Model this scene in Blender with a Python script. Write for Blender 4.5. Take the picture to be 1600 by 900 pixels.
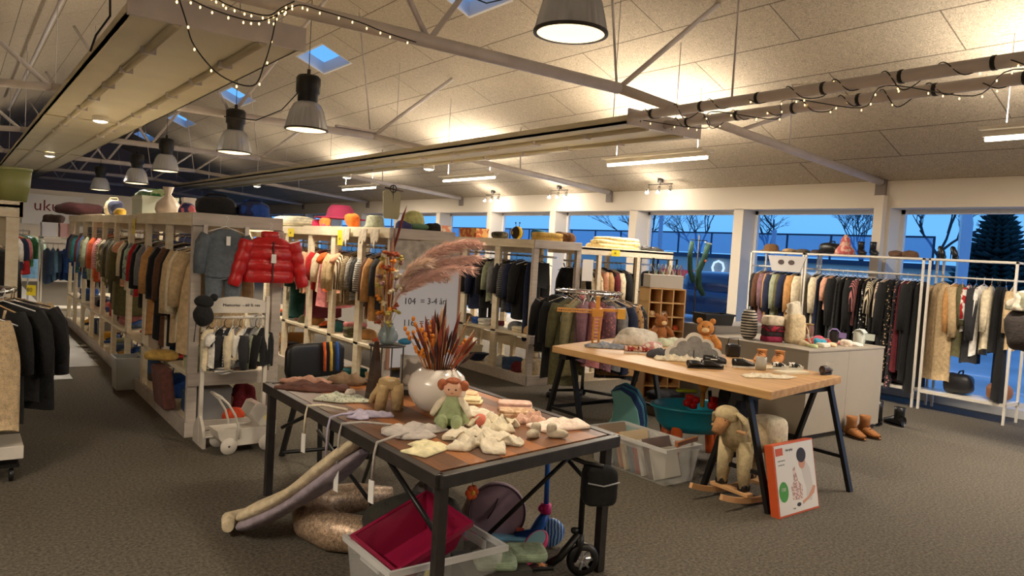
import bpy, math, random
from mathutils import Vector, Matrix, noise
PI = math.pi
R_ = random.Random(7)
scene = bpy.context.scene
col = scene.collection
for o in list(bpy.data.objects): bpy.data.objects.remove(o)

# ---------------------------------------------------------------- camera
F, CH = 1170.0, 1.6
yaw = math.radians(36.7); roll = math.atan(0.06); pitch = math.atan(58 / F * math.cos(roll))
fw = Vector((math.sin(yaw) * math.cos(pitch), math.cos(yaw) * math.cos(pitch), -math.sin(pitch)))
r0 = Vector((math.cos(yaw), -math.sin(yaw), 0)); u0 = r0.cross(fw)
cR = math.cos(roll) * r0 + math.sin(roll) * u0
cU = -math.sin(roll) * r0 + math.cos(roll) * u0
cam = bpy.data.cameras.new('camera'); cam.sensor_width = 36; cam.lens = F / 1600 * 36; cam.clip_end = 300; cam.clip_start = .05
co = bpy.data.objects.new('camera', cam); col.objects.link(co)
co.matrix_world = Matrix(((cR.x, cU.x, -fw.x, 0), (cR.y, cU.y, -fw.y, 0), (cR.z, cU.z, -fw.z, CH), (0, 0, 0, 1)))
scene.camera = co
C0 = Vector((0, 0, CH))
def ray(x, y): return fw + cR * ((x - 800) / F) - cU * ((y - 450) / F)
def onz(x, y, z): d = ray(x, y); return C0 + d * ((z - CH) / d.z)
def onx(x, y, X): d = ray(x, y); return C0 + d * (X / d.x)
def ony(x, y, Y): d = ray(x, y); return C0 + d * (Y / d.y)

# ---------------------------------------------------------------- world: dusk sky
SKY_STRENGTH = 1.35
w = bpy.data.worlds.new('dusk_sky'); scene.world = w; w.use_nodes = True
nt = w.node_tree; nt.nodes.clear()
wo = nt.nodes.new('ShaderNodeOutputWorld'); wb = nt.nodes.new('ShaderNodeBackground')
tc = nt.nodes.new('ShaderNodeTexCoord'); sx = nt.nodes.new('ShaderNodeSeparateXYZ'); cr = nt.nodes.new('ShaderNodeValToRGB')
nz = nt.nodes.new('ShaderNodeTexNoise'); nz.inputs['Scale'].default_value = 3; mp = nt.nodes.new('ShaderNodeMapping'); mp.inputs['Scale'].default_value = (1, 1, 7)
mx = nt.nodes.new('ShaderNodeMixRGB'); mx.inputs[0].default_value = .05
nt.links.new(tc.outputs['Generated'], sx.inputs[0]); nt.links.new(sx.outputs['Z'], cr.inputs[0])
nt.links.new(tc.outputs['Generated'], mp.inputs[0]); nt.links.new(mp.outputs[0], nz.inputs['Vector'])
e = cr.color_ramp.elements
e[0].position = 0.0; e[0].color = (.13, .42, .86, 1); e[1].position = .6; e[1].color = (.07, .25, .70, 1)
q = e.new(.12); q.color = (.14, .46, .95, 1)
nt.links.new(cr.outputs[0], mx.inputs[1]); nt.links.new(nz.outputs[0], mx.inputs[2])
nt.links.new(mx.outputs[0], wb.inputs[0]); wb.inputs[1].default_value = SKY_STRENGTH
nt.links.new(wb.outputs[0], wo.inputs[0])
scene.view_settings.view_transform = 'Standard'; scene.view_settings.look = 'None'
scene.view_settings.exposure = 0.0; scene.view_settings.gamma = 1; scene.view_settings.use_curve_mapping = False
WARM = (1.0, .85, .64); NEUT = (1.0, .88, .73)
HIGHBAY_W, TUBE_W, SPOT_W, DOWN_W, PANEL_W = 175, 130, 8, 55, 2.6      # PANEL_W: watts per metre of uplight on the panels

# ---------------------------------------------------------------- materials
MATS = {}
def srgb(c):
    return tuple((x / 255 / 12.92) if x / 255 <= .04045 else ((x / 255 + .055) / 1.055) ** 2.4 for x in c) + (1,)
def mat(name, rgb=(200, 200, 200), rough=.6, metal=0, noise_s=None, noise_a=.12, bump=0, bump_s=None, trans=0, alpha=1, emit=None, es=0, sheen=0, coat=0, pat=None, rgb2=None, ps=20):
    if name in MATS: return MATS[name]
    m = bpy.data.materials.new(name); m.use_nodes = True; t = m.node_tree; b = t.nodes['Principled BSDF']
    c = srgb(rgb); b.inputs['Base Color'].default_value = c
    b.inputs['Roughness'].default_value = rough; b.inputs['Metallic'].default_value = metal
    b.inputs['Transmission Weight'].default_value = trans; b.inputs['Alpha'].default_value = alpha
    b.inputs['Sheen Weight'].default_value = sheen; b.inputs['Coat Weight'].default_value = coat
    if emit: b.inputs['Emission Color'].default_value = srgb(emit); b.inputs['Emission Strength'].default_value = es
    co_ = t.nodes.new('ShaderNodeTexCoord'); last = None
    if pat:
        c2 = srgb(rgb2)
        mix = t.nodes.new('ShaderNodeMixRGB'); mix.inputs[1].default_value = c; mix.inputs[2].default_value = c2
        if pat in ('stripe', 'vstripe', 'wavy'):
            n = t.nodes.new('ShaderNodeTexWave'); n.bands_direction = 'Z' if pat == 'stripe' else 'X'; n.inputs['Scale'].default_value = ps
            n.inputs['Distortion'].default_value = 4 if pat == 'wavy' else .6
            rp = t.nodes.new('ShaderNodeValToRGB'); rp.color_ramp.elements[0].position = .45; rp.color_ramp.elements[1].position = .55
            t.links.new(co_.outputs['Object'], n.inputs['Vector']); t.links.new(n.outputs['Fac'], rp.inputs[0]); t.links.new(rp.outputs[0], mix.inputs[0])
        elif pat == 'blotch':
            n = t.nodes.new('ShaderNodeTexNoise'); n.inputs['Scale'].default_value = ps; n.inputs['Detail'].default_value = 1
            rp = t.nodes.new('ShaderNodeValToRGB'); rp.color_ramp.elements[0].position = .48; rp.color_ramp.elements[1].position = .52
            t.links.new(co_.outputs['Object'], n.inputs['Vector']); t.links.new(n.outputs['Fac'], rp.inputs[0]); t.links.new(rp.outputs[0], mix.inputs[0])
        elif pat == 'dots':
            n = t.nodes.new('ShaderNodeTexVoronoi'); n.inputs['Scale'].default_value = ps
            rp = t.nodes.new('ShaderNodeValToRGB'); rp.color_ramp.elements[0].position = .28; rp.color_ramp.elements[0].color = (1, 1, 1, 1); rp.color_ramp.elements[1].position = .34; rp.color_ramp.elements[1].color = (0, 0, 0, 1)
            t.links.new(co_.outputs['Object'], n.inputs['Vector']); t.links.new(n.outputs['Distance'], rp.inputs[0]); t.links.new(rp.outputs[0], mix.inputs[0])
        elif pat == 'grain':
            mp_ = t.nodes.new('ShaderNodeMapping'); mp_.inputs['Scale'].default_value = ps if isinstance(ps, tuple) else (ps, ps, 1)
            n = t.nodes.new('ShaderNodeTexNoise'); n.inputs['Scale'].default_value = 1; n.inputs['Detail'].default_value = 4
            t.links.new(co_.outputs['Object'], mp_.inputs[0]); t.links.new(mp_.outputs[0], n.inputs['Vector'])
            rp = t.nodes.new('ShaderNodeValToRGB'); rp.color_ramp.elements[0].position = .35; rp.color_ramp.elements[1].position = .65
            t.links.new(n.outputs['Fac'], rp.inputs[0]); t.links.new(rp.outputs[0], mix.inputs[0])
        last = mix
        t.links.new(mix.outputs[0], b.inputs['Base Color'])
    if noise_s:
        n = t.nodes.new('ShaderNodeTexNoise'); n.inputs['Scale'].default_value = noise_s; n.inputs['Detail'].default_value = 5
        hs = t.nodes.new('ShaderNodeHueSaturation'); mr = t.nodes.new('ShaderNodeMapRange')
        mr.inputs[1].default_value = .3; mr.inputs[2].default_value = .7; mr.inputs[3].default_value = 1 - noise_a * 2; mr.inputs[4].default_value = 1 + noise_a * 2
        t.links.new(co_.outputs['Object'], n.inputs['Vector']); t.links.new(n.outputs['Fac'], mr.inputs[0]); t.links.new(mr.outputs[0], hs.inputs['Value'])
        if last: t.links.new(last.outputs[0], hs.inputs['Color'])
        else: hs.inputs['Color'].default_value = c
        t.links.new(hs.outputs[0], b.inputs['Base Color'])
    if bump:
        n = t.nodes.new('ShaderNodeTexNoise'); n.inputs['Scale'].default_value = bump_s or 60; n.inputs['Detail'].default_value = 4
        bp = t.nodes.new('ShaderNodeBump'); bp.inputs['Strength'].default_value = bump; bp.inputs['Distance'].default_value = .02
        t.links.new(co_.outputs['Object'], n.inputs['Vector']); t.links.new(n.outputs['Fac'], bp.inputs['Height']); t.links.new(bp.outputs[0], b.inputs['Normal'])
    MATS[name] = m; return m
def fab(rgb, pat=None, rgb2=None, ps=20):
    nm = 'cloth_%d_%d_%d_%s_%s' % (rgb[0], rgb[1], rgb[2], pat, ps if not rgb2 else str(rgb2))
    return mat(nm, rgb, .9, noise_s=28, noise_a=.10, bump=.35, bump_s=45, sheen=.03, pat=pat, rgb2=rgb2, ps=ps)
pine = mat('pine_wood', (238, 228, 206), .6, pat='grain', rgb2=(226, 211, 182), ps=(14, 2, 30), noise_s=3, noise_a=.05)
white_wood = mat('white_painted_wood', (214, 207, 196), .5, noise_s=5, noise_a=.05, bump=.1, bump_s=30)
end_wood = mat('grey_white_board', (196, 186, 176), .6, pat='grain', rgb2=(178, 168, 158), ps=(3, 30, 30), noise_s=4, noise_a=.05)
wall_paint = mat('white_wall_paint', (226, 216, 200), .8, bump=.05, bump_s=80)
frame_paint = mat('white_frame_paint', (220, 220, 220), .4)
steel = mat('grey_painted_steel', (208, 200, 198), .45, noise_s=6, noise_a=.04)
white_metal = mat('white_powder_coated_metal', (232, 226, 214), .35)
chrome = mat('chrome', (210, 210, 212), .18, 1)
black_metal = mat('black_metal', (28, 27, 27), .4, .3)
iron = mat('dark_iron', (62, 58, 56), .45, .5, noise_s=12, noise_a=.1)
panel_paint = mat('cream_panel_paint', (206, 196, 168), .45, noise_s=2, noise_a=.03)
black_plastic = mat('black_plastic', (20, 20, 21), .4)
wood_dark = mat('dark_brown_wood', (70, 46, 34), .5, noise_s=10, noise_a=.15)
wire_black = mat('black_cable', (22, 20, 20), .5)
yellow_card = mat('yellow_card', (236, 214, 40), .6)
paper = mat('white_paper', (232, 230, 226), .7)
ink = mat('dark_ink', (50, 50, 60), .7)
bulb_m = mat('glowing_bulb', (255, 220, 160), .4, emit=(255, 205, 130), es=5)
glow_warm = mat('glowing_lamp_diffuser', (255, 240, 210), .4, emit=(255, 222, 170), es=2.2)
glow_tube = mat('glowing_tube', (255, 250, 240), .4, emit=(255, 238, 210), es=6)
glow_spot = mat('glowing_spot', (255, 250, 240), .4, emit=(255, 238, 205), es=14)
cardboard = mat('cardboard', (176, 134, 92), .8, noise_s=8, noise_a=.06)
skin = mat('doll_skin', (226, 178, 150), .7)

def carpet_mat():
    m = bpy.data.materials.new('speckled_carpet'); m.use_nodes = True; t = m.node_tree; b = t.nodes['Principled BSDF']
    tc = t.nodes.new('ShaderNodeTexCoord'); n = t.nodes.new('ShaderNodeTexNoise'); n.inputs['Scale'].default_value = 55; n.inputs['Detail'].default_value = 5; n.inputs['Roughness'].default_value = .8
    r = t.nodes.new('ShaderNodeValToRGB'); r.color_ramp.elements[0].position = .36; r.color_ramp.elements[0].color = srgb((50, 46, 40)); r.color_ramp.elements[1].position = .64; r.color_ramp.elements[1].color = srgb((118, 109, 94))
    n2 = t.nodes.new('ShaderNodeTexNoise'); n2.inputs['Scale'].default_value = .9; mr = t.nodes.new('ShaderNodeMapRange'); mr.inputs[3].default_value = .8; mr.inputs[4].default_value = 1.15
    hs = t.nodes.new('ShaderNodeHueSaturation'); bp = t.nodes.new('ShaderNodeBump'); bp.inputs['Strength'].default_value = .6; bp.inputs['Distance'].default_value = .01
    t.links.new(tc.outputs['Object'], n.inputs['Vector']); t.links.new(n.outputs['Fac'], r.inputs[0]); t.links.new(tc.outputs['Object'], n2.inputs['Vector'])
    t.links.new(n2.outputs['Fac'], mr.inputs[0]); t.links.new(mr.outputs[0], hs.inputs['Value']); t.links.new(r.outputs[0], hs.inputs['Color']); t.links.new(hs.outputs[0], b.inputs['Base Color'])
    t.links.new(n.outputs['Fac'], bp.inputs['Height']); t.links.new(bp.outputs[0], b.inputs['Normal']); b.inputs['Roughness'].default_value = .95
    return m
def board_mat():                                     # wood-wool acoustic boards with open joints
    m = bpy.data.materials.new('wood_wool_boards'); m.use_nodes = True; t = m.node_tree; b = t.nodes['Principled BSDF']
    tc = t.nodes.new('ShaderNodeTexCoord'); sp = t.nodes.new('ShaderNodeSeparateXYZ'); cb = t.nodes.new('ShaderNodeCombineXYZ')
    br = t.nodes.new('ShaderNodeTexBrick'); br.offset = .5; br.inputs['Scale'].default_value = 1; br.inputs['Brick Width'].default_value = 2.76; br.inputs['Row Height'].default_value = .572
    br.inputs['Mortar Size'].default_value = .007; br.inputs['Mortar Smooth'].default_value = .1; br.inputs['Color1'].default_value = (1, 1, 1, 1); br.inputs['Color2'].default_value = (.93, .93, .93, 1); br.inputs['Mortar'].default_value = (.34, .32, .3, 1)
    a1 = t.nodes.new('ShaderNodeMath'); a1.operation = 'ADD'; a1.inputs[1].default_value = 2.76 * 20 - 4.64
    a2 = t.nodes.new('ShaderNodeMath'); a2.operation = 'SUBTRACT'; a2.inputs[0].default_value = 9.85 + .572 * 40
    t.links.new(tc.outputs['Object'], sp.inputs[0]); t.links.new(sp.outputs['Y'], a1.inputs[0]); t.links.new(sp.outputs['X'], a2.inputs[1])
    t.links.new(a1.outputs[0], cb.inputs[0]); t.links.new(a2.outputs[0], cb.inputs[1]); t.links.new(cb.outputs[0], br.inputs['Vector'])
    n = t.nodes.new('ShaderNodeTexNoise'); n.inputs['Scale'].default_value = 38; n.inputs['Detail'].default_value = 6; n.inputs['Distortion'].default_value = 2.5
    r = t.nodes.new('ShaderNodeValToRGB'); r.color_ramp.elements[0].position = .35; r.color_ramp.elements[0].color = srgb((158, 146, 127)); r.color_ramp.elements[1].position = .65; r.color_ramp.elements[1].color = srgb((211, 197, 174))
    mu = t.nodes.new('ShaderNodeMixRGB'); mu.blend_type = 'MULTIPLY'; mu.inputs[0].default_value = 1
    t.links.new(tc.outputs['Object'], n.inputs['Vector']); t.links.new(n.outputs['Fac'], r.inputs[0]); t.links.new(r.outputs[0], mu.inputs[1]); t.links.new(br.outputs['Color'], mu.inputs[2])
    t.links.new(mu.outputs[0], b.inputs['Base Color']); b.inputs['Roughness'].default_value = .95
    bp = t.nodes.new('ShaderNodeBump'); bp.inputs['Strength'].default_value = .5; bp.inputs['Distance'].default_value = .01; t.links.new(n.outputs['Fac'], bp.inputs['Height']); t.links.new(bp.outputs[0], b.inputs['Normal'])
    return m
def glass_mat(name='window_glass', tint=(.92, .96, 1, 1), rough=0.0, gl=.08):
    m = bpy.data.materials.new(name); m.use_nodes = True; t = m.node_tree; t.nodes.remove(t.nodes['Principled BSDF'])
    tr = t.nodes.new('ShaderNodeBsdfTransparent'); tr.inputs[0].default_value = tint; g = t.nodes.new('ShaderNodeBsdfGlossy'); g.inputs['Roughness'].default_value = rough
    mix = t.nodes.new('ShaderNodeMixShader'); lw = t.nodes.new('ShaderNodeLayerWeight'); lw.inputs[0].default_value = .5; pw = t.nodes.new('ShaderNodeMath'); pw.operation = 'POWER'; pw.inputs[1].default_value = 5; fr = t.nodes.new('ShaderNodeMath'); fr.operation = 'MULTIPLY'; fr.inputs[1].default_value = .3; t.links.new(lw.outputs['Facing'], pw.inputs[0]); t.links.new(pw.outputs[0], fr.inputs[0])
    ad = t.nodes.new('ShaderNodeMath'); ad.operation = 'ADD'; ad.inputs[1].default_value = gl
    t.links.new(fr.outputs[0], ad.inputs[0]); t.links.new(ad.outputs[0], mix.inputs[0]); t.links.new(tr.outputs[0], mix.inputs[1]); t.links.new(g.outputs[0], mix.inputs[2])
    t.links.new(mix.outputs[0], t.nodes['Material Output'].inputs[0]); return m
carpet = carpet_mat(); boards = board_mat(); glass = glass_mat(gl=0.0)
def clear_plastic(name, rgb, op):
    m = bpy.data.materials.new(name); m.use_nodes = True; t = m.node_tree; b = t.nodes['Principled BSDF']
    b.inputs['Base Color'].default_value = srgb(rgb); b.inputs['Roughness'].default_value = .25
    tr = t.nodes.new('ShaderNodeBsdfTransparent'); mix = t.nodes.new('ShaderNodeMixShader'); mix.inputs[0].default_value = op
    t.links.new(tr.outputs[0], mix.inputs[1]); t.links.new(b.outputs[0], mix.inputs[2]); t.links.new(mix.outputs[0], t.nodes['Material Output'].inputs[0]); return m
clear_tub = clear_plastic('frosted_clear_plastic', (226, 226, 222), .2)
clear_rim = clear_plastic('clear_plastic_rim', (232, 232, 230), .55)

# ---------------------------------------------------------------- mesh building
class MB:
    def __init__(s): s.v = []; s.f = []; s.mi = []; s.sm = []; s.T = None
    def add(s, vs, fs, mi=0, sm=False):
        o = len(s.v)
        s.v += [tuple(s.T(Vector(p))) for p in vs] if s.T else [tuple(p) for p in vs]
        for f in fs: s.f.append([i + o for i in f]); s.mi.append(mi); s.sm.append(sm)
        return s
    def box(s, x0, y0, z0, x1, y1, z1, mi=0):
        vs = [(x, y, z) for z in (z0, z1) for (x, y) in ((x0, y0), (x1, y0), (x1, y1), (x0, y1))]
        return s.add(vs, [(3, 2, 1, 0), (4, 5, 6, 7), (0, 1, 5, 4), (1, 2, 6, 5), (2, 3, 7, 6), (3, 0, 4, 7)], mi)
    def beam(s, a, b, wd, ht, mi=0, up=(0, 0, 1)):      # rectangular bar from a to b
        a = Vector(a); b = Vector(b); d = (b - a).normalized(); u = Vector(up)
        if abs(d.dot(u)) > .98: u = Vector((1, 0, 0))
        sd = d.cross(u).normalized(); u = sd.cross(d)
        vs = [p + sd * (i * wd / 2) + u * (j * ht / 2) for p in (a, b) for (i, j) in ((-1, -1), (1, -1), (1, 1), (-1, 1))]
        return s.add(vs, [(3, 2, 1, 0), (4, 5, 6, 7), (0, 1, 5, 4), (1, 2, 6, 5), (2, 3, 7, 6), (3, 0, 4, 7)], mi)
    def tube(s, pts, r, n=8, mi=0, cap=True, flat=1.0):
        pts = [Vector(p) for p in pts]; k = len(pts); rs = r if isinstance(r, (list, tuple)) else [r] * k
        vs = []; prev = None
        for i, p in enumerate(pts):
            d = (pts[min(i + 1, k - 1)] - pts[max(i - 1, 0)])
            d = d.normalized() if d.length > 1e-9 else Vector((0, 0, 1))
            if prev is None:
                a = Vector((0, 0, 1)) if abs(d.z) < .9 else Vector((1, 0, 0)); sd = d.cross(a).normalized()
            else:
                sd = (prev - d * prev.dot(d)); sd = sd.normalized() if sd.length > 1e-6 else d.orthogonal().normalized()
            prev = sd; u = d.cross(sd)
            vs += [p + (sd * math.cos(2 * PI * j / n) + u * math.sin(2 * PI * j / n) * flat) * rs[i] for j in range(n)]
        fs = [(i * n + j, i * n + (j + 1) % n, (i + 1) * n + (j + 1) % n, (i + 1) * n + j) for i in range(k - 1) for j in range(n)]
        s.add(vs, fs, mi, True)
        if cap: s.f += [[len(s.v) - len(vs) + j for j in range(n)][::-1], [len(s.v) - n + j for j in range(n)]]; s.mi += [mi, mi]; s.sm += [False, False]
        return s
    def lathe(s, prof, n=24, c=(0, 0, 0), mi=0, ax=2, fl=0, fn=0, sm=True):
        c = Vector(c); vs = []
        for (r, z) in prof:
            for j in range(n):
                a = 2 * PI * j / n; rr = r * (1 + fl * math.cos(fn * a)) if fl else r
                x, y = rr * math.cos(a), rr * math.sin(a)
                vs.append(c + Vector([(x, y, z), (z, x, y), (x, z, y)][{2: 0, 0: 1, 1: 2}[ax]]))
        k = len(prof)
        fs = [(i * n + j, i * n + (j + 1) % n, (i + 1) * n + (j + 1) % n, (i + 1) * n + j) for i in range(k - 1) for j in range(n)]
        return s.add(vs, fs, mi, sm)
    def disc(s, c, r, n=20, mi=0, ax=2):
        c = Vector(c); vs = []
        for j in range(n):
            x, y = r * math.cos(2 * PI * j / n), r * math.sin(2 * PI * j / n)
            vs.append(c + Vector([(x, y, 0), (0, x, y), (x, 0, y)][{2: 0, 0: 1, 1: 2}[ax]]))
        return s.add(vs, [list(range(n))], mi)
    def sq(s, c, r, e=1.0, n=14, m=9, mi=0, nz=0, ns=4, seed=0, rot=None, zmin=None):   # superquadric blob
        c = Vector(c); vs = []; pw = lambda v: math.copysign(abs(v) ** e, v)
        for i in range(m + 1):
            ph = -PI / 2 + PI * i / m
            for j in range(n):
                th = 2 * PI * j / n; p = Vector((r[0] * pw(math.cos(ph)) * pw(math.cos(th)), r[1] * pw(math.cos(ph)) * pw(math.sin(th)), r[2] * pw(math.sin(ph))))
                if nz: p *= 1 + nz * noise.noise(p * ns + Vector((seed * 3.1, seed * 1.7, seed)))
                if rot: p = rot @ p
                p = p + c
                if zmin is not None and p.z < zmin: p.z = zmin
                vs.append(p)
        fs = [(i * n + j, i * n + (j + 1) % n, (i + 1) * n + (j + 1) % n, (i + 1) * n + j) for i in range(m) for j in range(n)]
        return s.add(vs, fs, mi, True)
    def prism(s, out, z0, z1, mi=0, sm=False):
        n = len(out); vs = [(x, y, z0) for x, y in out] + [(x, y, z1) for x, y in out]
        return s.add(vs, [list(range(n))[::-1], list(range(n, 2 * n))] + [(j, (j + 1) % n, (j + 1) % n + n, j + n) for j in range(n)], mi, sm)
    def build(s, name, mats, parent=None, loc=(0, 0, 0), rz=0, bevel=0, sub=0, solid=0):
        me = bpy.data.meshes.new(name); me.from_pydata(s.v, [], s.f)
        mats = mats if isinstance(mats, (list, tuple)) else [mats]
        for m in mats: me.materials.append(m)
        me.polygons.foreach_set('material_index', s.mi); me.polygons.foreach_set('use_smooth', s.sm); me.update()
        o = bpy.data.objects.new(name, me); col.objects.link(o); o.location = loc; o.rotation_euler = (0, 0, rz)
        if parent: o.parent = parent
        if solid: q = o.modifiers.new('s', 'SOLIDIFY'); q.thickness = solid; q.offset = 0
        if bevel: q = o.modifiers.new('b', 'BEVEL'); q.width = bevel; q.segments = 2; q.limit_method = 'ANGLE'
        if sub: q = o.modifiers.new('u', 'SUBSURF'); q.levels = sub; q.render_levels = sub
        return o
def tag(o, label, cat, group=None, kind=None):
    o['label'] = label; o['category'] = cat
    if group: o['group'] = group
    if kind: o['kind'] = kind
    return o
def thing(name, label, cat, loc=(0, 0, 0), rz=0, group=None, rot=None):
    o = bpy.data.objects.new(name, None); o.empty_display_size = .1; col.objects.link(o); o.location = loc; o.rotation_euler = rot or (0, 0, rz)
    return tag(o, label, cat, group)
def struct(name, mb, m, **k):
    o = mb.build(name, m, **k); o['kind'] = 'structure'; return o
def lettering(name, txt, size, m, parent, loc, rot, ext=.001, align='LEFT'):
    cu = bpy.data.curves.new(name, 'FONT'); cu.body = txt; cu.size = size; cu.extrude = ext; cu.align_x = align; cu.resolution_u = 2
    t = bpy.data.objects.new(name, cu); col.objects.link(t)
    me = bpy.data.meshes.new_from_object(t); bpy.data.objects.remove(t)
    me.materials.clear(); me.materials.append(m)
    o = bpy.data.objects.new(name, me); col.objects.link(o); o.location = loc; o.rotation_euler = rot
    if parent: o.parent = parent
    return o
def light(name, kind, loc, power, color, parent=None, size=.1, size_y=None, rot=(0, 0, 0), spread=None, spot=None):
    l = bpy.data.lights.new(name, kind); l.energy = power; l.color = color
    if kind == 'AREA':
        l.size = size
        if size_y: l.shape = 'RECTANGLE'; l.size_y = size_y
        else: l.shape = 'DISK'
    else: l.shadow_soft_size = size
    if kind == 'SPOT': l.spot_size = spot or 2.2; l.spot_blend = .6
    o = bpy.data.objects.new(name, l); col.objects.link(o); o.location = loc; o.rotation_euler = rot
    if parent: o.parent = parent
    return o

# ---------------------------------------------------------------- the setting
XW, XL, XR, ZR = 9.85, -4.1, 2.89, 5.60
Y0, Y1 = -4.0, 33.0
cz = lambda x: 2.817 + .4 * (9.85 - x) if x >= XR else ZR - .4 * (XR - x)
m = MB(); m.box(XL, Y0, -.1, 10.25, Y1, 0); struct('floor', m, carpet)
tile = mat('pale_grey_floor_tiles', (176, 176, 174), .35, noise_s=3, noise_a=.05)
m = MB(); m.box(-3.9, 9.6, 0, 1.34, 32.9, .006); m.box(-3.9, 8.85, 0, 1.0, 9.6, .006); struct('floor', m, tile)
# ceiling: two slopes, right one pierced by skylights
SKY = [(y0, y0 + (.98 if y0 < 8 else 1.22)) for y0 in (7.5, 12.1, 17.2, 22.4, 27.5)]
def slope_box(m, x0, x1, y0, y1, th=.14):
    vs = [(x0, y0, cz(x0)), (x1, y0, cz(x1) if x1 <= XR or x0 >= XR else ZR), (x1, y1, cz(x1)), (x0, y1, cz(x0))]
    vs += [(a, b, c + th) for a, b, c in vs]
    m.add(vs, [(0, 1, 2, 3), (7, 6, 5, 4), (4, 5, 1, 0), (5, 6, 2, 1), (6, 7, 3, 2), (7, 4, 0, 3)])
m = MB(); slope_box(m, XR, 4.80, Y0, Y1); slope_box(m, 5.36, 10.3, Y0, Y1)
ys = [Y0] + [v for s in SKY for v in s] + [Y1]
for i in range(0, len(ys), 2): slope_box(m, 4.80, 5.36, ys[i], ys[i + 1])
struct('ceiling', m, boards)
m = MB(); slope_box(m, XL - .1, XR, Y0, Y1); struct('ceiling', m, boards)
for i, (a, b) in enumerate(SKY):
    f = MB()
    for (x0, x1, y0, y1) in ((4.80, 5.36, a, a + .03), (4.80, 5.36, b - .03, b)): slope_box(f, x0, x1, y0, y1, .2)
    for (x0, x1, y0, y1) in ((4.80, 4.83, a, b), (5.33, 5.36, a, b)): slope_box(f, x0, x1, y0, y1, .2)
    fo = struct('window_%d' % (i + 10), f, frame_paint)
    g = MB(); g.add([(4.82, a, cz(4.82) + .025), (5.34, a, cz(5.34) + .025), (5.34, b, cz(5.34) + .025), (4.82, b, cz(4.82) + .025)], [(0, 1, 2, 3)]); g.build('pane', glass, fo)
# window wall
PIL = [5.1 + 2.29 * i for i in range(-3, 13)]
m = MB(); m.box(XW, Y0, 2.46, 10.3, Y1, 2.95); struct('wall_right', m, wall_paint)
m = MB()
for p in PIL: m.box(XW, p - .09, 0, 10.24, p + .09, 2.47)
struct('wall_right', m, wall_paint)
m = MB(); m.box(9.98, Y0, 0, 10.24, Y1, .1); struct('trim_1', m, frame_paint)
for i in range(len(PIL) - 1):
    a, b = PIL[i] + .09, PIL[i + 1] - .09
    f = MB(); f.box(10.16, a, .1, 10.22, a + .05, 2.46); f.box(10.16, b - .05, .1, 10.22, b, 2.46); f.box(10.16, a, .1, 10.22, b, .16); f.box(10.16, a, 2.40, 10.22, b, 2.46)
    fo = struct('window_%d' % (i + 20), f, frame_paint)
    g = MB(); g.box(10.185, a + .05, .16, 10.191, b - .05, 2.40); g.build('pane', glass, fo)
m = MB(); m.box(XL - .15, Y0, 0, XL, Y1, 3.4); struct('wall_left', m, wall_paint)
far_paint = mat('greyish_lilac_wall', (150, 142, 150), .8)
m = MB(); m.prism([(XL, 0), (10.25, 0), (10.25, 2.8), (XR, 5.7), (XL, 2.9)], 0, .15); m.v = [(x, Y1 + z, y) for x, y, z in m.v]; struct('wall_far', m, far_paint)
m = MB(); m.prism([(XL, 0), (10.25, 0), (10.25, 2.8), (XR, 5.7), (XL, 2.9)], 0, .15); m.v = [(x, Y0 - z, y) for x, y, z in m.v]; struct('wall_back', m, wall_paint)
# door in a partition far down the aisle
m = MB(); m.box(-3.9, 24.0, 0, 2.85, 24.12, 2.5); m.box(2.85, 24.0, 2.1, 3.7, 24.12, 2.5); m.box(3.7, 24.0, 0, 4.6, 24.12, 2.5)
struct('wall_partition', m, wall_paint)
m = MB(); m.box(2.85, 24.03, 0, 3.7, 24.09, 2.1); d = struct('door_1', m, mat('dark_door', (52, 44, 42), .5)); m = MB(); m.tube([(2.95, 23.97, 1.05), (3.07, 23.97, 1.05)], .012); m.build('door_handle', chrome, d)

# ---------------------------------------------------------------- roof steelwork
YT = [5.14 + 5.157 * i for i in range(-1, 6)]
for i, y in enumerate(YT):
    lab = ['white tubular roof truss above the near end of the shop'][0:1]
    names = ['overhead behind the viewer', 'crossing nearest, over the ends of both heating panels', 'second one back, behind the hanging dome lamp', 'third one back over the left aisle', 'fourth one back over the left aisle', 'fifth one back near the far wall', 'furthest one against the far wall']
    t = thing('roof_truss', 'white tubular steel roof truss, ' + names[i], 'roof truss', (XR, y, 3.17), group='tubular roof trusses')
    L = lambda x, z: (x - XR, 0, z - 3.17)
    m = MB(); m.tube([L(.85, 3.17), L(4.93, 3.17)], .052, 10); m.tube([L(4.90, 3.175), L(9.84, 2.80)], .047, 10); m.tube([L(.88, 3.175), L(-4.05, 2.80)], .047, 10); m.build('bottom_chord', steel, t)
    for (a, b, r) in ((L(XR, 3.17), L(XR + 1.3, cz(XR + 1.3)), .024), (L(XR, 3.17), L(XR - 1.3, cz(XR - 1.3)), .024), (L(4.93, 3.17), L(6.25, cz(6.25)), .027), (L(.85, 3.17), L(-.45, cz(-.45)), .027),
                      (L(6.75, 3.04), L(8.1, cz(8.1)), .022), (L(7.7, 2.97), L(7.66, cz(7.66)), .012), (L(4.9, 3.2), L(4.62, cz(4.62)), .012), (L(-1.0, 3.05), L(-2.3, cz(-2.3)), .022)):
        mm = MB(); mm.tube([a, b], r, 8); mm.build('brace', steel, t)
    mm = MB(); mm.box(9.8 - XR, -.07, 2.62 - 3.17, 9.845 - XR, .07, 2.86 - 3.17); mm.build('wall_bracket', mat('grey_bracket', (128, 118, 112), .6), t)
    if .1 < y < 12: mm = MB(); mm.beam(L(4.35 if y > 9 else -3, 3.24), L(4.95 if y > 9 else -2.5, 3.24), .09, .03); mm.build('gusset', steel, t)
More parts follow.
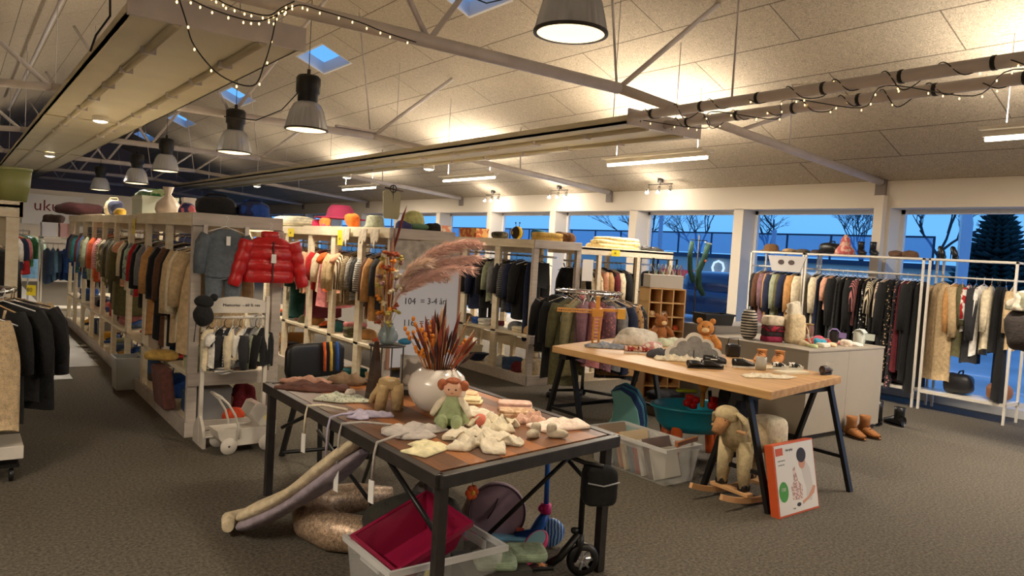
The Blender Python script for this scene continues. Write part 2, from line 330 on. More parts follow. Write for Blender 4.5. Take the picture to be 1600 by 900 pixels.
# steel post below the nearest truss, against a pillar
m = MB(); m.box(9.74, 5.05, 0, 9.845, 5.17, 2.62); struct('trim_2', m, wall_paint)
for i, (p, lab) in enumerate((((1.95), 'first'),)): pass
# long rod high on the left slope
o = tag(MB().tube([(1.05, 3.0, cz(1.05) - .35), (1.05, 24, cz(1.05) - .35)], .03, 8).build('ceiling_pipe', steel), 'thin grey pipe running lengthwise high under the left roof slope', 'pipe')
# radiant heating panels
def heat_panel(x0, x1, y0, y1, lab):
    t = thing('ceiling_heating_panel', lab, 'heating panel', ((x0 + x1) / 2, y0, 3.0), group='long radiant ceiling panels')
    hw = (x1 - x0) / 2; L = y1 - y0
    m = MB(); m.box(-hw, 0, 0, hw, L, .03); m.box(-hw, 0, 0, -hw + .015, L, .09); m.box(hw - .015, 0, 0, hw, L, .09)
    m.build('panel', panel_paint, t)
    m = MB(); m.box(-hw - .02, -.02, -.02, hw + .02, .01, .15); m.build('end_flap', steel, t)
    for s in (-.5, .5):
        m = MB(); m.tube([(s * hw, .0, -.012), (s * hw, L, -.012)], .032, 8); m.build('heating_pipe', panel_paint, t)
        for k in range(1, 9):
            q = MB(); q.box(s * hw - .055, k * .95 - .012, -.05, s * hw + .055, k * .95 + .012, -.0); q.build('pipe_clip', steel, t)
    for k in range(int(L // 6)):
        m = MB(); m.box(-hw, 6 + k * 6 - .05, -.014, hw, 6 + k * 6 + .05, 0); m.build('joint_strip', panel_paint, t)
    for k in range(5):
        for s in (-1, 1):
            m = MB(); yy = .3 + k * 5.0
            if yy < L: m.tube([(s * hw * .9, yy, .03), (s * hw * .9, yy, cz((x0 + x1) / 2 + s * hw * .9) - 3.0)], .005, 5); m.build('hanger_wire', steel, t)
    k = 0
    while k * 3 + 2 < L:
        m = MB(); m.box(-.06, k * 3 + .5, .03, .06, k * 3 + 2.5, .09); u = m.build('uplight_trough', white_metal, t)
        m = MB(); m.box(-.045, k * 3 + .55, .091, .045, k * 3 + 2.45, .094); m.build('uplight_lens', glow_warm, u)
        light('uplight', 'AREA', (0, k * 3 + 1.5, .11), PANEL_W * 3, NEUT, t, .1, 1.9, rot=(PI, 0, 0)); k += 1
    return t
heat_panel(.88, 2.03, 5.5, 28, 'long cream ceiling heating panel with two pipes, above the left aisle')
heat_panel(5.60, 6.70, 5.65, 26, 'long cream ceiling heating panel over the middle, its end wound with fairy lights')
# feed pipes toward the viewer from the right panel
for x, w_ in ((5.60, 'upper'), (6.14, 'lower')):
    t = thing('heating_feed_pipe', 'thick grey %s pipe with fairy lights, running from the middle heating panel' % ('left-hand' if w_ == 'upper' else 'right-hand'), 'pipe', (x, 5.64, 3.06))
    m = MB(); m.tube([(0, 0, 0), (0, -5.6, 0)], .048, 10); m.build('pipe', steel, t)
    for k in range(7):
        q = MB(); q.tube([(0, -.3 - k * .62, 0), (0, -.33 - k * .62, 0)], .052, 10); q.build('cable_tie', wire_black, t)
m = MB(); p = onx(1143, 160, 5.6); m.tube([(5.6, p.y, 3.1), (5.6, p.y, cz(5.6))], .011, 6); tag(m.build('pipe_hanger', steel), 'thin white rod holding up the upper feed pipe from the ceiling', 'rod')

# ---------------------------------------------------------------- lamps
alu = mat('ribbed_aluminium', (198, 200, 206), .28, .75)
prism = bpy.data.materials.new('prismatic_shade'); prism.use_nodes = True; _t = prism.node_tree; _b = _t.nodes['Principled BSDF']; _b.inputs['Base Color'].default_value = srgb((206, 212, 224)); _b.inputs['Roughness'].default_value = .2; _b.inputs['Metallic'].default_value = .55
_l = _t.nodes.new('ShaderNodeBsdfTranslucent'); _l.inputs[0].default_value = srgb((214, 222, 236)); _x = _t.nodes.new('ShaderNodeMixShader'); _x.inputs[0].default_value = .10
_t.links.new(_b.outputs[0], _x.inputs[1]); _t.links.new(_l.outputs[0], _x.inputs[2]); _t.links.new(_x.outputs[0], _t.nodes['Material Output'].inputs[0])
def highbay(x, y, z, where, lit=True):
    t = thing('pendant_lamp', 'ribbed silver dome pendant lamp, ' + where, 'pendant lamp', (x, y, z), group='dome pendant lamps under the ridge')
    m = MB(); prof = [(.212, 0), (.21, .02), (.195, .09), (.17, .19), (.135, .26), (.10, .285)]
    m.lathe(prof, 72, fl=.025, fn=24); m.build('shade', prism, t); m = MB(); m.lathe([(.205, .005), (.19, .09), (.165, .185), (.13, .25), (.1, .27), (0, .272)], 48); m.build('reflector', white_metal, t)
    m = MB(); m.lathe([(.20, -.004), (.222, -.004), (.222, .012), (.20, .012), (.20, -.004)], 36); m.build('rim', iron, t)
    m = MB(); m.lathe([(.0, -.02), (.12, -.012), (.2, .0)], 36); m.build('diffuser', glow_warm, t)
    m = MB(); m.lathe([(0, .27), (.095, .27), (.1, .3), (.1, .36), (.118, .38), (.12, .53), (.1, .555), (0, .56)], 28, fl=.03, fn=14)
    m.build('ballast_housing', black_plastic, t)
    m = MB(); m.tube([(0, 0, .55), (0, 0, .62)], .02); m.tube([(0, 0, .6), (0, 0, cz(x) - z)], .004, 5); m.build('suspension_wire', iron, t)
    if lit: light('lamp_light', 'SPOT', (0, 0, -.06), HIGHBAY_W, WARM, t, .18, spot=2.75); light('lamp_light', 'POINT', (0, 0, .10), HIGHBAY_W * .04, WARM, t, .05)
    return t
for (x, y, z, wv, lit) in ((2.89, 3.45, 2.90, 'nearest and largest at the top edge of the photo', True), (2.89, 7.6, 2.72, 'second from the front, with a looping cable', True), (2.89, 10.1, 2.66, 'third from the front, below the second truss', True),
                       (2.89, 14.1, 2.62, 'fourth from the front, the one level with the panel downlight', True), (2.75, 15.9, 2.46, 'fifth from the front, hanging slightly lower', True), (2.75, 20.4, 2.47, 'the furthest and smallest of them', True)):
    highbay(x, y, z, wv, lit)
highbay(2.89, -1.2, 2.9, 'unseen, added behind the viewer for fill light')  # unseen lamp added to brighten the ceiling and the near end
def tube_lamp(x, y0, y1, z, where, w_=TUBE_W):
    t = thing('tube_lamp', 'slim white suspended tube lamp, ' + where, 'ceiling lamp', (x, (y0 + y1) / 2, z), group='suspended tube lamps by the windows')
    h = (y1 - y0) / 2
    m = MB(); m.box(-.12, -h, .07, .10, h, .10); m.box(-.03, -h, .02, .03, h, .07); m.build('housing', white_metal, t)
    m = MB(); m.tube([(0, -h + .02, 0), (0, h - .02, 0)], .022, 10); m.build('glowing_tube', glow_tube, t)
    for s in (-1, 1):
        m = MB(); m.tube([(0, s * h * .8, .10), (0, s * h * .8, cz(x) - z)], .004, 5); m.build('hanger_wire', steel, t)
    light('tube_light', 'AREA', (0, 0, -.04), w_, NEUT, t, .12, 2 * h)
    light('tube_light', 'AREA', (0, 0, .14), w_ * .55, NEUT, t, .12, 2 * h, rot=(PI, 0, 0))
tube_lamp(7.45, 1.2, 3.0, 2.86, 'at the right edge of the photo, lighting the boards above')
tube_lamp(7.45, 6.1, 7.9, 2.9, 'below the end of the middle heating panel')
tube_lamp(7.75, 11.1, 12.9, 2.9, 'second one back, above the middle shelving')
tube_lamp(7.95, 16.3, 18.2, 2.9, 'third one back, the furthest and shortest in view')
tube_lamp(7.45, -3.6, -1.8, 2.9, 'unseen, added behind the viewer on the right as fill')  # added out of view, more light for the near right side
tube_lamp(-1.67, 1.2, 3.0, 2.9, 'unseen, added left of the viewer as fill')  # unseen mirror copy of the window-side tubes, added as fill light
def downlight(x, y, z, lab, w_=DOWN_W):
    t = thing('downlight', lab, 'downlight', (x, y, z), group='round downlights')
    m = MB(); m.lathe([(.09, .06), (.1, 0), (.085, -.01)], 20); m.build('housing', white_metal, t)
    m = MB(); m.sq((0, 0, 0), (.085, .085, .03)); m.build('lens', glow_spot, t)
    light('downlight_light', 'AREA', (0, 0, -.05), w_, NEUT, t, .14)
downlight(1.46, 11.0, 2.95, 'round glowing downlight under the left heating panel')
downlight(6.55, 11.4, 2.93, 'round glowing downlight under the middle heating panel, the nearer one')
downlight(6.55, 14.8, 2.93, 'round glowing downlight under the middle heating panel, the further one')
downlight(6.5, 20.5, 2.93, 'small round downlight at the far end of the middle heating panel')
downlight(1.46, 17.5, 2.93, 'small round downlight at the far end of the left heating panel')
def spot_track(x, y, lab):
    t = thing('spotlight_bar', lab, 'spotlight', (x, y, cz(x) - .03), group='three-spot bars on the ceiling by the windows')
    m = MB(); m.tube([(0, -.27, -.06), (0, .27, -.06)], .008, 6); m.lathe([(.05, .03), (.05, -.03), (0, -.035)], 16); m.tube([(0, 0, 0), (0, 0, -.07)], .01, 6); m.build('bar', iron, t)
    for k in (-1, 0, 1):
        m = MB(); m.tube([(0, k * .25, -.06), (-.01, k * .25, -.11)], .008, 6); m.tube([(-.01, k * .25, -.10), (-.04, k * .25, -.19)], [.022, .035], 12); h = m.build('spot_head', chrome, t)
        q = MB(); q.sq((-.043, k * .25, -.2), (.03, .03, .022)); q.build('glowing_bulb', glow_spot, h)
    light('spot_light', 'POINT', (-.2, 0, -.3), SPOT_W * 3, NEUT, t, .1)
spot_track(9.5, 8.75, 'chrome three-spot light bar on the ceiling, nearest the front')
spot_track(9.55, 11.45, 'chrome three-spot light bar on the ceiling, second from the front')
spot_track(9.6, 13.8, 'chrome three-spot light bar on the ceiling, furthest back')
# ---------------------------------------------------------------- shelving rows
def shelf_row(lab, x0, x1, y0, y1, posts, zs, ztop=1.75, end_mat=None, rail=True, name='shelving_unit', face='x'):
    # front face along local y at x0 (toward -x); built in world axes, origin at the near front corner
    t = thing(name, lab, 'shelving', (x0, y0, 0), group='pale wooden clothes shelving rows')
    D = x1 - x0; L = y1 - y0; em = end_mat or end_wood
    for k, p in enumerate(posts):
        for x in (0, D - .045):
            m = MB(); q = p - y0
            if k == 0: m.box(x, 0, 0, x + .075, .05, ztop - .1)
            else: m.box(x, q - .05, .02, x + .045, q + .06, ztop - .1)
            m.build('post', em if k == 0 else pine, t, bevel=.003)
        if k and k < len(posts):
            m = MB(); m.box(.045, q - .012, zs - .09, D - .045, q + .012, zs - .031); m.build('cross_bar', pine, t)
            m = MB(); m.box(.045, q - .012, ztop - .17, D - .045, q + .012, ztop - .1); m.build('cross_bar', pine, t)
    seg = 2.2; a = 0
    while a < L - .01:
        b = min(L, a + seg); m = MB(); m.box(-.012, a + .002, ztop - .1, .02, b - .002, ztop + (.0 if int(a / seg) % 2 == 0 else -.012)); m.build('fascia_board', pine, t, bevel=.003); a = b
    m = MB(); m.box(D - .02, 0, ztop - .1, D + .012, L, ztop); m.build('fascia_board', pine, t)
    m = MB(); m.box(-.012, -.022, ztop - .1, D + .012, 0, ztop); m.build('end_fascia', em, t, bevel=.003)
    m = MB(); m.box(.02, 0, ztop - .04, D - .02, L, ztop - .01); m.build('top_board', pine, t)
    m = MB(); m.box(0, .03, zs - .03, D, L, zs); m.build('shelf', pine, t, bevel=.003)
    m = MB(); m.box(.02, .03, .07, D, L, .1); m.build('base_shelf', pine, t)
    m = MB(); m.box(-.014, -.02, 0, .015, L, .12); m.build('plinth', end_wood, t, bevel=.003)
    m = MB(); m.box(-.014, -.022, 0, D + .01, 0, .12); m.build('end_rail', em, t, bevel=.003)
    m = MB(); m.box(0, -.02, zs - .1, D, .0, zs); m.build('end_rail', em, t, bevel=.003)
    if rail:
        m = MB(); m.tube([(D * .5, .02, ztop - .2), (D * .5, L - .02, ztop - .2)], .012, 8); m.build('hanging_rail', chrome, t)
    return t
P1 = [6.1, 6.98, 7.86, 8.74, 9.62, 10.5, 11.38, 12.26, 13.14, 13.9]
shelf_row('long pale shelving row along the left aisle, its white end facing the table', 1.46, 2.14, 6.1, 13.95, P1, .5)
P2 = [6.4, 7.05, 7.73, 8.4, 9.15, 9.9, 10.65, 11.4]
r2 = shelf_row('middle pale shelving row behind the vase, its end carrying the size poster', 3.3, 4.0, 6.4, 11.45, P2, .58)
m = MB(); m.box(.64, .1, .33, .66, 4.9, .55); m.build('back_board', pine, r2)
P3 = [6.98, 7.73, 8.48, 9.23, 9.98, 10.73, 11.5]
r3 = shelf_row('grey-white shelving row right of the poster, its empty end facing the coat rack', 5.5, 6.22, 6.98, 11.55, P3, .6)
m = MB(); m.box(.64, .1, .3, .66, 4.5, .44); m.build('back_board', pine, r3)
for k in range(3): m = MB(); m.box(.6, .3 + .8 * k, .1, .65, .37 + .8 * k, .6); m.build('back_slat', pine, r3)
# cross row 4, facing the viewer
t4 = thing('shelving_unit', 'lower pale shelving unit with a yellow blanket on top, facing the trestle table', 'shelving', (6.24, 7.0, 0), group='pale wooden clothes shelving rows')
m = MB(); m.box(0, 0, 1.61, 1.72, .035, 1.71); m.box(0, .6, 1.61, 1.72, .635, 1.71); m.box(0, 0, 1.67, 1.72, .63, 1.70); m.build('top_board', pine, t4, bevel=.003)
for x in (.32, 1.02, 1.66):
    for y in (0, .58):
        m = MB(); m.box(x, y, 0, x + .06, y + .045, 1.62); m.build('post', pine, t4, bevel=.003)
m = MB(); m.box(0, 0, .45, 1.7, .6, .48); m.build('shelf', pine, t4); m = MB(); m.box(0, 0, .05, 1.7, .6, .09); m.box(0, -.02, 0, 1.7, .01, .11); m.build('base_shelf', pine, t4)
m = MB(); m.tube([(0, .3, 1.52), (1.7, .3, 1.52)], .012); m.build('hanging_rail', chrome, t4)
# row 0 at the far left edge
t0 = thing('shelving_unit', 'pale shelving row at the left edge of the photo, green tub on top', 'shelving', (-.55, 7.0, 0), group='pale wooden clothes shelving rows')
m = MB(); m.box(-.3, 0, 1.63, .97, .03, 1.755); m.box(.94, 0, 1.63, .97, 6, 1.755); m.box(-.3, 0, 1.70, .96, 6, 1.73); m.build('top_board', pine, t0, bevel=.004)
for y in (0.02, 1.5, 3.0, 4.5, 5.95):
    for x in (-.28, .86):
        m = MB(); m.box(x, y, 0, x + .085, y + .06, 1.64); m.build('post', pine, t0, bevel=.003)
m = MB(); m.box(-.28, .02, .4, .93, 6, .43); m.box(-.28, .02, .04, .93, 6, .08); m.build('shelf', pine, t0)
m = MB(); m.tube([(.62, .02, 1.48), (.62, 6, 1.48)], .012); m.build('hanging_rail', chrome, t0)

# ---------------------------------------------------------------- garments
CLR = dict(black=(15, 15, 17), charcoal=(42, 42, 46), grey=(120, 120, 122), white=(226, 222, 214), cream=(222, 208, 178), beige=(196, 170, 130), tan=(176, 136, 88), camel=(190, 140, 84), brown=(92, 58, 38),
           olive=(92, 88, 58), khaki=(134, 126, 92), navy=(30, 38, 66), denim=(62, 88, 124), blue=(40, 84, 160), skyblue=(120, 168, 208), teal=(44, 112, 118), green=(50, 110, 64), mint=(160, 190, 168), rust=(186, 78, 38),
           orange=(226, 100, 44), red=(176, 30, 34), maroon=(98, 26, 36), pink=(222, 140, 142), rose=(190, 120, 120), peach=(226, 168, 138), lilac=(166, 146, 186), yellow=(222, 186, 80), mustard=(190, 140, 40), sage=(150, 156, 130), bottlegreen=(18, 62, 54), mauve=(128, 92, 104), hotpink=(214, 40, 110))
NICE = dict(skyblue='pale blue', bottlegreen='bottle green', hotpink='hot pink', blue='bright blue', lilac='lilac')
nice = lambda c: NICE.get(c, c)
def garment(kind, w, L, th, seed, R=None, shw=1.0):
    # hangs from the origin (hook on the rail); width along local x, thickness along y
    rr = random.Random(seed); m = MB(); n = 20; k = 13; z0 = -.075
    legs = kind in ('trousers', 'leggings')
    flare = {'dress': 1.25, 'skirt': 1.35, 'coat': 1.08}.get(kind, 1.0)
    ph = rr.random() * 6; kf = rr.choice((3, 4, 5))
    def ring(cx, z, hw, ht, t, amp):
        out = []
        for j in range(n):
            a = 2 * PI * j / n; rp = 1 + amp * math.sin(kf * a + ph + t * 2.0) + amp * .6 * math.sin((kf + 3) * a - ph)
            out.append((cx + hw * math.copysign(abs(math.cos(a)) ** .8, math.cos(a)) * (1 + amp * .12), ht * math.sin(a) * rp, z - .015 * math.cos(a * 2 + ph) * t))
        return out
    def loft(rings):
        vs = [p for r in rings for p in r]; fs = [(i * n + (j + 1) % n, i * n + j, (i + 1) * n + j, (i + 1) * n + (j + 1) % n) for i in range(len(rings) - 1) for j in range(n)]
        c0 = len(vs); vs.append((sum(p[0] for p in rings[-1]) / n, 0, rings[-1][0][2] + .02)); fs += [(c0, (len(rings) - 1) * n + j, (len(rings) - 1) * n + (j + 1) % n) for j in range(n)]
        m.add(vs, fs, 0, True)
    if legs:
        rs = []
        for i in range(4):
            t = i / 3; rs.append(ring(0, z0 - t * L * .3, w * (.30 + .08 * t), th * (.35 + .1 * t), t, .12))
        loft(rs)
        for s in (-1, 1):
            loft([ring(s * w * .19, z0 - L * .27 - t * L * .73, w * (.19 - .05 * t), th * (.42 - .1 * t), t, .14) for t in [i / 6 for i in range(7)]])
    else:
        rs = []
        for i in range(k + 1):
            t = i / k; tt = t ** 1.5 * 1.0
            z = z0 - tt * L
            if kind in ('skirt',): hw = w * (.33 + .2 * t); ht = th * (.3 + .3 * t)
            elif kind in ('top_strap', 'dungarees'): hw = w * (.28 + .2 * min(1, t * 2)); ht = th * (.3 + .25 * t)
            else:
                sh = min(1, tt * L / .07); hw = w * (.13 + .33 * sh ** .8) * (1 + (flare - 1) * t) * (1.0 if t < .5 else 1 + .04 * (t - .5)); ht = th * (.16 + .30 * min(1, tt * L / .12) + .12 * t) * (1 + (flare - 1) * t)
            rs.append(ring(0, z, hw, ht, t, .06 + .18 * t))
        loft(rs)
        if kind in ('jacket', 'coat', 'top', 'sweater', 'shirt', 'hoodie', 'tee', 'cardigan'):
            sl = {'tee': .17, 'coat': .52}.get(kind, .40) * (L if kind in ('coat',) else max(L, .4)) * (.9 if kind == 'coat' else 1.0) * shw
            if kind == 'coat': sl = min(sl, .6)
            for s in (-1, 1):
                ln = sl * (1.6 if kind != 'tee' and kind != 'coat' else 1.05); ln = min(ln, L * .96 + .02)
                sw = rr.uniform(-.02, .02); out = w * (.10 if kind != 'tee' else .16)
                pts = [(s * w * .40, 0, z0 - .055), (s * (w * .47 + out * .3), 0, z0 - .055 - ln * .22), (s * (w * .48 + out * .7), sw * .5, z0 - .055 - ln * .6), (s * (w * .47 + out), sw, z0 - .055 - ln)]
                rad = th * (.55 if kind != 'jacket' else .62); rad = min(max(rad, .032), .062) * (.8 if w < .32 else 1)
                m.tube(pts, [rad * 1.0, rad * 1.05, rad * .9, rad * .72], 9)
        if kind == 'hoodie': m.sq((0, th * .25, z0 - .03), (w * .2, th * .5, .06), n=10, m=6)
        if kind in ('top_strap', 'dungarees'):
            for s in (-1, 1): m.tube([(s * w * .16, .0, z0 + .01), (s * w * .2, .006, z0 + .06)], .008, 5)
    return m
def hanger_mb(w, wood=False):
    m = MB(); m.tube([(.0, 0, -.055), (0, 0, -.02), (.012, 0, -.004), (.018, 0, .012), (.004, 0, .022), (-.012, 0, .015)], .0028 if not wood else .0032, 5)
    r = .0045 if not wood else .009
    m.tube([(-w * .42, 0, -.11), (0, 0, -.055), (w * .42, 0, -.11)], r, 6)
    return m
hang_metal = mat('chrome_hanger', (200, 198, 195), .25, .9); hang_wood = mat('wooden_hanger', (196, 160, 112), .5); hang_plastic = mat('black_hanger', (30, 30, 32), .4); hang_white = mat('white_plastic_hanger', (226, 224, 220), .35)
HM = [hang_metal, hang_plastic, hang_wood, hang_white]
NAMES = dict(top_strap='camisole', tee='tshirt')
NEEDG = {}
LSC = 1.28
def hang(spec, loc, rz, seed, label, group, hm=None, tilt=0):
    # spec: colour, kind, length, width, (pattern, colour2, scale)
    c, kind, L, w = spec[:4]; L *= LSC; pat = spec[4] if len(spec) > 4 else None
    rr = random.Random(seed); th = {'jacket': .16, 'coat': .15, 'hoodie': .12, 'sweater': .11}.get(kind, .085) * rr.uniform(.85, 1.1) * (.9 if w < .4 else 1)
    mt = fab(CLR[c]) if not pat else fab(CLR[c], pat[0], CLR[pat[1]], pat[2])
    nm = NAMES.get(kind, kind)
    t = thing('hanging_' + nm, label, nm if nm != 'tshirt' else 't-shirt', loc, rot=(0, tilt, rz), group=group)
    garment(kind, w, L, th, seed).build('fabric', mt, t)
    hanger_mb(w).build('hanger', hm or HM[seed % 4], t)
    if seed % 3 == 0:
        q = MB(); q.box(w * .33, th * .3, -.30, w * .33 + .03, th * .3 + .003, -.24); q.build('price_tag', paper, t)
    return t
def pword(s):
    pat = s[4][0] if len(s) > 4 and s[4] else None
    return {'stripe': 'striped ', 'vstripe': 'striped ', 'wavy': 'patterned ', 'blotch': 'camouflage ', 'dots': 'speckled ', None: ''}[pat]
SEED = [100]
def glabel(specs, i, where):
    c, kind = specs[i][0], NAMES.get(specs[i][1], specs[i][1]); own = f"{nice(c)} {pword(specs[i])}{kind}"
    nb = lambda s: f"{nice(s[0])} {NAMES.get(s[1], s[1])}"
    if i == 0: return f"{own} {where}, nearest end, before {nb(specs[1])}"
    if i == len(specs) - 1: return f"{own} {where}, far end, after {nb(specs[-2])}"
    return f"{own} {where}, between {nb(specs[i-1])} and {nb(specs[i+1])}"
def hang_row(specs, p0, p1, rz, where, group, jit=.012, rzj=.12):
    p0 = Vector(p0); p1 = Vector(p1); n = len(specs); rr = random.Random(len(specs) * 7 + int(p0.y * 10))
    for i, s in enumerate(specs):
        SEED[0] += 1; p = p0.lerp(p1, (i + .5) / n) + Vector((rr.uniform(-jit, jit), rr.uniform(-jit, jit), 0))
        hang(s, p, rz + rr.uniform(-rzj, rzj), SEED[0], glabel(specs, i, where), group)
V = ('wavy', 'cream', 9); 
st = lambda c, n=14: ('stripe', c, n)
bl = lambda c, n=16: ('blotch', c, n)
dt = lambda c, n=30: ('dots', c, n)
# row 1, nearest to farthest (origin y 6.2 .. 13.8); a rail runs down the middle so sleeves reach the aisle
S1 = [('beige', 'coat', .66, .50), ('cream', 'jacket', .6, .48), ('beige', 'jacket', .62, .48), ('black', 'jacket', .66, .48), ('brown', 'coat', .68, .5), ('black', 'coat', .66, .5), ('charcoal', 'hoodie', .55, .46), ('camel', 'coat', .66, .5), ('blue', 'hoodie', .52, .46), ('grey', 'jacket', .45, .46),
      ('black', 'jacket', .5, .46), ('white', 'shirt', .45, .44, st('navy')), ('red', 'sweater', .44, .44), ('mint', 'hoodie', .44, .46, bl('grey')), ('black', 'sweater', .44, .44), ('cream', 'jacket', .42, .46), ('peach', 'tee', .4, .46), ('olive', 'coat', .66, .48), ('khaki', 'coat', .62, .48), ('charcoal', 'coat', .6, .46),
      ('olive', 'jacket', .5, .48), ('navy', 'jacket', .46, .46), ('khaki', 'hoodie', .45, .48, bl('cream')), ('sage', 'shirt', .42, .46, bl('olive', 22)), ('red', 'sweater', .42, .44, st('white')), ('pink', 'hoodie', .44, .46), ('rose', 'sweater', .4, .44), ('rust', 'jacket', .46, .48), ('orange', 'hoodie', .45, .46), ('black', 'sweater', .48, .44),
      ('sage', 'jacket', .48, .48), ('mint', 'shirt', .45, .46), ('khaki', 'jacket', .42, .46, bl('olive')), ('denim', 'jacket', .5, .46), ('black', 'trousers', .6, .4), ('maroon', 'sweater', .44, .44), ('cream', 'shirt', .4, .44), ('teal', 'hoodie', .44, .46), ('denim', 'shirt', .46, .46), ('grey', 'sweater', .42, .44), ('blue', 'jacket', .5, .46), ('navy', 'sweater', .42, .44)]
hang_row(S1, (1.68, 6.2, 1.55), (1.68, 13.7, 1.55), 0, 'in left aisle shelving', 'children\'s clothes on the left aisle rail')
S2 = [('tan', 'jacket', .40, .44), ('charcoal', 'jacket', .42, .44), ('camel', 'jacket', .5, .44), ('brown', 'jacket', .5, .44), ('grey', 'sweater', .4, .42, st('white')), ('charcoal', 'sweater', .42, .42), ('white', 'shirt', .38, .42, st('charcoal', 20)), ('charcoal', 'shirt', .42, .42, st('beige', 20)), ('brown', 'hoodie', .42, .44, ('vstripe', 'cream', 16)), ('peach', 'tee', .34, .42),
      ('beige', 'sweater', .46, .42), ('beige', 'jacket', .44, .44), ('orange', 'tee', .36, .4), ('pink', 'dress', .5, .4), ('cream', 'shirt', .38, .42), ('red', 'sweater', .36, .42), ('maroon', 'dress', .62, .4), ('peach', 'sweater', .4, .42), ('beige', 'hoodie', .42, .42), ('rose', 'shirt', .38, .4), ('bottlegreen', 'coat', .66, .44), ('white', 'shirt', .42, .42, dt('grey')), ('lilac', 'sweater', .4, .42, st('navy')), ('navy', 'sweater', .42, .42), ('pink', 'jacket', .4, .42), ('cream', 'tee', .36, .4)]
hang_row(S2, (3.52, 6.5, 1.55), (3.52, 9.6, 1.55), 0, 'in middle shelving', 'children\'s clothes on the middle row rail')
S3 = [('black', 'trousers', .8, .4), ('navy', 'trousers', .75, .4), ('black', 'jacket', .55, .44), ('navy', 'hoodie', .5, .44), ('black', 'sweater', .5, .44, st('grey')), ('charcoal', 'jacket', .45, .44), ('grey', 'sweater', .45, .44), ('sage', 'hoodie', .42, .44), ('black', 'jacket', .5, .44), ('charcoal', 'trousers', .7, .4), ('navy', 'jacket', .52, .44), ('black', 'hoodie', .5, .44), ('bottlegreen', 'sweater', .5, .44), ('navy', 'sweater', .5, .42), ('rose', 'sweater', .5, .44, dt('cream')), ('mauve', 'shirt', .5, .44, dt('cream')), ('black', 'trousers', .75, .4), ('cream', 'hoodie', .5, .44), ('peach', 'jacket', .45, .44), ('tan', 'jacket', .5, .44), ('grey', 'hoodie', .45, .44), ('black', 'coat', .6, .44), ('navy', 'shirt', .5, .42), ('cream', 'sweater', .45, .44)]
hang_row(S3, (5.74, 7.08, 1.55), (5.74, 10.0, 1.55), 0, 'in right-hand shelving row', 'children\'s clothes on the right-hand row rail')
S4 = [('black', 'top_strap', .4, .4), ('black', 'dress', .5, .4), ('cream', 'shirt', .45, .42), ('black', 'jacket', .5, .42), ('cream', 'shirt', .45, .42, dt('grey')), ('beige', 'sweater', .4, .42), ('peach', 'jacket', .42, .42), ('tan', 'jacket', .42, .44), ('black', 'hoodie', .5, .42), ('maroon', 'coat', .62, .42), ('cream', 'coat', .68, .42), ('black', 'jacket', .55, .42), ('charcoal', 'coat', .6, .42)]
hang_row(S4, (6.3, 7.3, 1.50), (7.3, 7.3, 1.50), PI / 2, 'in blanket-topped unit', 'clothes in the unit with a blanket on top', rzj=.3)
S0 = [('charcoal', 'coat', .75, .5), ('grey', 'coat', .7, .5), ('white', 'shirt', .5, .46), ('red', 'jacket', .5, .46), ('pink', 'sweater', .45, .44), ('cream', 'shirt', .45, .44), ('green', 'hoodie', .45, .46), ('skyblue', 'jacket', .5, .46), ('denim', 'shirt', .5, .44), ('maroon', 'shirt', .45, .44, st('white')), ('blue', 'jacket', .5, .44)]
hang_row(S0, (.12, 7.15, 1.48), (.12, 12.6, 1.48), 0, 'in left-edge shelving', 'clothes on the left edge row rail')
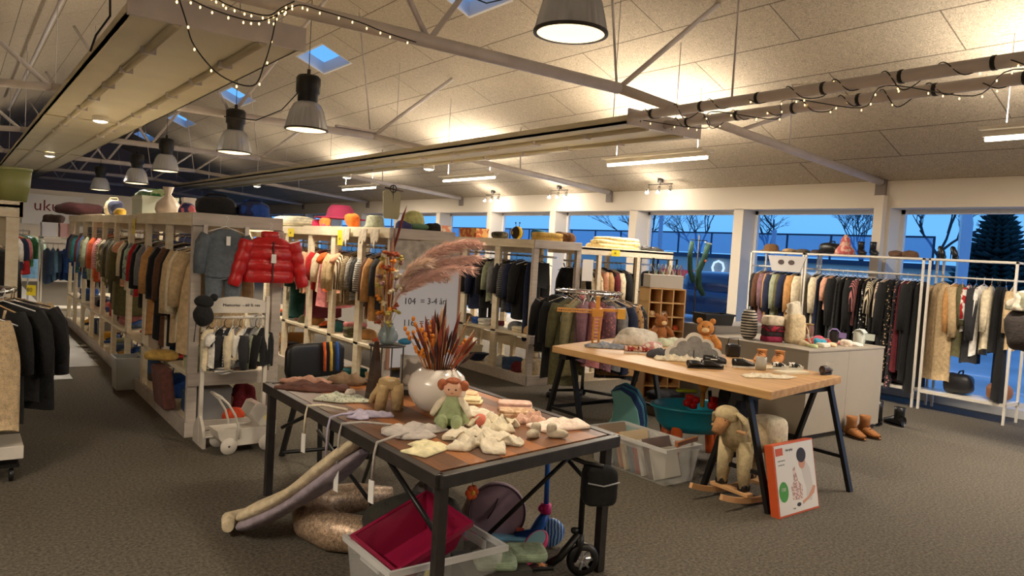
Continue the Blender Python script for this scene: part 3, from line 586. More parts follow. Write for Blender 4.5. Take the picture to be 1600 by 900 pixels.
# things hung on the fronts and ends of the shelving
jt = thing('hanging_sweater_set', 'grey knitted sweater over matching trousers, hung on the white shelving end', 'outfit', (1.68, 6.01, 1.71))
garment('sweater', .33, .36, .10, 5, shw=1.15).build('sweater', fab((88, 96, 104)), jt); gm = garment('trousers', .40, .30, .09, 6); gm.v = [(x * .95, y, z - .30) for x, y, z in gm.v]; gm.build('trousers', fab((96, 104, 112)), jt)
hanger_mb(.38).build('hanger', hang_white, jt); m = MB(); m.box(-.01, -.065, -.2, .02, -.06, -.13); m.build('price_tag', paper, jt)
m = MB(); m.box(-.17, -.03, -.12, -.14, .03, -.05); m.build('hanger_clip', chrome, jt); m = MB(); m.box(.14, -.03, -.12, .17, .03, -.05); m.build('hanger_clip', chrome, jt)
def puffer(loc, rz):
    t = thing('puffer_jacket', 'red quilted child\'s puffer jacket hung on the white shelving end', 'jacket', loc, rz); m = MB(); n = 24
    rs = []
    for i in range(25):
        z = -.09 - .36 * i / 24; q = abs(math.sin(PI * i / 24 * 4.0)) ** .5; sh = min(1, i / 4); hw = .10 + .10 * sh + .008 * q; ht = .05 + .045 * sh * (0.55 + .45 * q)
        rs += [(hw * math.cos(2 * PI * j / n), ht * math.sin(2 * PI * j / n), z) for j in range(n)]
    m.add(rs, [(i * n + (j + 1) % n, i * n + j, (i + 1) * n + j, (i + 1) * n + (j + 1) % n) for i in range(24) for j in range(n)], 0, True)
    red = mat('red_quilted_nylon', (186, 22, 26), .35, noise_s=6, noise_a=.08, bump=.4, bump_s=18, sheen=.1)
    m.build('body', red, t)
    for s in (-1, 1):
        q = MB(); pts = [Vector((s * (.18 + .10 * u), -.02, -.12 - .36 * u)) for u in [i / 20 for i in range(21)]]
        q.tube(pts, [.058 - .014 * i / 20 + .008 * abs(math.sin(PI * i / 20 * 4)) for i in range(21)], 12); q.build('sleeve', red, t)
    q = MB(); q.lathe([(.06, -.11), (.075, -.08), (.07, -.045), (.05, -.04)], 16); q.v = [(x, y * .7, z) for x, y, z in q.v]; q.build('collar', red, t)
    q = MB(); q.box(-.006, -.10, -.44, .006, -.088, -.12); q.build('zip', mat('dark_red_zip', (70, 12, 14), .5), t)
    q = MB(); q.box(-.02, -.112, -.29, .02, -.108, -.22); q.build('price_tag', paper, t); hanger_mb(.3).build('hanger', hang_white, t)
puffer((2.02, 5.99, 1.68), 0)
# ---------------------------------------------------------------- white rails by the windows
def metal_rack(lab, y0, y1, x0=9.32, x1=9.68, zt=1.81, zr=1.60, nm=True):
    t = thing('clothes_rack', lab, 'clothes rack', (x0, y0, 0), group='white metal clothes racks at the windows'); L = y1 - y0; D = x1 - x0
    for x in (0, D):
        for y in (.012, L - .012):
            m = MB(); m.box(x - .012, y - .012, 0, x + .012, y + .012, zt); m.build('post', white_metal, t)
    m = MB()
    for y in (.012, L - .012): m.box(0, y - .01, zt - .02, D, y + .01, zt)
    for x in (0, D): m.box(x - .012, 0, zt - .022, x + .012, L, zt + .002)
    for k in range(1, 8): m.box(k * D / 8 - .004, 0, zt - .008, k * D / 8 + .004, L, zt)
    m.build('top_shelf', white_metal, t)
    m = MB(); m.tube([(D / 2, 0, zr), (D / 2, L, zr)], .011); m.build('hanging_rail', white_metal, t)
    for y in (.012, L - .012):
        m = MB(); m.box(0, y - .008, zr - .01, D, y + .008, zr + .01); m.build('end_bar', white_metal, t)
    m = MB(); m.box(-.01, 0, .20, D + .01, L, .235); m.build('bottom_shelf', white_metal, t)
    return t
metal_rack('white metal clothes rack, leftmost by the window, with camel and brown coats', 5.86, 6.72)
metal_rack('long white rack of black dresses, behind the grey counter', 4.27, 5.84)
metal_rack('white metal clothes rack with long beige coat, rightmost by the window', 3.28, 4.22)
LSC = 1.0
R1 = [('cream', 'coat', .9, .42), ('black', 'dress', 1.0, .4, dt('white', 26)), ('camel', 'coat', 1.0, .46), ('navy', 'coat', .9, .46), ('olive', 'coat', .95, .46), ('sage', 'coat', .95, .46), ('navy', 'jacket', .8, .46), ('tan', 'coat', .95, .46), ('mauve', 'coat', .9, .46, dt('olive')), ('brown', 'coat', .95, .44), ('black', 'coat', .95, .42)]
hang_row(R1, (9.5, 5.90, 1.60), (9.5, 6.66, 1.60), 0, 'on leftmost window rack', 'clothes on the leftmost window rack', jit=.008)
R2 = [('black', 'dress', 1.2, .40), ('black', 'dress', 1.1, .42), ('black', 'coat', 1.0, .44), ('maroon', 'dress', 1.0, .4), ('charcoal', 'dress', 1.2, .4, dt('rose')), ('black', 'dress', 1.1, .4, dt('beige', 30)), ('black', 'coat', 1.18, .44), ('mauve', 'shirt', .6, .42, ('vstripe', 'cream', 22)), ('black', 'dress', 1.2, .42), ('cream', 'shirt', .55, .42, ('vstripe', 'black', 26)), ('black', 'dress', 1.15, .4, dt('white', 24)), ('black', 'skirt', .8, .44), ('rose', 'shirt', .55, .42, ('vstripe', 'black', 20)),
      ('black', 'coat', 1.2, .44), ('charcoal', 'skirt', 1.0, .44), ('black', 'dress', 1.1, .44), ('charcoal', 'dress', 1.1, .4, st('grey', 20)), ('black', 'coat', 1.1, .44), ('peach', 'shirt', .4, .4), ('black', 'dress', 1.1, .42), ('navy', 'dress', 1.0, .42), ('cream', 'coat', .85, .38), ('black', 'dress', 1.05, .42)]
LSC = 1.12
hang_row(R2, (9.5, 4.32, 1.60), (9.5, 5.8, 1.60), 0, 'on long window rack', 'dark clothes on the long window rack', jit=.006)
LSC = 1.0
R3 = [('beige', 'cardigan', .7, .42), ('black', 'dress', 1.28, .42), ('black', 'top_strap', .75, .42), ('cream', 'cardigan', .72, .44), ('white', 'cardigan', .8, .44), ('charcoal', 'jacket', .9, .44), ('white', 'shirt', .55, .42, bl('red', 12)), ('olive', 'coat', .85, .44), ('camel', 'cardigan', .8, .4), ('beige', 'coat', 1.15, .50)]
hang_row(R3[:9], (9.5, 3.33, 1.60), (9.5, 4.02, 1.60), .25, 'on rightmost window rack', 'clothes on the rightmost window rack', jit=.006, rzj=.3)
hang(R3[9], (9.46, 4.10, 1.60), .9, 977, 'long beige wool coat reaching almost the floor, on rightmost window rack', 'clothes on the rightmost window rack', hm=hang_wood)
LSC = 1.12
# ---------------------------------------------------------------- round racks
def round_rack(lab, c, r, z, specs, where, group, a0, a1, base=True):
    t = thing('round_clothes_rack', lab, 'clothes rack', (c[0], c[1], 0))
    m = MB(); m.tube([(r * math.cos(a), r * math.sin(a), z) for a in [2 * PI * k / 40 for k in range(41)]], .013, 8, cap=False); m.build('ring_rail', chrome, t)
    m = MB(); m.tube([(0, 0, .1), (0, 0, z)], .018, 10); m.build('centre_post', chrome, t)
    for k in range(4):
        a = PI / 4 + k * PI / 2; m = MB(); m.tube([(0, 0, z - .01), (r * math.cos(a), r * math.sin(a), z - .01)], .01, 6); m.build('spoke', chrome, t)
        m = MB(); m.tube([(0, 0, .12), (.36 * math.cos(a), .36 * math.sin(a), .09)], .016, 8); f = m.build('foot', black_metal, t)
        q = MB(); q.lathe([(0, -.012), (.034, -.012), (.034, .012), (0, .012)], 16, c=(.36 * math.cos(a), .36 * math.sin(a), .036), ax=0); q.build('castor', black_plastic, f)
    for i, s in enumerate(specs):
        a = a0 + (a1 - a0) * (i + .5) / len(specs); SEED[0] += 1
        hang(s, (c[0] + r * math.cos(a), c[1] + r * math.sin(a), z), a, SEED[0], glabel(specs, i, where), group)
SR = [('black', 'coat', .75, .42), ('olive', 'coat', .8, .46), ('khaki', 'jacket', .7, .46), ('mauve', 'jacket', .55, .44), ('rose', 'jacket', .6, .44), ('mauve', 'coat', .62, .44, dt('rose')), ('grey', 'jacket', .62, .44), ('navy', 'jacket', .66, .44), ('tan', 'jacket', .7, .44, dt('brown')), ('charcoal', 'coat', .75, .46, dt('grey')), ('camel', 'coat', .75, .44), ('black', 'jacket', .6, .44), ('mint', 'jacket', .6, .44), ('charcoal', 'hoodie', .6, .44), ('olive', 'jacket', .6, .44), ('black', 'jacket', .6, .44), ('rose', 'hoodie', .5, .44), ('grey', 'jacket', .55, .44, dt('white')), ('charcoal', 'jacket', .6, .44), ('navy', 'hoodie', .6, .44), ('brown', 'jacket', .5, .44), ('black', 'hoodie', .55, .44)]
CR = (5.55, 6.05)
round_rack('round chrome clothes rack on castors, between the shelving end and the trestle table', CR, .36, 1.20, SR, 'on round rack', 'snowsuits and jackets on the round rack', PI * .95, PI * 2.75)
SL = [('black', 'coat', .66, .5), ('black', 'jacket', .56, .5), ('black', 'coat', .62, .52), ('charcoal', 'jacket', .62, .5), ('beige', 'jacket', .4, .46, dt('cream')), ('cream', 'coat', .66, .46), ('brown', 'jacket', .36, .46), ('rose', 'shirt', .62, .42), ('cream', 'shirt', .6, .42, dt('grey')), ('charcoal', 'coat', .6, .46)]
round_rack('round chrome clothes rack at the left edge, black coats on it', (-.02, 6.0), .34, 1.14, SL, 'on left-edge round rack', 'clothes on the left edge round rack', -PI * .34, PI * .55)
SEED[0] += 1; hang(('beige', 'top_strap', .60, .29, dt('grey', 150)), (.19, 5.35, 1.08), .2, 471, 'beige speckled knitted camisole dress facing outward on the left-edge round rack', 'clothes on the left edge round rack', hm=hang_white)
# low white box on castors under the left rack
t = thing('rack_base_box', 'low white board on castors below the beige camisole, left edge', 'platform', (0.0, 5.62, 0))
m = MB(); m.box(-.3, -.2, .14, .36, .14, .22); m.build('board', white_wood, t, bevel=.004); m = MB(); m.box(-.3, -.2, .09, .34, .14, .11); m.build('frame', black_metal, t)
for x in (-.2, .3):
    m = MB(); m.lathe([(0, -.012), (.038, -.012), (.038, .012), (0, .012)], 18, c=(x, -.17, .04), ax=0); m.build('castor', black_plastic, t); 
for (px, lab) in ((8, 'white'), (22, 'red')):
    pass
# ---------------------------------------------------------------- small toy clothes rack with tiny clothes
t = thing('toy_clothes_rack', 'small white wooden toy wardrobe rack with dark writing on its arched header', 'clothes rack', (1.50, 5.84, 0), 0)
W_ = .47
for x in (0, W_):
    m = MB(); m.box(x - .014, -.018, .03, x + .014, .018, 1.13); m.build('post', white_wood, t, bevel=.002)
    m = MB(); out = [(-.14, .0), (.15, .0), (.15, .10), (.08, .17), (.02, .22), (-.02, .22), (-.09, .16), (-.14, .08)]
    m.prism(out, -.011, .011); m.v = [(x + c, a, b) for a, b, c in m.v]; m.build('side_foot', white_wood, t)
m = MB(); m.prism([(.012, 1.0), (W_ - .012, 1.0)] + [(W_ - .012 - (W_ - .024) * k / 12, 1.09 + .035 * math.sin(PI * k / 12)) for k in range(13)], -.01, .01); m.v = [(a, c, b) for a, b, c in m.v]; m.build('header_board', white_wood, t)
lettering('lettering', 'Memories  - 60 % rea', .032, ink, t, (.13, -.013, 1.05), (PI / 2, 0, 0))
m = MB(); m.tube([(0, 0, .965), (W_, 0, .965)], .011); m.build('hanging_rail', white_wood, t)
m = MB(); 
for y in (-.10, -.02, .06, .13): m.box(0, y - .012, .085, W_, y + .012, .10)
m.build('slatted_shelf', white_wood, t); m = MB(); m.tube([(0, -.14, .09), (W_, -.14, .09)], .009); m.build('front_bar', white_wood, t)
TY = [('cream', 'trousers', .3, .15), ('beige', 'trousers', .28, .15), ('white', 'tee', .28, .17), ('black', 'tee', .30, .17), ('grey', 'shirt', .33, .18, st('white', 30)), ('charcoal', 'jacket', .22, .17), ('cream', 'shirt', .24, .17), ('grey', 'sweater', .28, .18), ('beige', 'sweater', .24, .17), ('white', 'shirt', .22, .17), ('charcoal', 'sweater', .26, .17), ('brown', 'shirt', .24, .17), ('grey', 'tee', .26, .17), ('sage', 'shirt', .25, .17), ('black', 'sweater', .28, .17)]
LSC = 1.0
for i, s in enumerate(TY):
    SEED[0] += 1; hang(s, (1.535 + i * .029, 5.84 + (i % 3 - 1) * .01, .955), (-.25 + .35 * ((i * 37) % 7) / 7) + (.9 if i % 4 == 2 else .45), SEED[0], glabel(TY, i, 'on toy wardrobe rack'), 'baby clothes on the toy wardrobe rack')
LSC = 1.12

# ---------------------------------------------------------------- toy pram
t = thing('toy_pram', 'white wooden toy pram with yellow star, parked before the toy wardrobe rack', 'doll pram', (1.53, 5.60, 0), .06); t.scale = (.88, .88, .88)
m = MB(); m.prism([(.02, .13), (.08, .06), (.46, .06), (.50, .13), (.50, .20), (.0, .20)], -.11, .11); m.v = [(a, c, b) for a, b, c in m.v]; m.build('body', white_wood, t, bevel=.003)
arc = [(.36 + .0, .205), (.27, .32), (.31, .40), (.35, .405), (.41, .37), (.46, .31), (.495, .24), (.50, .205)]
for y in (-.108, .092):
    m = MB(); m.prism(arc, y, y + .016); m.v = [(a, c, b) for a, b, c in m.v]; hd = m.build('hood_side', white_wood, t)
    if y < 0:
        q = MB(); q.prism([(.41 + (.034 if k % 2 == 0 else .016) * math.sin(k * PI / 5), .28 + (.034 if k % 2 == 0 else .016) * math.cos(k * PI / 5)) for k in range(10)], y - .004, y - .001); q.v = [(a, c, b) for a, b, c in q.v]; q.build('star', mat('pale_yellow', (236, 224, 150), .6), hd)
m = MB(); pts = [(.31, .40), (.35, .405), (.41, .37), (.46, .31), (.495, .24), (.50, .205)]
for a, b in zip(pts, pts[1:]): m.beam((a[0], 0, a[1]), (b[0], 0, b[1]), .2, .008)
m.build('hood', mat('pale_pink_wood', (226, 200, 192), .5), t)
for y in (-.12, .12):
    m = MB(); m.tube([(.17, y, .12), (.17, y, .22), (.14, y, .32), (.08, y, .42), (.02, y, .48)], .014, 8, flat=.7); m.build('handle_arm', white_wood, t)
m = MB(); m.tube([(.02, -.13, .48), (.02, .13, .48)], .013); m.build('handle_bar', white_wood, t)
for x in (.09, .41):
    for y in (-.135, .135):
        m = MB(); m.lathe([(0, -.01), (.066, -.01), (.07, 0), (.066, .01), (0, .01)], 28, c=(x, y, .07), ax=1); wq = m.build('wheel', white_wood, t); q = MB(); q.lathe([(0, -.014), (.009, -.012), (.009, .014), (0, .014)], 12, c=(x, y, .07), ax=1); q.build('axle_cap', iron, wq)

# ---------------------------------------------------------------- size poster on the middle shelving end
t = thing('size_poster', 'pale blue size guide poster listing child sizes, on the middle shelving end', 'poster', (3.30, 6.36, 0))
m = MB(); m.box(.03, -.012, .42, .76, -.003, 1.36); m.build('sheet', mat('pale_blue_board', (196, 200, 214), .7), t)
m = MB(); m.box(.0, -.014, .40, .03, .01, 1.64); m.build('frame', mat('reddish_wood_strip', (150, 110, 90), .6), t); m = MB(); m.box(.76, -.014, .40, .785, .01, 1.66); m.build('frame', mat('reddish_wood_strip', (150, 110, 90), .6), t)
for (z, s) in ((1.24, '92  = 1½-2 år'), (1.03, '104  = 3-4 år'), (.82, '116  = 5-6 år')): lettering('lettering', s, .088, ink, t, (.15, -.014, z), (PI / 2, 0, 0))
m = MB(); m.box(.03, -.010, 1.36, .76, -.002, 1.64); m.build('backing_board', mat('grey_print_paper', (166, 158, 148), .8, noise_s=14, noise_a=.16), t)

# ---------------------------------------------------------------- near table
def plank_mat():
    m = bpy.data.materials.new('reclaimed_planks'); m.use_nodes = True; t = m.node_tree; b = t.nodes['Principled BSDF']
    tc = t.nodes.new('ShaderNodeTexCoord'); sp = t.nodes.new('ShaderNodeSeparateXYZ'); cb = t.nodes.new('ShaderNodeCombineXYZ'); br = t.nodes.new('ShaderNodeTexBrick')
    br.inputs['Scale'].default_value = 1; br.inputs['Brick Width'].default_value = 1.1; br.inputs['Row Height'].default_value = .095; br.inputs['Mortar Size'].default_value = .001; br.inputs['Color1'].default_value = srgb((78, 50, 34)); br.inputs['Color2'].default_value = srgb((196, 122, 62)); br.inputs['Mortar'].default_value = srgb((30, 20, 14))
    n = t.nodes.new('ShaderNodeTexNoise'); mp_ = t.nodes.new('ShaderNodeMapping'); mp_.inputs['Scale'].default_value = (40, 3, 10); n.inputs['Detail'].default_value = 5
    mx_ = t.nodes.new('ShaderNodeMixRGB'); mx_.blend_type = 'MULTIPLY'; mx_.inputs[0].default_value = .7; r = t.nodes.new('ShaderNodeValToRGB'); r.color_ramp.elements[0].color = (.4, .36, .34, 1); r.color_ramp.elements[0].position = .3; r.color_ramp.elements[1].position = .7
    t.links.new(tc.outputs['Object'], sp.inputs[0]); t.links.new(sp.outputs['Y'], cb.inputs[0]); t.links.new(sp.outputs['X'], cb.inputs[1]); t.links.new(cb.outputs[0], br.inputs['Vector'])
    t.links.new(tc.outputs['Object'], mp_.inputs[0]); t.links.new(mp_.outputs[0], n.inputs['Vector']); t.links.new(n.outputs['Fac'], r.inputs[0])
    t.links.new(br.outputs['Color'], mx_.inputs[1]); t.links.new(r.outputs[0], mx_.inputs[2]); t.links.new(mx_.outputs[0], b.inputs['Base Color']); b.inputs['Roughness'].default_value = .42; return m
TZ = .70
Q = [Vector((1.55, 4.55)), Vector((1.55, 2.48)), Vector((2.70, 2.66)), Vector((2.70, 4.40))]
t1 = thing('folding_table', 'long plank-topped table with dark iron edge and legs, covered in baby clothes', 'table', (1.55, 2.48, 0))
lo = lambda p, z: (p[0] - 1.55, p[1] - 2.48, z)
m = MB(); inn = [(1.58, 4.51), (1.58, 2.53), (2.67, 2.70), (2.67, 4.37)]
m.prism([(x - 1.55, y - 2.48) for x, y in inn][::1], TZ - .03, TZ); m.build('tabletop', plank_mat(), t1)
m = MB()
for a, b in zip(Q, Q[1:] + Q[:1]): m.beam(lo(a, TZ - .025), lo(b, TZ - .025), .045, .055)
m.build('edge_frame', iron, t1, bevel=.003)
for p, dx, dy in ((Q[0], .03, -.03), (Q[1], .03, .03), (Q[2], -.04, .03), (Q[3], -.03, -.03)):
    m = MB(); x, y, _ = lo(p, 0); m.box(x + dx - .022, y + dy - .022, .0, x + dx + .022, y + dy + .022, TZ - .05); m.build('leg', iron, t1, bevel=.003)
for (a, b) in (((.06, 1.92, .45), (.06, 1.45, TZ - .06)), ((.06, .1, .42), (.06, .62, TZ - .06)), ((1.08, .25, .42), (1.08, .75, TZ - .06)), ((.3, 1.95, .4), (.3, .9, .1)), ((1.1, .35, TZ - .06), (.55, .62, .02)), ((.25, 1.0, TZ - .06), (.6, 1.9, .03))):
    m = MB(); m.tube([a, b], .012, 8); m.build('brace', black_metal, t1)
m = MB(); m.tube([(.06, 1.9, .3), (1.1, 1.8, .3)], .012, 8); m.build('cross_bar', black_metal, t1)
# ---------------------------------------------------------------- cloth pieces
def interp(out, n):
    out = [Vector(p) for p in out]; L = [0]
    for a, b in zip(out, out[1:] + out[:1]): L.append(L[-1] + (b - a).length)
    res = []
    for i in range(n):
        d = L[-1] * i / n; k = max(j for j in range(len(out)) if L[j] <= d + 1e-9); f = (d - L[k]) / max(L[k + 1] - L[k], 1e-9); res.append(out[k].lerp(out[(k + 1) % len(out)], f))
    return res
def cloth_mb(out, th=.03, seed=0, wr=1.0, n=56, rings=9, layers=0, fr=11):
    pts = interp(out, n); c = sum(pts, Vector((0, 0))) / n; m = MB(); vs = []
    def hgt(p, s):
        q = Vector((p.x * fr, p.y * fr, seed * 3.7)); w = abs(noise.noise(q)) * 1.3 + .6 * abs(noise.noise(q * 2.3)); prof = (1 - s ** 5)
        return th * (.35 + .65 * prof) * (1 - .55 * wr + 1.1 * wr * w)
    R = [i / rings for i in range(rings + 1)]
    for s in R[1:]:
        for i, p in enumerate(pts):
            jit = 1 + .03 * wr * noise.noise(Vector((i * .5, seed, 0))) * s
            q = c.lerp(p, s * jit); vs.append((q.x, q.y, hgt(q, s)))
    base = len(vs)
    for i, p in enumerate(pts): q = c.lerp(p, 1 + .02 * wr * noise.noise(Vector((i * .5, seed, 0)))); vs.append((q.x, q.y, .001))
    vs.append((c.x, c.y, hgt(c, 0))); cc = len(vs) - 1
    fs = [(r * n + i, (r + 1) * n + i, (r + 1) * n + (i + 1) % n, r * n + (i + 1) % n) for r in range(rings) for i in range(n)] + [(cc, i, (i + 1) % n) for i in range(n)]
    m.add(vs, fs, 0, True); m.f.append([base + i for i in range(n)][::-1]); m.mi.append(0); m.sm.append(False)
    return m
RECT = lambda w, d, r=.02: [(-w / 2 + r, -d / 2), (w / 2 - r, -d / 2), (w / 2, -d / 2 + r), (w / 2, d / 2 - r), (w / 2 - r, d / 2), (-w / 2 + r, d / 2), (-w / 2, d / 2 - r), (-w / 2, -d / 2 + r)]
SHIRT = lambda w, L, s=.10: [(-w * .28, -L / 2), (w * .28, -L / 2), (w * .30, L * .18), (w * .5, L * .02), (w * .5 + s * .2, L * .22), (w * .28, L / 2), (w * .09, L * .5), (0, L * .42), (-w * .09, L * .5), (-w * .28, L / 2), (-w * .5 - s * .2, L * .22), (-w * .5, L * .02), (-w * .30, L * .18)]
PANTS = lambda w, L: [(-w * .5, -L / 2), (-w * .12, -L / 2), (0, L * .12), (w * .12, -L / 2), (w * .5, -L / 2), (w * .42, L * .2), (w * .38, L / 2), (-w * .38, L / 2), (-w * .42, L * .2)]
ROMPER = lambda w, L: [(-w * .4, -L / 2), (-w * .1, -L / 2), (0, -L * .2), (w * .1, -L / 2), (w * .4, -L / 2), (w * .32, 0), (w * .55, -L * .05), (w * .58, L * .16), (w * .3, L * .46), (w * .1, L * .5), (0, L * .44), (-w * .1, L * .5), (-w * .3, L * .46), (-w * .58, L * .16), (-w * .55, -L * .05), (-w * .32, 0)]
BONNET = lambda w, L: [(-w * .5, -L * .2), (-w * .2, -L * .5), (w * .3, -L * .45), (w * .5, 0), (w * .3, L * .45), (-w * .2, L * .5), (-w * .55, L * .2)]
def cloth(name, label, cat, out, loc, rz, m_, th=.025, seed=0, wr=1.0, group=None, tagpos=None, strings=None, fr=11):
    o = cloth_mb(out, th, seed, wr, fr=fr).build(name, m_, None, loc, rz); tag(o, label, cat, group)
    if tagpos: q = MB(); q.box(tagpos[0], tagpos[1], th * 1.1, tagpos[0] + .045, tagpos[1] + .025, th * 1.1 + .002); q.build('price_tag', paper, o)
    for s in (strings or []): q = MB(); q.tube(s, .004, 6); q.build('tie', m_, o)
    return o
def folded(name, label, cat, w, d, h, loc, rz, m_, seed=0, n=3, group=None):      # folded garment: stacked folds in one piece
    m = MB(); rr = random.Random(seed); hh = h / n
    for k in range(n): m.sq((rr.uniform(-.006, .006), rr.uniform(-.006, .006), hh * (k + .5)), (w / 2 * rr.uniform(.95, 1), d / 2 * rr.uniform(.94, 1), hh * .62), .35, 20, 8, nz=.07, ns=14, seed=seed + k, zmin=0.0)
    o = m.build(name, m_, None, loc, rz); return tag(o, label, cat, group)
def heap(name, label, cat, r, loc, rz, m_, seed=0, nz=.45, ns=9, group=None, e=.8):
    m = MB(); m.sq((0, 0, r[2] * .35), r, e, 34, 18, nz=nz, ns=ns, seed=seed, zmin=.001); return tag(m.build(name, m_, None, loc, rz), label, cat, group)
# ---------------------------------------------------------------- on the near table
cream_c = fab((226, 214, 190)); ivory = fab((232, 222, 178)); pinkc = fab((222, 184, 168)); tanc = fab((196, 156, 120), 'blotch', (214, 184, 152), 30); browny = fab((104, 66, 54)); greyc = fab((176, 168, 162)); lav = fab((176, 168, 190)); greenfl = fab((188, 190, 170), 'dots', (120, 132, 116), 60); salmon = fab((224, 148, 122)); taupe = fab((120, 96, 72)); peachc = fab((232, 192, 148)); pinkwh = fab((232, 212, 196)); darkb = fab((58, 44, 38)); beigec = fab((206, 186, 152))
T1 = 'baby clothes spread over the near table'
m = MB(); m.lathe([(r * 1.12, z * 1.05) for r, z in [(0, 0), (.06, 0), (.10, .03), (.138, .09), (.145, .14), (.128, .19), (.09, .222), (.072, .228), (.066, .224), (.085, .21), (.11, .18), (0, .1)]], 40)
tag(m.build('vase', mat('white_glazed_ceramic', (226, 218, 208), .18, coat=.6), None, (2.12, 3.47, TZ + .002)), 'round white glazed vase holding rust and ochre dried grass, on near table', 'vase')
def stem_bunch(name, lab, base, items, group=None):
    t = thing(name, lab, 'dried flowers', base, group=group)
    return t
rr = random.Random(3)
t = thing('dried_grass_bouquet', 'spiky rust, ochre and dark brown dried grass standing in the white vase', 'dried flowers', (2.12, 3.47, TZ + .14))
cols = [mat('dried_rust', (150, 66, 38), .8), mat('dried_dark_brown', (62, 32, 26), .8), mat('dried_ochre', (214, 128, 34), .8), mat('dried_tan', (178, 138, 100), .8), mat('dried_red_brown', (112, 44, 34), .8)]
for k in range(78):
    a = rr.uniform(0, 2 * PI); lean = rr.uniform(.02, .21) ; h = rr.uniform(.22, .44) * (1 - lean * .6); c = k % 5; m = MB()
    p = Vector((lean * math.cos(a) * .15, lean * math.sin(a) * .15, 0)); q = Vector((lean * math.cos(a), lean * math.sin(a), h)); mid = p.lerp(q, .55) + Vector((0, 0, .02))
    if k == 0: q = Vector((.02, -.01, .48)); mid = Vector((.01, 0, .25)); c = 1
    m.tube([p, mid, q], [.0025, .0028, .001], 5); d = (q - mid).normalized()
    if c in (0, 1, 4): m.tube([mid, mid.lerp(q, .3), mid.lerp(q, .7), q], [.003, .009, .008, .001], 6)
    elif c == 2:
        for u in (.55, .75, .95): pp = mid.lerp(q, u); m.sq(pp + Vector((rr.uniform(-.008, .008), rr.uniform(-.008, .008), 0)), (.011, .011, .015), n=7, m=4)
    else: m.tube([mid, mid.lerp(q, .6), q + d * .01], [.002, .006, .001], 5)
    m.build('grass_stem', cols[c], t)
# doll
t = thing('rag_doll', 'small rag doll with red hair and green dress, sitting against the white vase', 'doll', (2.03, 3.17, TZ), -.65)
dress = fab((156, 170, 128)); hairm = fab((156, 88, 56))
m = MB(); m.lathe([(.088, .02), (.085, .04), (.055, .10), (.034, .148), (.02, .155)], 24, fl=.06, fn=7); m.sq((0, 0, .03), (.075, .06, .03)); m.build('dress', dress, t)
for s in (-1, 1):
    m = MB(); m.tube([(s * .025, -.02, .03), (s * .035, -.09, .03), (s * .036, -.11, .032)], [.022, .024, .024], 10); m.sq((s * .036, -.125, .042), (.03, .024, .04)); m.build('leg', dress, t)
    m = MB(); m.tube([(s * .03, 0, .14), (s * .065, -.02, .11), (s * .088, -.045, .075), (s * .095, -.055, .06)], [.02, .02, .015, .012], 10); m.build('arm', cream_c, t)
    m = MB(); m.sq((s * .056, .0, .205), (.022, .026, .03), nz=.4, ns=30, seed=s); m.build('hair_bunch', hairm, t)
    m = MB(); m.sq((s * .018, -.046, .19), (.0045, .003, .0045), n=8, m=5); m.build('eye', mat('doll_eye', (20, 16, 14), .3), t)
m = MB(); m.sq((0, 0, .188), (.05, .047, .045)); m.build('head', skin, t)
m = MB(); m.sq((0, .012, .2), (.054, .046, .044), nz=.15, ns=30); m.sq((0, -.018, .228), (.035, .025, .014), nz=.3, ns=40); m.build('hair', hairm, t)
m = MB(); m.sq((0, -.047, .173), (.008, .002, .002), n=8, m=4); m.build('mouth', mat('doll_mouth', (170, 70, 60), .6), t)
tag(MB().sq((0, 0, .036), (.036, .036, .036), nz=.1, ns=20).build('knitted_ball', fab((216, 120, 100)), None, (2.14, 3.07, TZ)), 'small coral knitted ball beside the rag doll', 'ball')
cloth('baby_shirt', 'pale yellow baby top with frilled hem, near the front table corner', 'baby top', [(-.12, -.07), (.10, -.10), (.13, .08), (.02, .10), (-.01, .03), (-.10, .07)], (1.68, 2.83, TZ + .001), .55, ivory, .018, 3, group=T1)
cloth('baby_bodysuit', 'cream crumpled baby bodysuit at the table\'s front edge', 'baby clothes', ROMPER(.34, .36), (1.98, 2.82, TZ + .001), -.75, cream_c, .035, 5, 1.2, T1, fr=22)
cloth('baby_blouse', 'ivory crocheted baby top lying behind the cream bodysuit', 'baby clothes', SHIRT(.26, .2), (2.20, 3.02, TZ + .001), -.3, fab((222, 210, 182)), .045, 8, 1.3, T1, fr=20)
S_ = lambda *p: [tuple(q) for q in p]
o = cloth('baby_romper', 'light grey baby romper with long ties hanging over the table edge', 'baby clothes', ROMPER(.26, .30), (1.78, 3.12, TZ + .001), 1.9, greyc, .025, 9, 1.0, T1)
# ties that hang over the left edge with price labels
def tie(lab, y0, zz, x_in, ytab, cm):
    t = thing('hanging_tie', lab, 'cord', (1.535, y0, TZ)); m = MB(); m.tube([(x_in - 1.535, ytab - y0, .02), ((x_in - 1.535) * .4, (ytab - y0) * .3, .022), (-.012, 0, .012), (-.022, 0, -.04), (-.022, .01, zz)], .0065, 7); m.build('cord', cm, t)
    m = MB(); m.beam((-.024, .01, zz), (-.028, .0, zz - .10), .004, .05, up=(0, 1, 0)); m.build('price_label', paper, t)
tie('grey cord with white price label, hanging nearest the front table corner', 2.98, -.16, 1.72, 3.05, greyc)
tie('grey cord with two white price labels, hanging mid table edge', 3.36, -.22, 1.72, 3.22, greyc)
tie('lavender cord with white price label, third back along the table edge', 3.5, -.20, 1.66, 3.52, lav)
tie('pale cord hanging down furthest back on the table edge', 3.80, -.14, 1.66, 3.60, cream_c)
cloth('baby_shirt', 'lavender baby top beside the standing beige trousers', 'baby clothes', SHIRT(.15, .24), (1.74, 3.50, TZ + .001), 1.2, lav, .02, 12, 1, T1, fr=18)
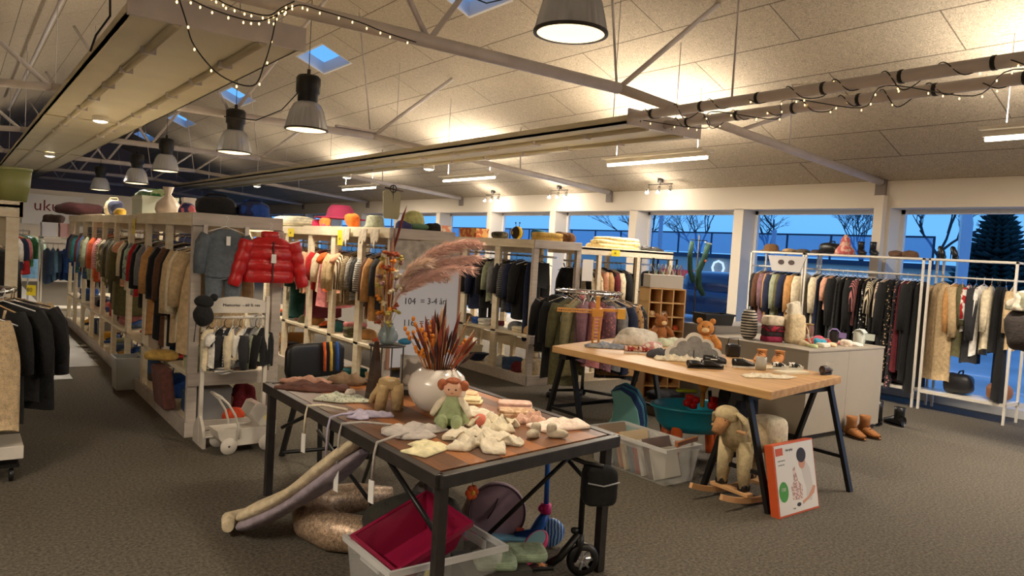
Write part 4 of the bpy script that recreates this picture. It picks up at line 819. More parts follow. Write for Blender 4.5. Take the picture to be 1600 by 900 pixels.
cloth('baby_shirt', 'speckled pale green folded blouse on the left half of the table', 'baby clothes', [(-.15, -.08), (.02, -.1), (.16, -.03), (.15, .06), (.0, .09), (-.14, .07)], (1.78, 3.92, TZ + .001), -.75, greenfl, .028, 13, .8, T1)
cloth('baby_trousers', 'dusty brown baby trousers at the table\'s far left corner', 'baby clothes', [(-.22, -.10), (.05, -.12), (.22, -.02), (.18, .08), (-.05, .1), (-.2, .05)], (1.76, 4.28, TZ + .001), -.7, browny, .03, 14, 1, T1)
cloth('baby_shirt', 'dusty pink baby top over the brown trousers, far left corner', 'baby clothes', [(-.16, -.03), (.12, -.04), (.16, .02), (0, .05), (-.15, .04)], (1.76, 4.43, TZ + .006), -.65, fab((176, 132, 112)), .035, 15, 1, T1)
cloth('woolly_hat', 'taupe knitted cap at the far edge of the near table', 'hat', BONNET(.24, .16), (2.0, 4.36, TZ + .001), -.6, taupe, .06, 16, .7, T1)
folded('felt_slipper', 'small dark brown felt slipper pair beside the taupe cap', 'slippers', .13, .09, .04, (2.16, 4.26, TZ), -.6, darkb, 3, 2)
cloth('baby_shirt', 'coral pink striped baby top near the far end of the table', 'baby clothes', [(-.18, -.07), (.16, -.07), (.19, .05), (.05, .09), (-.17, .07)], (2.36, 4.24, TZ + .001), -.6, fab((230, 162, 140), 'stripe', (214, 120, 104), 30), .035, 18, .9, T1)
cloth('baby_bootee', 'small white bootee beside the brown trousers', 'bootee', BONNET(.07, .05), (1.88, 4.05, TZ + .001), .4, fab((226, 214, 200)), .035, 19, .5)
# cone
m = MB(); m.lathe([(0, 0), (.058, 0), (.056, .01), (.040, .14), (.022, .28), (.014, .34), (0, .345)], 5, sm=False)
tag(m.build('wooden_cone_tree', mat('smoky_brown_glass', (58, 42, 34), .15, coat=.5, noise_s=6, noise_a=.15), None, (1.93, 3.84, TZ), .3), 'tall smoky brown pyramid ornament standing on the near table', 'ornament')
# standing beige trousers
t = thing('baby_trousers', 'beige knitted baby trousers standing upright, between pyramid and vase', 'baby trousers', (1.90, 3.60, TZ), -.4)
m = MB(); m.sq((0, 0, .145), (.062, .032, .035), .6, nz=.15, ns=20)
for s in (-1, 1): m.tube([(s * .035, 0, .14), (s * .042, 0, .08), (s * .048, .0, .0)], [.036, .036, .03], 14)
m.tube([(-.05, 0, .14), (-.09, -.01, .08), (-.1, -.01, .04)], [.015, .016, .014], 8)
m.build('fabric', fab((186, 160, 116), 'vstripe', (170, 142, 98), 50), t); m = MB(); m.lathe([(.05, .15), (.055, .165), (.05, .17)], 20); m.v = [(x, y * .55, z) for x, y, z in m.v]; m.build('waistband', fab((206, 190, 160)), t)
# wire stand, glass vase with dried flowers and pampas
t = thing('wire_stand', 'thin dark metal plant stand on the near table, behind the pyramid', 'stand', (2.08, 4.0, TZ))
m = MB(); m.lathe([(0, .29), (.11, .29), (.11, .30), (0, .30)], 28); m.build('top', iron, t)
for k in range(4): a = PI / 4 + k * PI / 2; m = MB(); m.tube([(.1 * math.cos(a), .1 * math.sin(a), .29), (.1 * math.cos(a), .1 * math.sin(a), 0)], .004, 6); m.build('leg', iron, t)
m = MB(); m.lathe([(0, 0), (.035, 0), (.058, .025), (.062, .05), (.045, .09), (.026, .11), (.03, .125)], 28)
tag(m.build('glass_vase', clear_plastic('blue_grey_glass', (120, 146, 150), .55), None, (2.08, 4.0, TZ + .302)), 'small blue-grey glass vase on the wire stand', 'vase')
t = thing('dried_flower_arrangement', 'tall dried blossoms and pink pampas plumes rising from the blue-grey glass vase', 'dried flowers', (2.08, 4.0, TZ + .33))
pet = [mat('dried_cream', (206, 190, 158), .8), mat('dried_olive_yellow', (176, 158, 78), .8), mat('dried_mauve', (150, 112, 110), .8), cols[0], cols[2]]
rr = random.Random(8)
for k in range(44):
    a = rr.uniform(0, 2 * PI); z = rr.uniform(.08, .52); rad = .02 + .05 * rr.random(); p = Vector((rad * math.cos(a) - .01, rad * math.sin(a), z)); m = MB()
    m.tube([(0, 0, 0), (p.x * .4, p.y * .4, z * .6), p], .0018, 5)
    for j in range(5): m.sq(p + Vector((rr.uniform(-.016, .016), rr.uniform(-.016, .016), rr.uniform(-.012, .012))), (.013, .013, .009), n=7, m=4)
    m.build('blossom', pet[k % 5], t)
pamp = [mat('pampas_pink', (236, 200, 188), 1), mat('pampas_rose', (220, 180, 168), 1), mat('pampas_cream', (240, 214, 196), 1)]
Rt = Vector((.80, -.60, 0))
for k in range(9):
    m = MB(); u = k / 8; ex = .20 + .32 * rr.random() ** .7; tip = Rt * ex + Vector((rr.uniform(-.06, .06), rr.uniform(-.06, .06), .36 + .24 * (1 - u) + .05 * rr.random())); st_ = Vector((.01, 0, .18)); ctl = Rt * ex * .35 + Vector((0, 0, tip.z * .95 + .02))
    bez = lambda s: st_ * (1 - s) ** 2 + ctl * 2 * s * (1 - s) + tip * s * s
    m.tube([Vector((0, 0, 0)), st_] + [bez(j / 8) for j in range(1, 9)], .0018, 5)
    for j in range(620):
        s = .25 + .75 * rr.random(); p = bez(s); d = (bez(min(1, s + .05)) - bez(s - .05)).normalized(); side = Vector((rr.gauss(0, 1), rr.gauss(0, 1), rr.gauss(0, 1))).normalized()
        ln = .11 * (1 - .55 * abs(s - .55)) * rr.uniform(.45, 1); q = p + d * ln * .8 + side * ln * .5 + Vector((0, 0, -.25 * ln)); mid_ = p.lerp(q, .5) + side * .004
        n_ = d.cross(side).normalized() * .0008
        m.add([p - n_, p + n_, mid_ + n_, q, mid_ - n_], [(0, 1, 2, 3, 4)], 0)
    m.build('pampas_plume', pamp[k % 3], t)
m = MB(); m.tube([(0, 0, .1), (.0, .0, .5), (.02, -.01, .60), (.045, -.03, .74), (.06, -.04, .80)], [.002, .003, .014, .013, .002], 8, flat=.35); m.build('red_feather', mat('dark_red_feather', (104, 34, 28), .8), t)
m = MB(); m.tube([(-.0, 0, .1), (-.01, 0, .35), (0.0, 0, .55), (.01, .0, .66)], [.004, .005, .012, .004], 7); m.build('bark_twig', fab((150, 116, 100)), t)
m = MB(); m.sq((.0, .0, 0), (.045, .02, .02), nz=.3, ns=20); tag(m.build('ribbon_bow', fab((40, 112, 150)), None, (2.15, 3.92, TZ + .325)), 'blue ribbon bow on the edge of the wire stand', 'bow')
# framed grey photo behind
t = thing('framed_photo', 'clear acrylic frame with grey photo, standing behind the vase', 'picture frame', (2.22, 3.92, TZ), -.7)
m = MB(); m.box(-.08, -.006, .03, .08, .006, .24); m.build('frame', mat('grey_acrylic', (176, 174, 170), .3), t); m = MB(); m.box(-.06, -.009, .05, .06, -.0065, .22); m.build('photo', mat('grey_photo', (120, 116, 110), .5, pat='blotch', rgb2=(190, 186, 178), ps=9), t)
m = MB(); m.box(-.09, -.03, 0, .09, .03, .03); m.build('base', black_plastic, t)
# right half piles
for (nm, lab, w_, d_, h_, x, y, a, mt_, n_) in (
    ('folded_trousers', 'peach folded baby trousers right of the vase, behind the cream pile', .27, .13, .028, 2.46, 3.80, -.65, peachc, 2),
    ('folded_trousers', 'pale cream folded baby trousers right of the vase, nearer than the peach pair', .27, .14, .03, 2.38, 3.64, -.65, fab((236, 216, 170)), 2),
    ('folded_shirt', 'grey and white folded baby top behind the peach trousers', .18, .11, .04, 2.42, 4.02, -.6, fab((196, 190, 182), 'stripe', (226, 222, 214), 30), 3),
    ('folded_trousers', 'dusty pink folded baby trousers on the right half of the table', .20, .12, .05, 2.56, 3.34, -.6, pinkc, 3),
    ('folded_shirt', 'tan patterned folded baby clothes below the dusty pink trousers', .20, .12, .045, 2.45, 3.18, -.6, tanc, 3)):
    folded(nm, lab, 'baby clothes', w_, d_, h_, (x, y, TZ), a, mt_, int(x * 100), n_, T1)
cloth('baby_shirt', 'off-white baby top between the doll and the dusty pink trousers', 'baby clothes', [(-.13, -.07), (.10, -.09), (.14, .04), (.02, .09), (-.13, .06)], (2.26, 3.36, TZ + .001), -.6, fab((226, 216, 196)), .03, 22, 1, T1)
cloth('ruffled_collar', 'small tan ruffled baby collar lying beside the white top', 'collar', RECT(.12, .07), (2.24, 3.48, TZ + .001), -.6, beigec, .04, 23, 1.3, T1, fr=30)
cloth('baby_cardigan', 'pinkish white baby cardigan at the right end of the table', 'baby clothes', [(-.15, -.07), (.14, -.12), (.19, -.02), (.12, .09), (-.14, .08)], (2.52, 2.93, TZ + .001), .1, pinkwh, .035, 24, .8, T1)
cloth('baby_socks', 'pinkish baby frill pants behind the white cardigan', 'baby clothes', RECT(.16, .09), (2.46, 3.07, TZ + .001), -.4, fab((216, 176, 156)), .04, 25, 1.2, T1, fr=24)
for k, (x, y, a, l_) in enumerate(((2.27, 2.80, .5, 'left'), (2.38, 2.75, 2.4, 'right'))):
    m = MB(); m.sq((0, 0, .022), (.055, .026, .022), .8, nz=.15, ns=20, zmin=0); m.sq((.028, 0, .045), (.026, .024, .026), .7, nz=.1, ns=20); tag(m.build('baby_bootee', fab((196, 184, 162)), None, (x, y, TZ), a), f'sandy knitted baby bootee near the table\'s right edge, the {l_} one', 'bootee', 'sandy bootees')
# ---------------------------------------------------------------- black chair and bag behind the table
t = thing('black_folding_chair', 'black metal chair behind the far end of the near table', 'chair', (2.22, 5.12, 0), .25)
for (x, y, x2, y2) in ((-.22, -.2, -.16, -.1), (.22, -.2, .16, -.1), (-.22, .25, -.17, .16), (.22, .25, .17, .16)):
    m = MB(); m.beam((x, y, 0), (x2, y2, .46), .032, .032); m.build('leg', black_metal, t)
m = MB(); m.box(-.24, -.2, .45, .24, .22, .485); m.build('seat', black_plastic, t, bevel=.01)
m = MB(); m.sq((0, .2, .70), (.26, .03, .13), .35); m.build('backrest', black_plastic, t)
for s in (-1, 1): m = MB(); m.beam((s * .22, .2, .46), (s * .22, .21, .72), .03, .03); m.build('back_post', black_metal, t)
m = MB(); m.box(-.05, -.11, -.2, .05, -.105, -.08); m.box(.0, -.11, -.06, .03, -.1, 0)
for k, (x, c, l_) in enumerate(((.02, 'orange', 'orange'), (.06, 'yellow', 'yellow'), (.10, 'blue', 'blue'))):
    q = MB(); q.tube([(0, 0, 0), (.005, -.015, -.08), (.012, -.01, -.22)], .011, 7); tag(q.build('baby_strap_toy', fab(CLR[c]), None, (2.22 + .05 * k, 5.28, .84)), f'{l_} fabric strap hanging over the black chair back', 'strap', 'coloured straps on the black chair')
# ---------------------------------------------------------------- trestle table
light_wood = mat('light_oak', (206, 164, 108), .5, pat='grain', rgb2=(184, 138, 86), ps=(20, 2, 20), noise_s=3, noise_a=.06)
t2 = thing('trestle_table', 'light wooden table top on black A-frame trestles, right half of the room', 'table', (4.20, 2.80, 0)); T2 = .80
m = MB(); m.prism([(0, 0), (1.22, .22), (1.30, 2.6), (-.03, 2.16)], T2 - .055, T2); m.build('tabletop', light_wood, t2, bevel=.004)
for ky, y in enumerate((.26, 2.05)):
    for x in (.06, 1.05):
        for s in (-1, 1):
            m = MB(); m.beam((x, y + s * .27, 0), (x, y + s * .05, T2 - .06), .042, .03); m.build('leg', black_metal, t2)
        m = MB(); m.beam((x, y - .2, .24), (x, y + .2, .24), .025, .025); m.build('spreader', black_metal, t2)
    m = MB(); m.beam((.0, y, T2 - .08), (1.12, y, T2 - .08), .09, .045); m.build('crossbeam', black_metal, t2)
    m = MB(); m.beam((.06, y + .2, .24), (1.05, y + .2, .24), .03, .03); m.build('low_rail', black_metal, t2)
T2G = 'clothes and shoes on the trestle table'
GR = fab((150, 150, 150), 'blotch', (120, 126, 140), 20)
cloth('baby_shirt', 'light grey baby top with blue print at the trestle table\'s far end', 'baby clothes', [(-.20, -.08), (.18, -.1), (.22, .05), (.0, .1), (-.2, .07)], (4.62, 4.74, T2 + .001), -.6, GR, .035, 31, .9, T2G)
heap('crumpled_bag', 'crumpled white plastic bag of clothes on the trestle table', 'bag', (.20, .13, .11), (5.12, 4.86, T2), -.5, fab((214, 208, 196)), 4, .5, 8)
heap('crumpled_bag', 'small pink and white bundle before the white plastic bag', 'bag', (.10, .07, .05), (4.98, 4.56, T2), -.5, fab((206, 150, 150), 'blotch', (226, 214, 206), 16), 5, .4, 12)
heap('frilly_bundle', 'greenish white frilly bundle, rightmost beside the plastic bag', 'baby clothes', (.11, .08, .06), (5.36, 4.72, T2), -.3, fab((206, 214, 190)), 6, .5, 12)
def shoe(name, lab, cat, loc, rz, m_, sole, L=.13, h=.05, boot=0, group=None, extra=None, lace=None):
    t = thing(name, lab, cat, loc, rz, group); w_ = L * .19; m = MB()
    rings = []; n = 14
    for i in range(9):
        u = i / 8; x = -L / 2 + L * u; hw = w_ * (.72 + .38 * math.sin(PI * min(1, u * 1.0) * .9) if u < .97 else .5); hw *= (1 - max(0, u - .85) * 3.2); hh = h * (1.0 if u < .45 else 1 - .62 * ((u - .45) / .55) ** .8); hw = max(hw, w_ * .28)
        rings.append([(x, hw * math.cos(2 * PI * j / n), .012 + hh * .5 + hh * .5 * math.sin(2 * PI * j / n)) for j in range(n)])
    vs = [p for r in rings for p in r]; m.add(vs, [(i * n + j, (i + 1) * n + j, (i + 1) * n + (j + 1) % n, i * n + (j + 1) % n) for i in range(8) for j in range(n)] + [[j for j in range(n)][::-1], [8 * n + j for j in range(n)]], 0, True)
    if boot: m.tube([(-L * .26, 0, h * .5), (-L * .25, 0, h + boot * .6), (-L * .25, 0, h + boot)], [w_ * 1.05, w_ * 1.0, w_ * 1.12], 14)
    else: m.lathe([(w_ * .78, h * .8), (w_ * .85, h * 1.06), (w_ * .7, h * 1.0), (w_ * .6, h * .5)], 14, c=(-L * .26, 0, 0))
    m.build('upper', m_, t)
    q = MB(); q.prism([(L * .5 * math.cos(a) * (1.02), (w_ * (1.12 if math.cos(a) > -.2 else .95)) * math.sin(a)) for a in [2 * PI * k / 20 for k in range(20)]], 0, .014); q.build('sole', sole, t)
    if lace:
        q = MB()
        for k in range(3): x = L * (-.04 + .11 * k); zz = h * (1.0 - .17 * k) + .012; q.tube([(x, -w_ * .5, zz - .006), (x, 0, zz + .003), (x, w_ * .5, zz - .006)], .0035, 5)
        q.build('laces', lace, t)
    return t
red_pat = fab((150, 52, 44), 'blotch', (210, 180, 160), 30); tan_l = mat('tan_suede', (190, 124, 62), .8, noise_s=12, noise_a=.08); blk_l = mat('black_leather', (24, 23, 24), .35); wht_l = mat('white_rubber', (220, 216, 208), .5); brn_l = mat('dark_brown_leather', (62, 44, 34), .5)
for k in range(2): shoe('baby_slipper', f'red patterned baby slipper before the white bag, {"left" if k == 0 else "right"} of the pair', 'shoe', (4.60 + .10 * k, 4.42 - .06 * k, T2), -.5 + .2 * k, red_pat, wht_l, .14, .05, group='red slippers')
cloth('woolly_hat', 'charcoal knitted cap on the trestle table, left of the cloud sign', 'hat', BONNET(.2, .16), (4.66, 4.16, T2 + .001), -.5, fab((66, 66, 72)), .07, 33, .4, T2G)
cloth('baby_shirt', 'cream ruffled baby top at the foot of the cloud sign', 'baby clothes', [(-.18, -.06), (.16, -.07), (.2, .03), (0, .07), (-.18, .05)], (4.66, 3.98, T2 + .001), -.7, cream_c, .035, 34, 1.3, T2G, fr=24)
# cloud sign
t = thing('cloud_sign', 'grey cloud-shaped wooden sign with white scalloped edge on the trestle table', 'sign', (4.80, 3.94, T2), -.60)
lob = [(-.17, .055, .055), (-.10, .115, .06), (0.0, .155, .07), (.10, .115, .06), (.17, .055, .055)]
def cloud(g):
    pts = []
    for k in range(90):
        a = PI * k / 89; d = Vector((math.cos(a), math.sin(a) * 1.0)); best = 0
        for (cx, cy, r) in lob:
            o_ = Vector((0, .03)); f_ = o_ - Vector((cx, cy)); b_ = f_.dot(d); c_ = f_.dot(f_) - (r + g) ** 2; ds = b_ * b_ - c_
            if ds > 0: best = max(best, -b_ + math.sqrt(ds))
        pts.append((o_.x + d.x * best, o_.y + d.y * best))
    return pts + [(-.225 - g, .0), (.225 + g, .0)][::1] if False else [(.20 + g, 0)] + pts + [(-.20 - g, 0)]
m = MB(); m.prism(cloud(.006), 0, .016); m.v = [(a, -c, b) for a, b, c in m.v]; m.build('edge', white_wood, t)
m = MB(); m.prism([(x * .87, .012 + (y - .012) * .86) for x, y in cloud(.006)], .016, .019); m.v = [(a, -c, b + .004) for a, b, c in m.v]; m.build('felt_face', fab((140, 138, 136)), t); m = MB(); m.tube([(0, -.02, .03), (0, -.021, .09)], .004, 5); m.build('slit', ink, t)
for k, (x, y, a, l_) in enumerate(((4.52, 3.66, -.3, 'left'), (4.62, 3.60, -.6, 'right'))):
    s_ = shoe('sandal', f'black strappy sandal in front of the cloud sign, the {l_} one', 'shoe', (x, y, T2), a, blk_l, black_plastic, .17, .05, group='black sandals'); q = MB(); q.box(-.02, -.02, .07, .03, .0, .075); q.build('price_tag', paper, s_)
for k, (x, y, a, l_) in enumerate(((4.82, 3.74, -.9, 'left'), (4.95, 3.56, -.5, 'right'))): shoe('sneaker', f'black sneaker with white sole, {l_} one of the pair right of the cloud sign', 'shoe', (x, y, T2), a, blk_l, wht_l, .18, .06, group='black sneakers', lace=wht_l)
heap('black_shoe_tongue', 'small black textile shoe lying behind the black sneakers', 'shoe', (.07, .05, .035), (4.95, 3.80, T2), .4, fab((36, 34, 36)), 9, .4, 16)
for k, (x, y, l_) in enumerate(((5.30, 3.66, 'left'), (5.40, 3.54, 'right'))): shoe('ankle_boot', f'tan suede child\'s ankle boot, {l_} one on the trestle table', 'shoe', (x + .0, y + .02 * k, T2), PI + .35, tan_l, mat('crepe_sole', (206, 176, 128), .7), .20, .085, .03, group='tan ankle boots', lace=brn_l)
m = MB(); m.lathe([(0, 0), (.04, 0), (.042, .10), (.038, .10), (.036, .01), (0, .01)], 24); mg = tag(m.build('glass_jar', clear_plastic('cloudy_glass', (200, 200, 192), .5), None, (5.0, 3.44, T2)), 'cloudy glass candle jar on the trestle table before the tan boots', 'jar')
m = MB(); m.lathe([(0, .011), (.035, .011), (.035, .04), (0, .04)], 20); m.build('wax', mat('cream_wax', (220, 206, 170), .6), mg)
cloth('leather_insole', 'cream leather soles lying before the cloudy glass jar', 'baby clothes', [(-.22, -.05), (.1, -.10), (.24, -.02), (.12, .05), (-.18, .07)], (4.74, 3.20, T2 + .001), -.35, cream_c, .016, 41, 1.2, T2G, fr=22)
cloth('leather_insole', 'cream cloth under the tan ankle boots', 'cloth', RECT(.3, .2), (5.22, 3.50, T2 + .001), -.4, fab((222, 206, 174)), .008, 42, .8, T2G)
for k, (x, y, l_) in enumerate(((5.10, 3.34, 'left'), (5.22, 3.28, 'right'))): shoe('baby_sandal', f'black and white baby sandal on the trestle table front, {l_} one', 'shoe', (x, y, T2 + .02), -.5, fab((30, 30, 32), 'blotch', (220, 216, 208), 30), wht_l, .12, .04, group='black white baby sandals')
m = MB(); m.box(-.13, -.06, 0, .13, .06, .02); tag(m.build('ivory_card', mat('ivory_card', (226, 216, 190), .6), None, (5.10, 3.24, T2), -.15, bevel=.002), 'flat ivory card under the black and white baby sandals', 'card')
sh = shoe('brown_shoe', 'single dark brown shoe with white tag at the trestle table\'s right corner', 'shoe', (5.37, 3.12, T2), .2, brn_l, black_plastic, .17, .06); m = MB(); m.box(.085, -.03, .02, .088, .03, .085); m.build('price_tag', paper, sh)
m = MB(); m.sq((0, 0, .055), (.055, .05, .055), .25); bb = tag(m.build('handbag', blk_l, None, (5.42, 4.02, T2), -.6), 'small black box bag with thin handle, behind the trestle table shoes', 'bag'); m = MB(); m.tube([(-.05, 0, .1), (-.04, 0, .16), (.04, 0, .16), (.05, 0, .1)], .004, 6); m.build('handle', blk_l, bb)
def bear(lab, loc, rz, m_, s=1.0, m2=None, name='teddy_bear', cat='teddy bear', hat=None):
    t = thing(name, lab, cat, loc, rz); m = MB(); m.sq((0, 0, .075 * s), (.062 * s, .052 * s, .078 * s)); m.sq((0, -.01 * s, .185 * s), (.055 * s, .05 * s, .05 * s))
    for k in (-1, 1):
        m.sq((k * .042 * s, 0, .232 * s), (.02 * s, .012 * s, .02 * s)); m.tube([(k * .045 * s, 0, .13 * s), (k * .085 * s, -.03 * s, .09 * s), (k * .09 * s, -.05 * s, .06 * s)], [.026 * s, .024 * s, .022 * s], 10); m.tube([(k * .035 * s, -.02 * s, .03 * s), (k * .06 * s, -.10 * s, .03 * s)], [.03 * s, .028 * s], 10); m.sq((k * .062 * s, -.12 * s, .04 * s), (.026 * s, .018 * s, .034 * s))
    m.build('body', m_, t); q = MB(); q.sq((0, -.055 * s, .175 * s), (.024 * s, .018 * s, .018 * s)); q.build('muzzle', m2 or fab((226, 196, 150)), t)
    for k in (-1, 1): q = MB(); q.sq((k * .02 * s, -.056 * s, .2 * s), (.005 * s,) * 3, n=8, m=5); q.build('eye', blk_l, t)
    return t
bear('brown plush bear sitting upright, left behind the cloud sign', (5.44, 4.88, T2), -.3, fab((150, 92, 44)), 1.15)
bear('honey coloured plush bear leaning behind the right of the cloud sign', (5.16, 4.12, T2), -.9, fab((196, 132, 66)), 1.3)
# wooden crane toy standing behind the table edge
cw = mat('yellow_toy_wood', (200, 138, 56), .6, noise_s=10, noise_a=.06)
t = thing('toy_crane', 'yellow-brown wooden toy tower crane with long jib, at the trestle table\'s far end', 'toy crane', (4.62, 4.90, T2), -.62)
m = MB()
for s in (-1, 1):
    for u in (-1, 1): m.box(s * .028 - .006, u * .028 - .006, 0, s * .028 + .006, u * .028 + .006, .27)
for k in range(9): m.box(-.034, -.034, .02 + .03 * k, .034, .034, .026 + .03 * k)
m.build('tower', cw, t)
m = MB(); m.box(-.05, -.04, .26, .05, .04, .33); m.box(-.018, -.018, .33, .018, .018, .44); m.build('cab', cw, t)
m = MB(); m.beam((-.36, 0, .315), (.03, 0, .315), .03, .012); m.beam((-.36, 0, .29), (.03, 0, .29), .03, .008)
for k in range(18): m.beam((-.36 + k * .021, 0, .29), (-.35 + k * .021, 0, .315), .028, .006)
m.build('jib', cw, t); m = MB(); m.box(.04, -.015, .31, .25, .015, .335); m.build('counter_jib', cw, t); m = MB(); m.box(.18, -.03, .25, .25, .03, .34); m.build('counterweight', mat('ochre_toy_wood', (214, 160, 60), .6), t)
# ---------------------------------------------------------------- under the trestle table
tealp = mat('turquoise_plastic', (34, 150, 172), .3, coat=.3)
t = thing('water_play_table', 'turquoise plastic toddler water table with orange feet, under the trestle table', 'water table', (4.92, 3.98, 0), -.55)
m = MB(); m.lathe([(0, .22), (.22, .22), (.27, .28), (.30, .40), (.325, .405), (.325, .42), (.30, .43), (.27, .41), (.24, .30), (0, .27)], 36); m.v = [(x * 1.15, y * .85, z) for x, y, z in m.v]; m.build('basin', tealp, t)
for a in (.7, 2.4, 3.9, 5.5):
    m = MB(); m.tube([(.24 * math.cos(a), .18 * math.sin(a), .26), (.27 * math.cos(a), .2 * math.sin(a), .0)], [.05, .04], 12); m.build('leg', mat('orange_plastic', (228, 104, 44), .35), t)
redp = mat('red_plastic', (206, 34, 30), .35)
for (x, y) in ((-.05, -.05), (.13, -.12)):
    m = MB()
    for k in range(4): a = k * PI / 2 + .4; m.sq((x + .035 * math.cos(a), y, .46 + .035 * math.sin(a)), (.034, .035, .028), .5, n=10, m=6)
    m.build('paddle_wheel', redp, t)
m = MB(); m.tube([(.04, -.06, .42), (.04, -.06, .58)], .018); m.lathe([(.018, .54), (.06, .63), (.055, .63), (.012, .545)], 16, c=(.04, -.06, 0)); m.build('funnel', mat('orange_yellow_plastic', (228, 158, 50), .35), t)
m = MB(); m.sq((-.10, -.06, .55), (.09, .03, .014), .5); m.build('chute', mat('lime_plastic', (196, 214, 40), .35), t)
m = MB(); m.tube([(.10, -.08, .44), (.09, -.07, .56)], .016); m.build('lever', black_plastic, t)
# clear crate of books under and before it
t = thing('clear_crate', 'clear plastic crate packed with thin books, on the floor before the water table', 'crate', (4.02, 3.47, 0), 0)
def tub(t, w, d, h, mi=clear_tub, rim=clear_rim, th=.006, taper=.03):
    m = MB(); a = [(taper, taper), (w - taper, taper), (w - taper, d - taper), (taper, d - taper)]; b = [(0, 0), (w, 0), (w, d), (0, d)]
    vs = [(x, y, .004) for x, y in a] + [(x, y, h) for x, y in b]; m.add(vs, [(3, 2, 1, 0), (0, 1, 5, 4), (1, 2, 6, 5), (2, 3, 7, 6), (3, 0, 4, 7)]); m.build('tub', mi, t, solid=.004)
    m = MB()
    for (x0, y0, x1, y1) in ((-.015, -.015, w + .015, 0), (-.015, d, w + .015, d + .015), (-.015, 0, 0, d), (w, 0, w + .015, d)): m.box(x0, y0, h - .02, x1, y1, h + .006)
    m.build('rim', rim, t)
    for x in (w * .02, w * .98):
        m = MB(); m.box(x - .004, d * .3, h - .06, x + .004, d * .7, h - .02); m.build('handle', rim, t)
tub(t, .36, .78, .27)
bk = [(206, 200, 184), (120, 100, 90), (226, 220, 210), (176, 60, 50), (90, 110, 130), (214, 190, 150), (200, 120, 70), (60, 80, 60), (186, 186, 196), (150, 130, 110)]
bn = ['off-white', 'brown', 'white', 'red', 'slate blue', 'sand', 'orange', 'dark green', 'light grey', 'taupe']
for k in range(10):
    m = MB(); th = .012 + .008 * (k % 3); m.box(-.14, -th / 2, 0, .14, th / 2, .22 + .02 * ((k * 3) % 4))
    o = m.build('picture_book', mat('book_cover_%d' % k, bk[k], .5), None, (4.20, 3.60 + k * .058, .015)); o.rotation_euler = (-.30, 0, 0); tag(o, f'thin {bn[k]} book standing in the clear crate, {"nearest end" if k == 0 else "farthest end" if k == 9 else "between the " + bn[k-1] + " and " + bn[k+1] + " ones"}', 'book', 'books in the clear crate')
m = MB(); m.box(-.15, -.012, 0, .15, .012, .03); o = tag(m.build('wooden_board', mat('brown_lid', (170, 106, 60), .5), None, (4.30, 3.53, .276), .2), 'brown wooden strip lying across the crate rim', 'board')
# fin shapes
t = thing('wave_climbing_toy', 'teal and navy fin-shaped foam pieces leaning together under the trestle table\'s far end', 'play foam', (4.86, 4.78, 0), -.55)
fin = [(-.22, 0), (-.12, .05), (-.06, .14), (-.05, .26), (-.08, .38), (0, .40), (.10, .34), (.17, .22), (.20, .10), (.20, 0)]
fin2 = [(-.05, 0), (-.03, .12), (-.05, .26), (-.10, .37), (0, .41), (.12, .36), (.2, .24), (.23, .1), (.23, 0)]
for k, (c, f_) in enumerate((((126, 186, 174), fin), ((30, 60, 110), fin2), ((60, 140, 160), fin2), ((30, 60, 110), fin2), ((60, 140, 160), fin2))):
    m = MB(); m.prism(f_, 0, .034); m.v = [(a + .022 * k, .04 * k + c_, b * (1 + .02 * k)) for a, b, c_ in m.v]; m.build('foam_fin', mat('foam_%d_%d' % (c[0], c[1]), c, .6), t, bevel=.008)
# rocking sheep
wool = fab((196, 178, 138)); face = fab((176, 128, 84)); wdl = mat('pale_beech', (206, 160, 112), .5)
t = thing('rocking_sheep', 'beige plush rocking sheep on wooden rockers, under the trestle table', 'rocking toy', (4.37, 3.07, 0), -.05)
m = MB(); m.sq((.04, 0, .42), (.20, .105, .11), .85, nz=.12, ns=9); m.tube([(-.12, 0, .42), (-.18, 0, .52), (-.2, 0, .58)], [.09, .08, .06], 14); m.sq((-.22, 0, .60), (.085, .075, .06), .9, nz=.12, ns=14)
for (x, y) in ((-.11, -.07), (-.11, .07), (.17, -.07), (.17, .07)): m.tube([(x, y, .42), (x * 1.05, y * 1.2, .25), (x * 1.1, y * 1.35, .11)], [.062, .05, .036], 12)
m.build('body', wool, t)
m = MB(); m.tube([(-.24, 0, .58), (-.29, 0, .53), (-.32, 0, .48)], [.055, .045, .035], 12); m.build('muzzle', face, t)
for s in (-1, 1):
    m = MB(); m.tube([(-.2, s * .06, .62), (-.19, s * .12, .58), (-.18, s * .145, .52)], [.02, .034, .02], 10, flat=.5); m.build('ear', wool, t)
    m = MB(); m.sq((-.285, s * .035, .57), (.008,) * 3, n=8, m=5); m.build('eye', blk_l, t)
    m = MB(); pts = [(-.38 + .76 * k / 12, s * .13, .035 + .065 * ((k - 6) / 6) ** 2) for k in range(13)]
    for a, b in zip(pts, pts[1:]): m.beam(a, b, .024, .036)
    m.build('rocker', wdl, t)
for x in (-.13, .19): m = MB(); m.box(x - .03, -.16, .07, x + .03, .16, .095); m.build('crossboard', wdl, t, bevel=.004)
m = MB(); m.tube([(-.2, -.14, .50), (-.2, .14, .50)], .012); m.build('handle_rod', wdl, t)
for (x, y) in ((-.12, -.095), (-.12, .095), (.187, -.095), (.187, .095)): m = MB(); m.sq((x, y, .12), (.036, .036, .03), .5); m.build('hoof', blk_l, t)
m = MB(); m.sq((.20, 0, .44), (.12, .12, .12), .45, nz=.05, ns=10); m.build('seat_back', fab((214, 204, 180)), t)
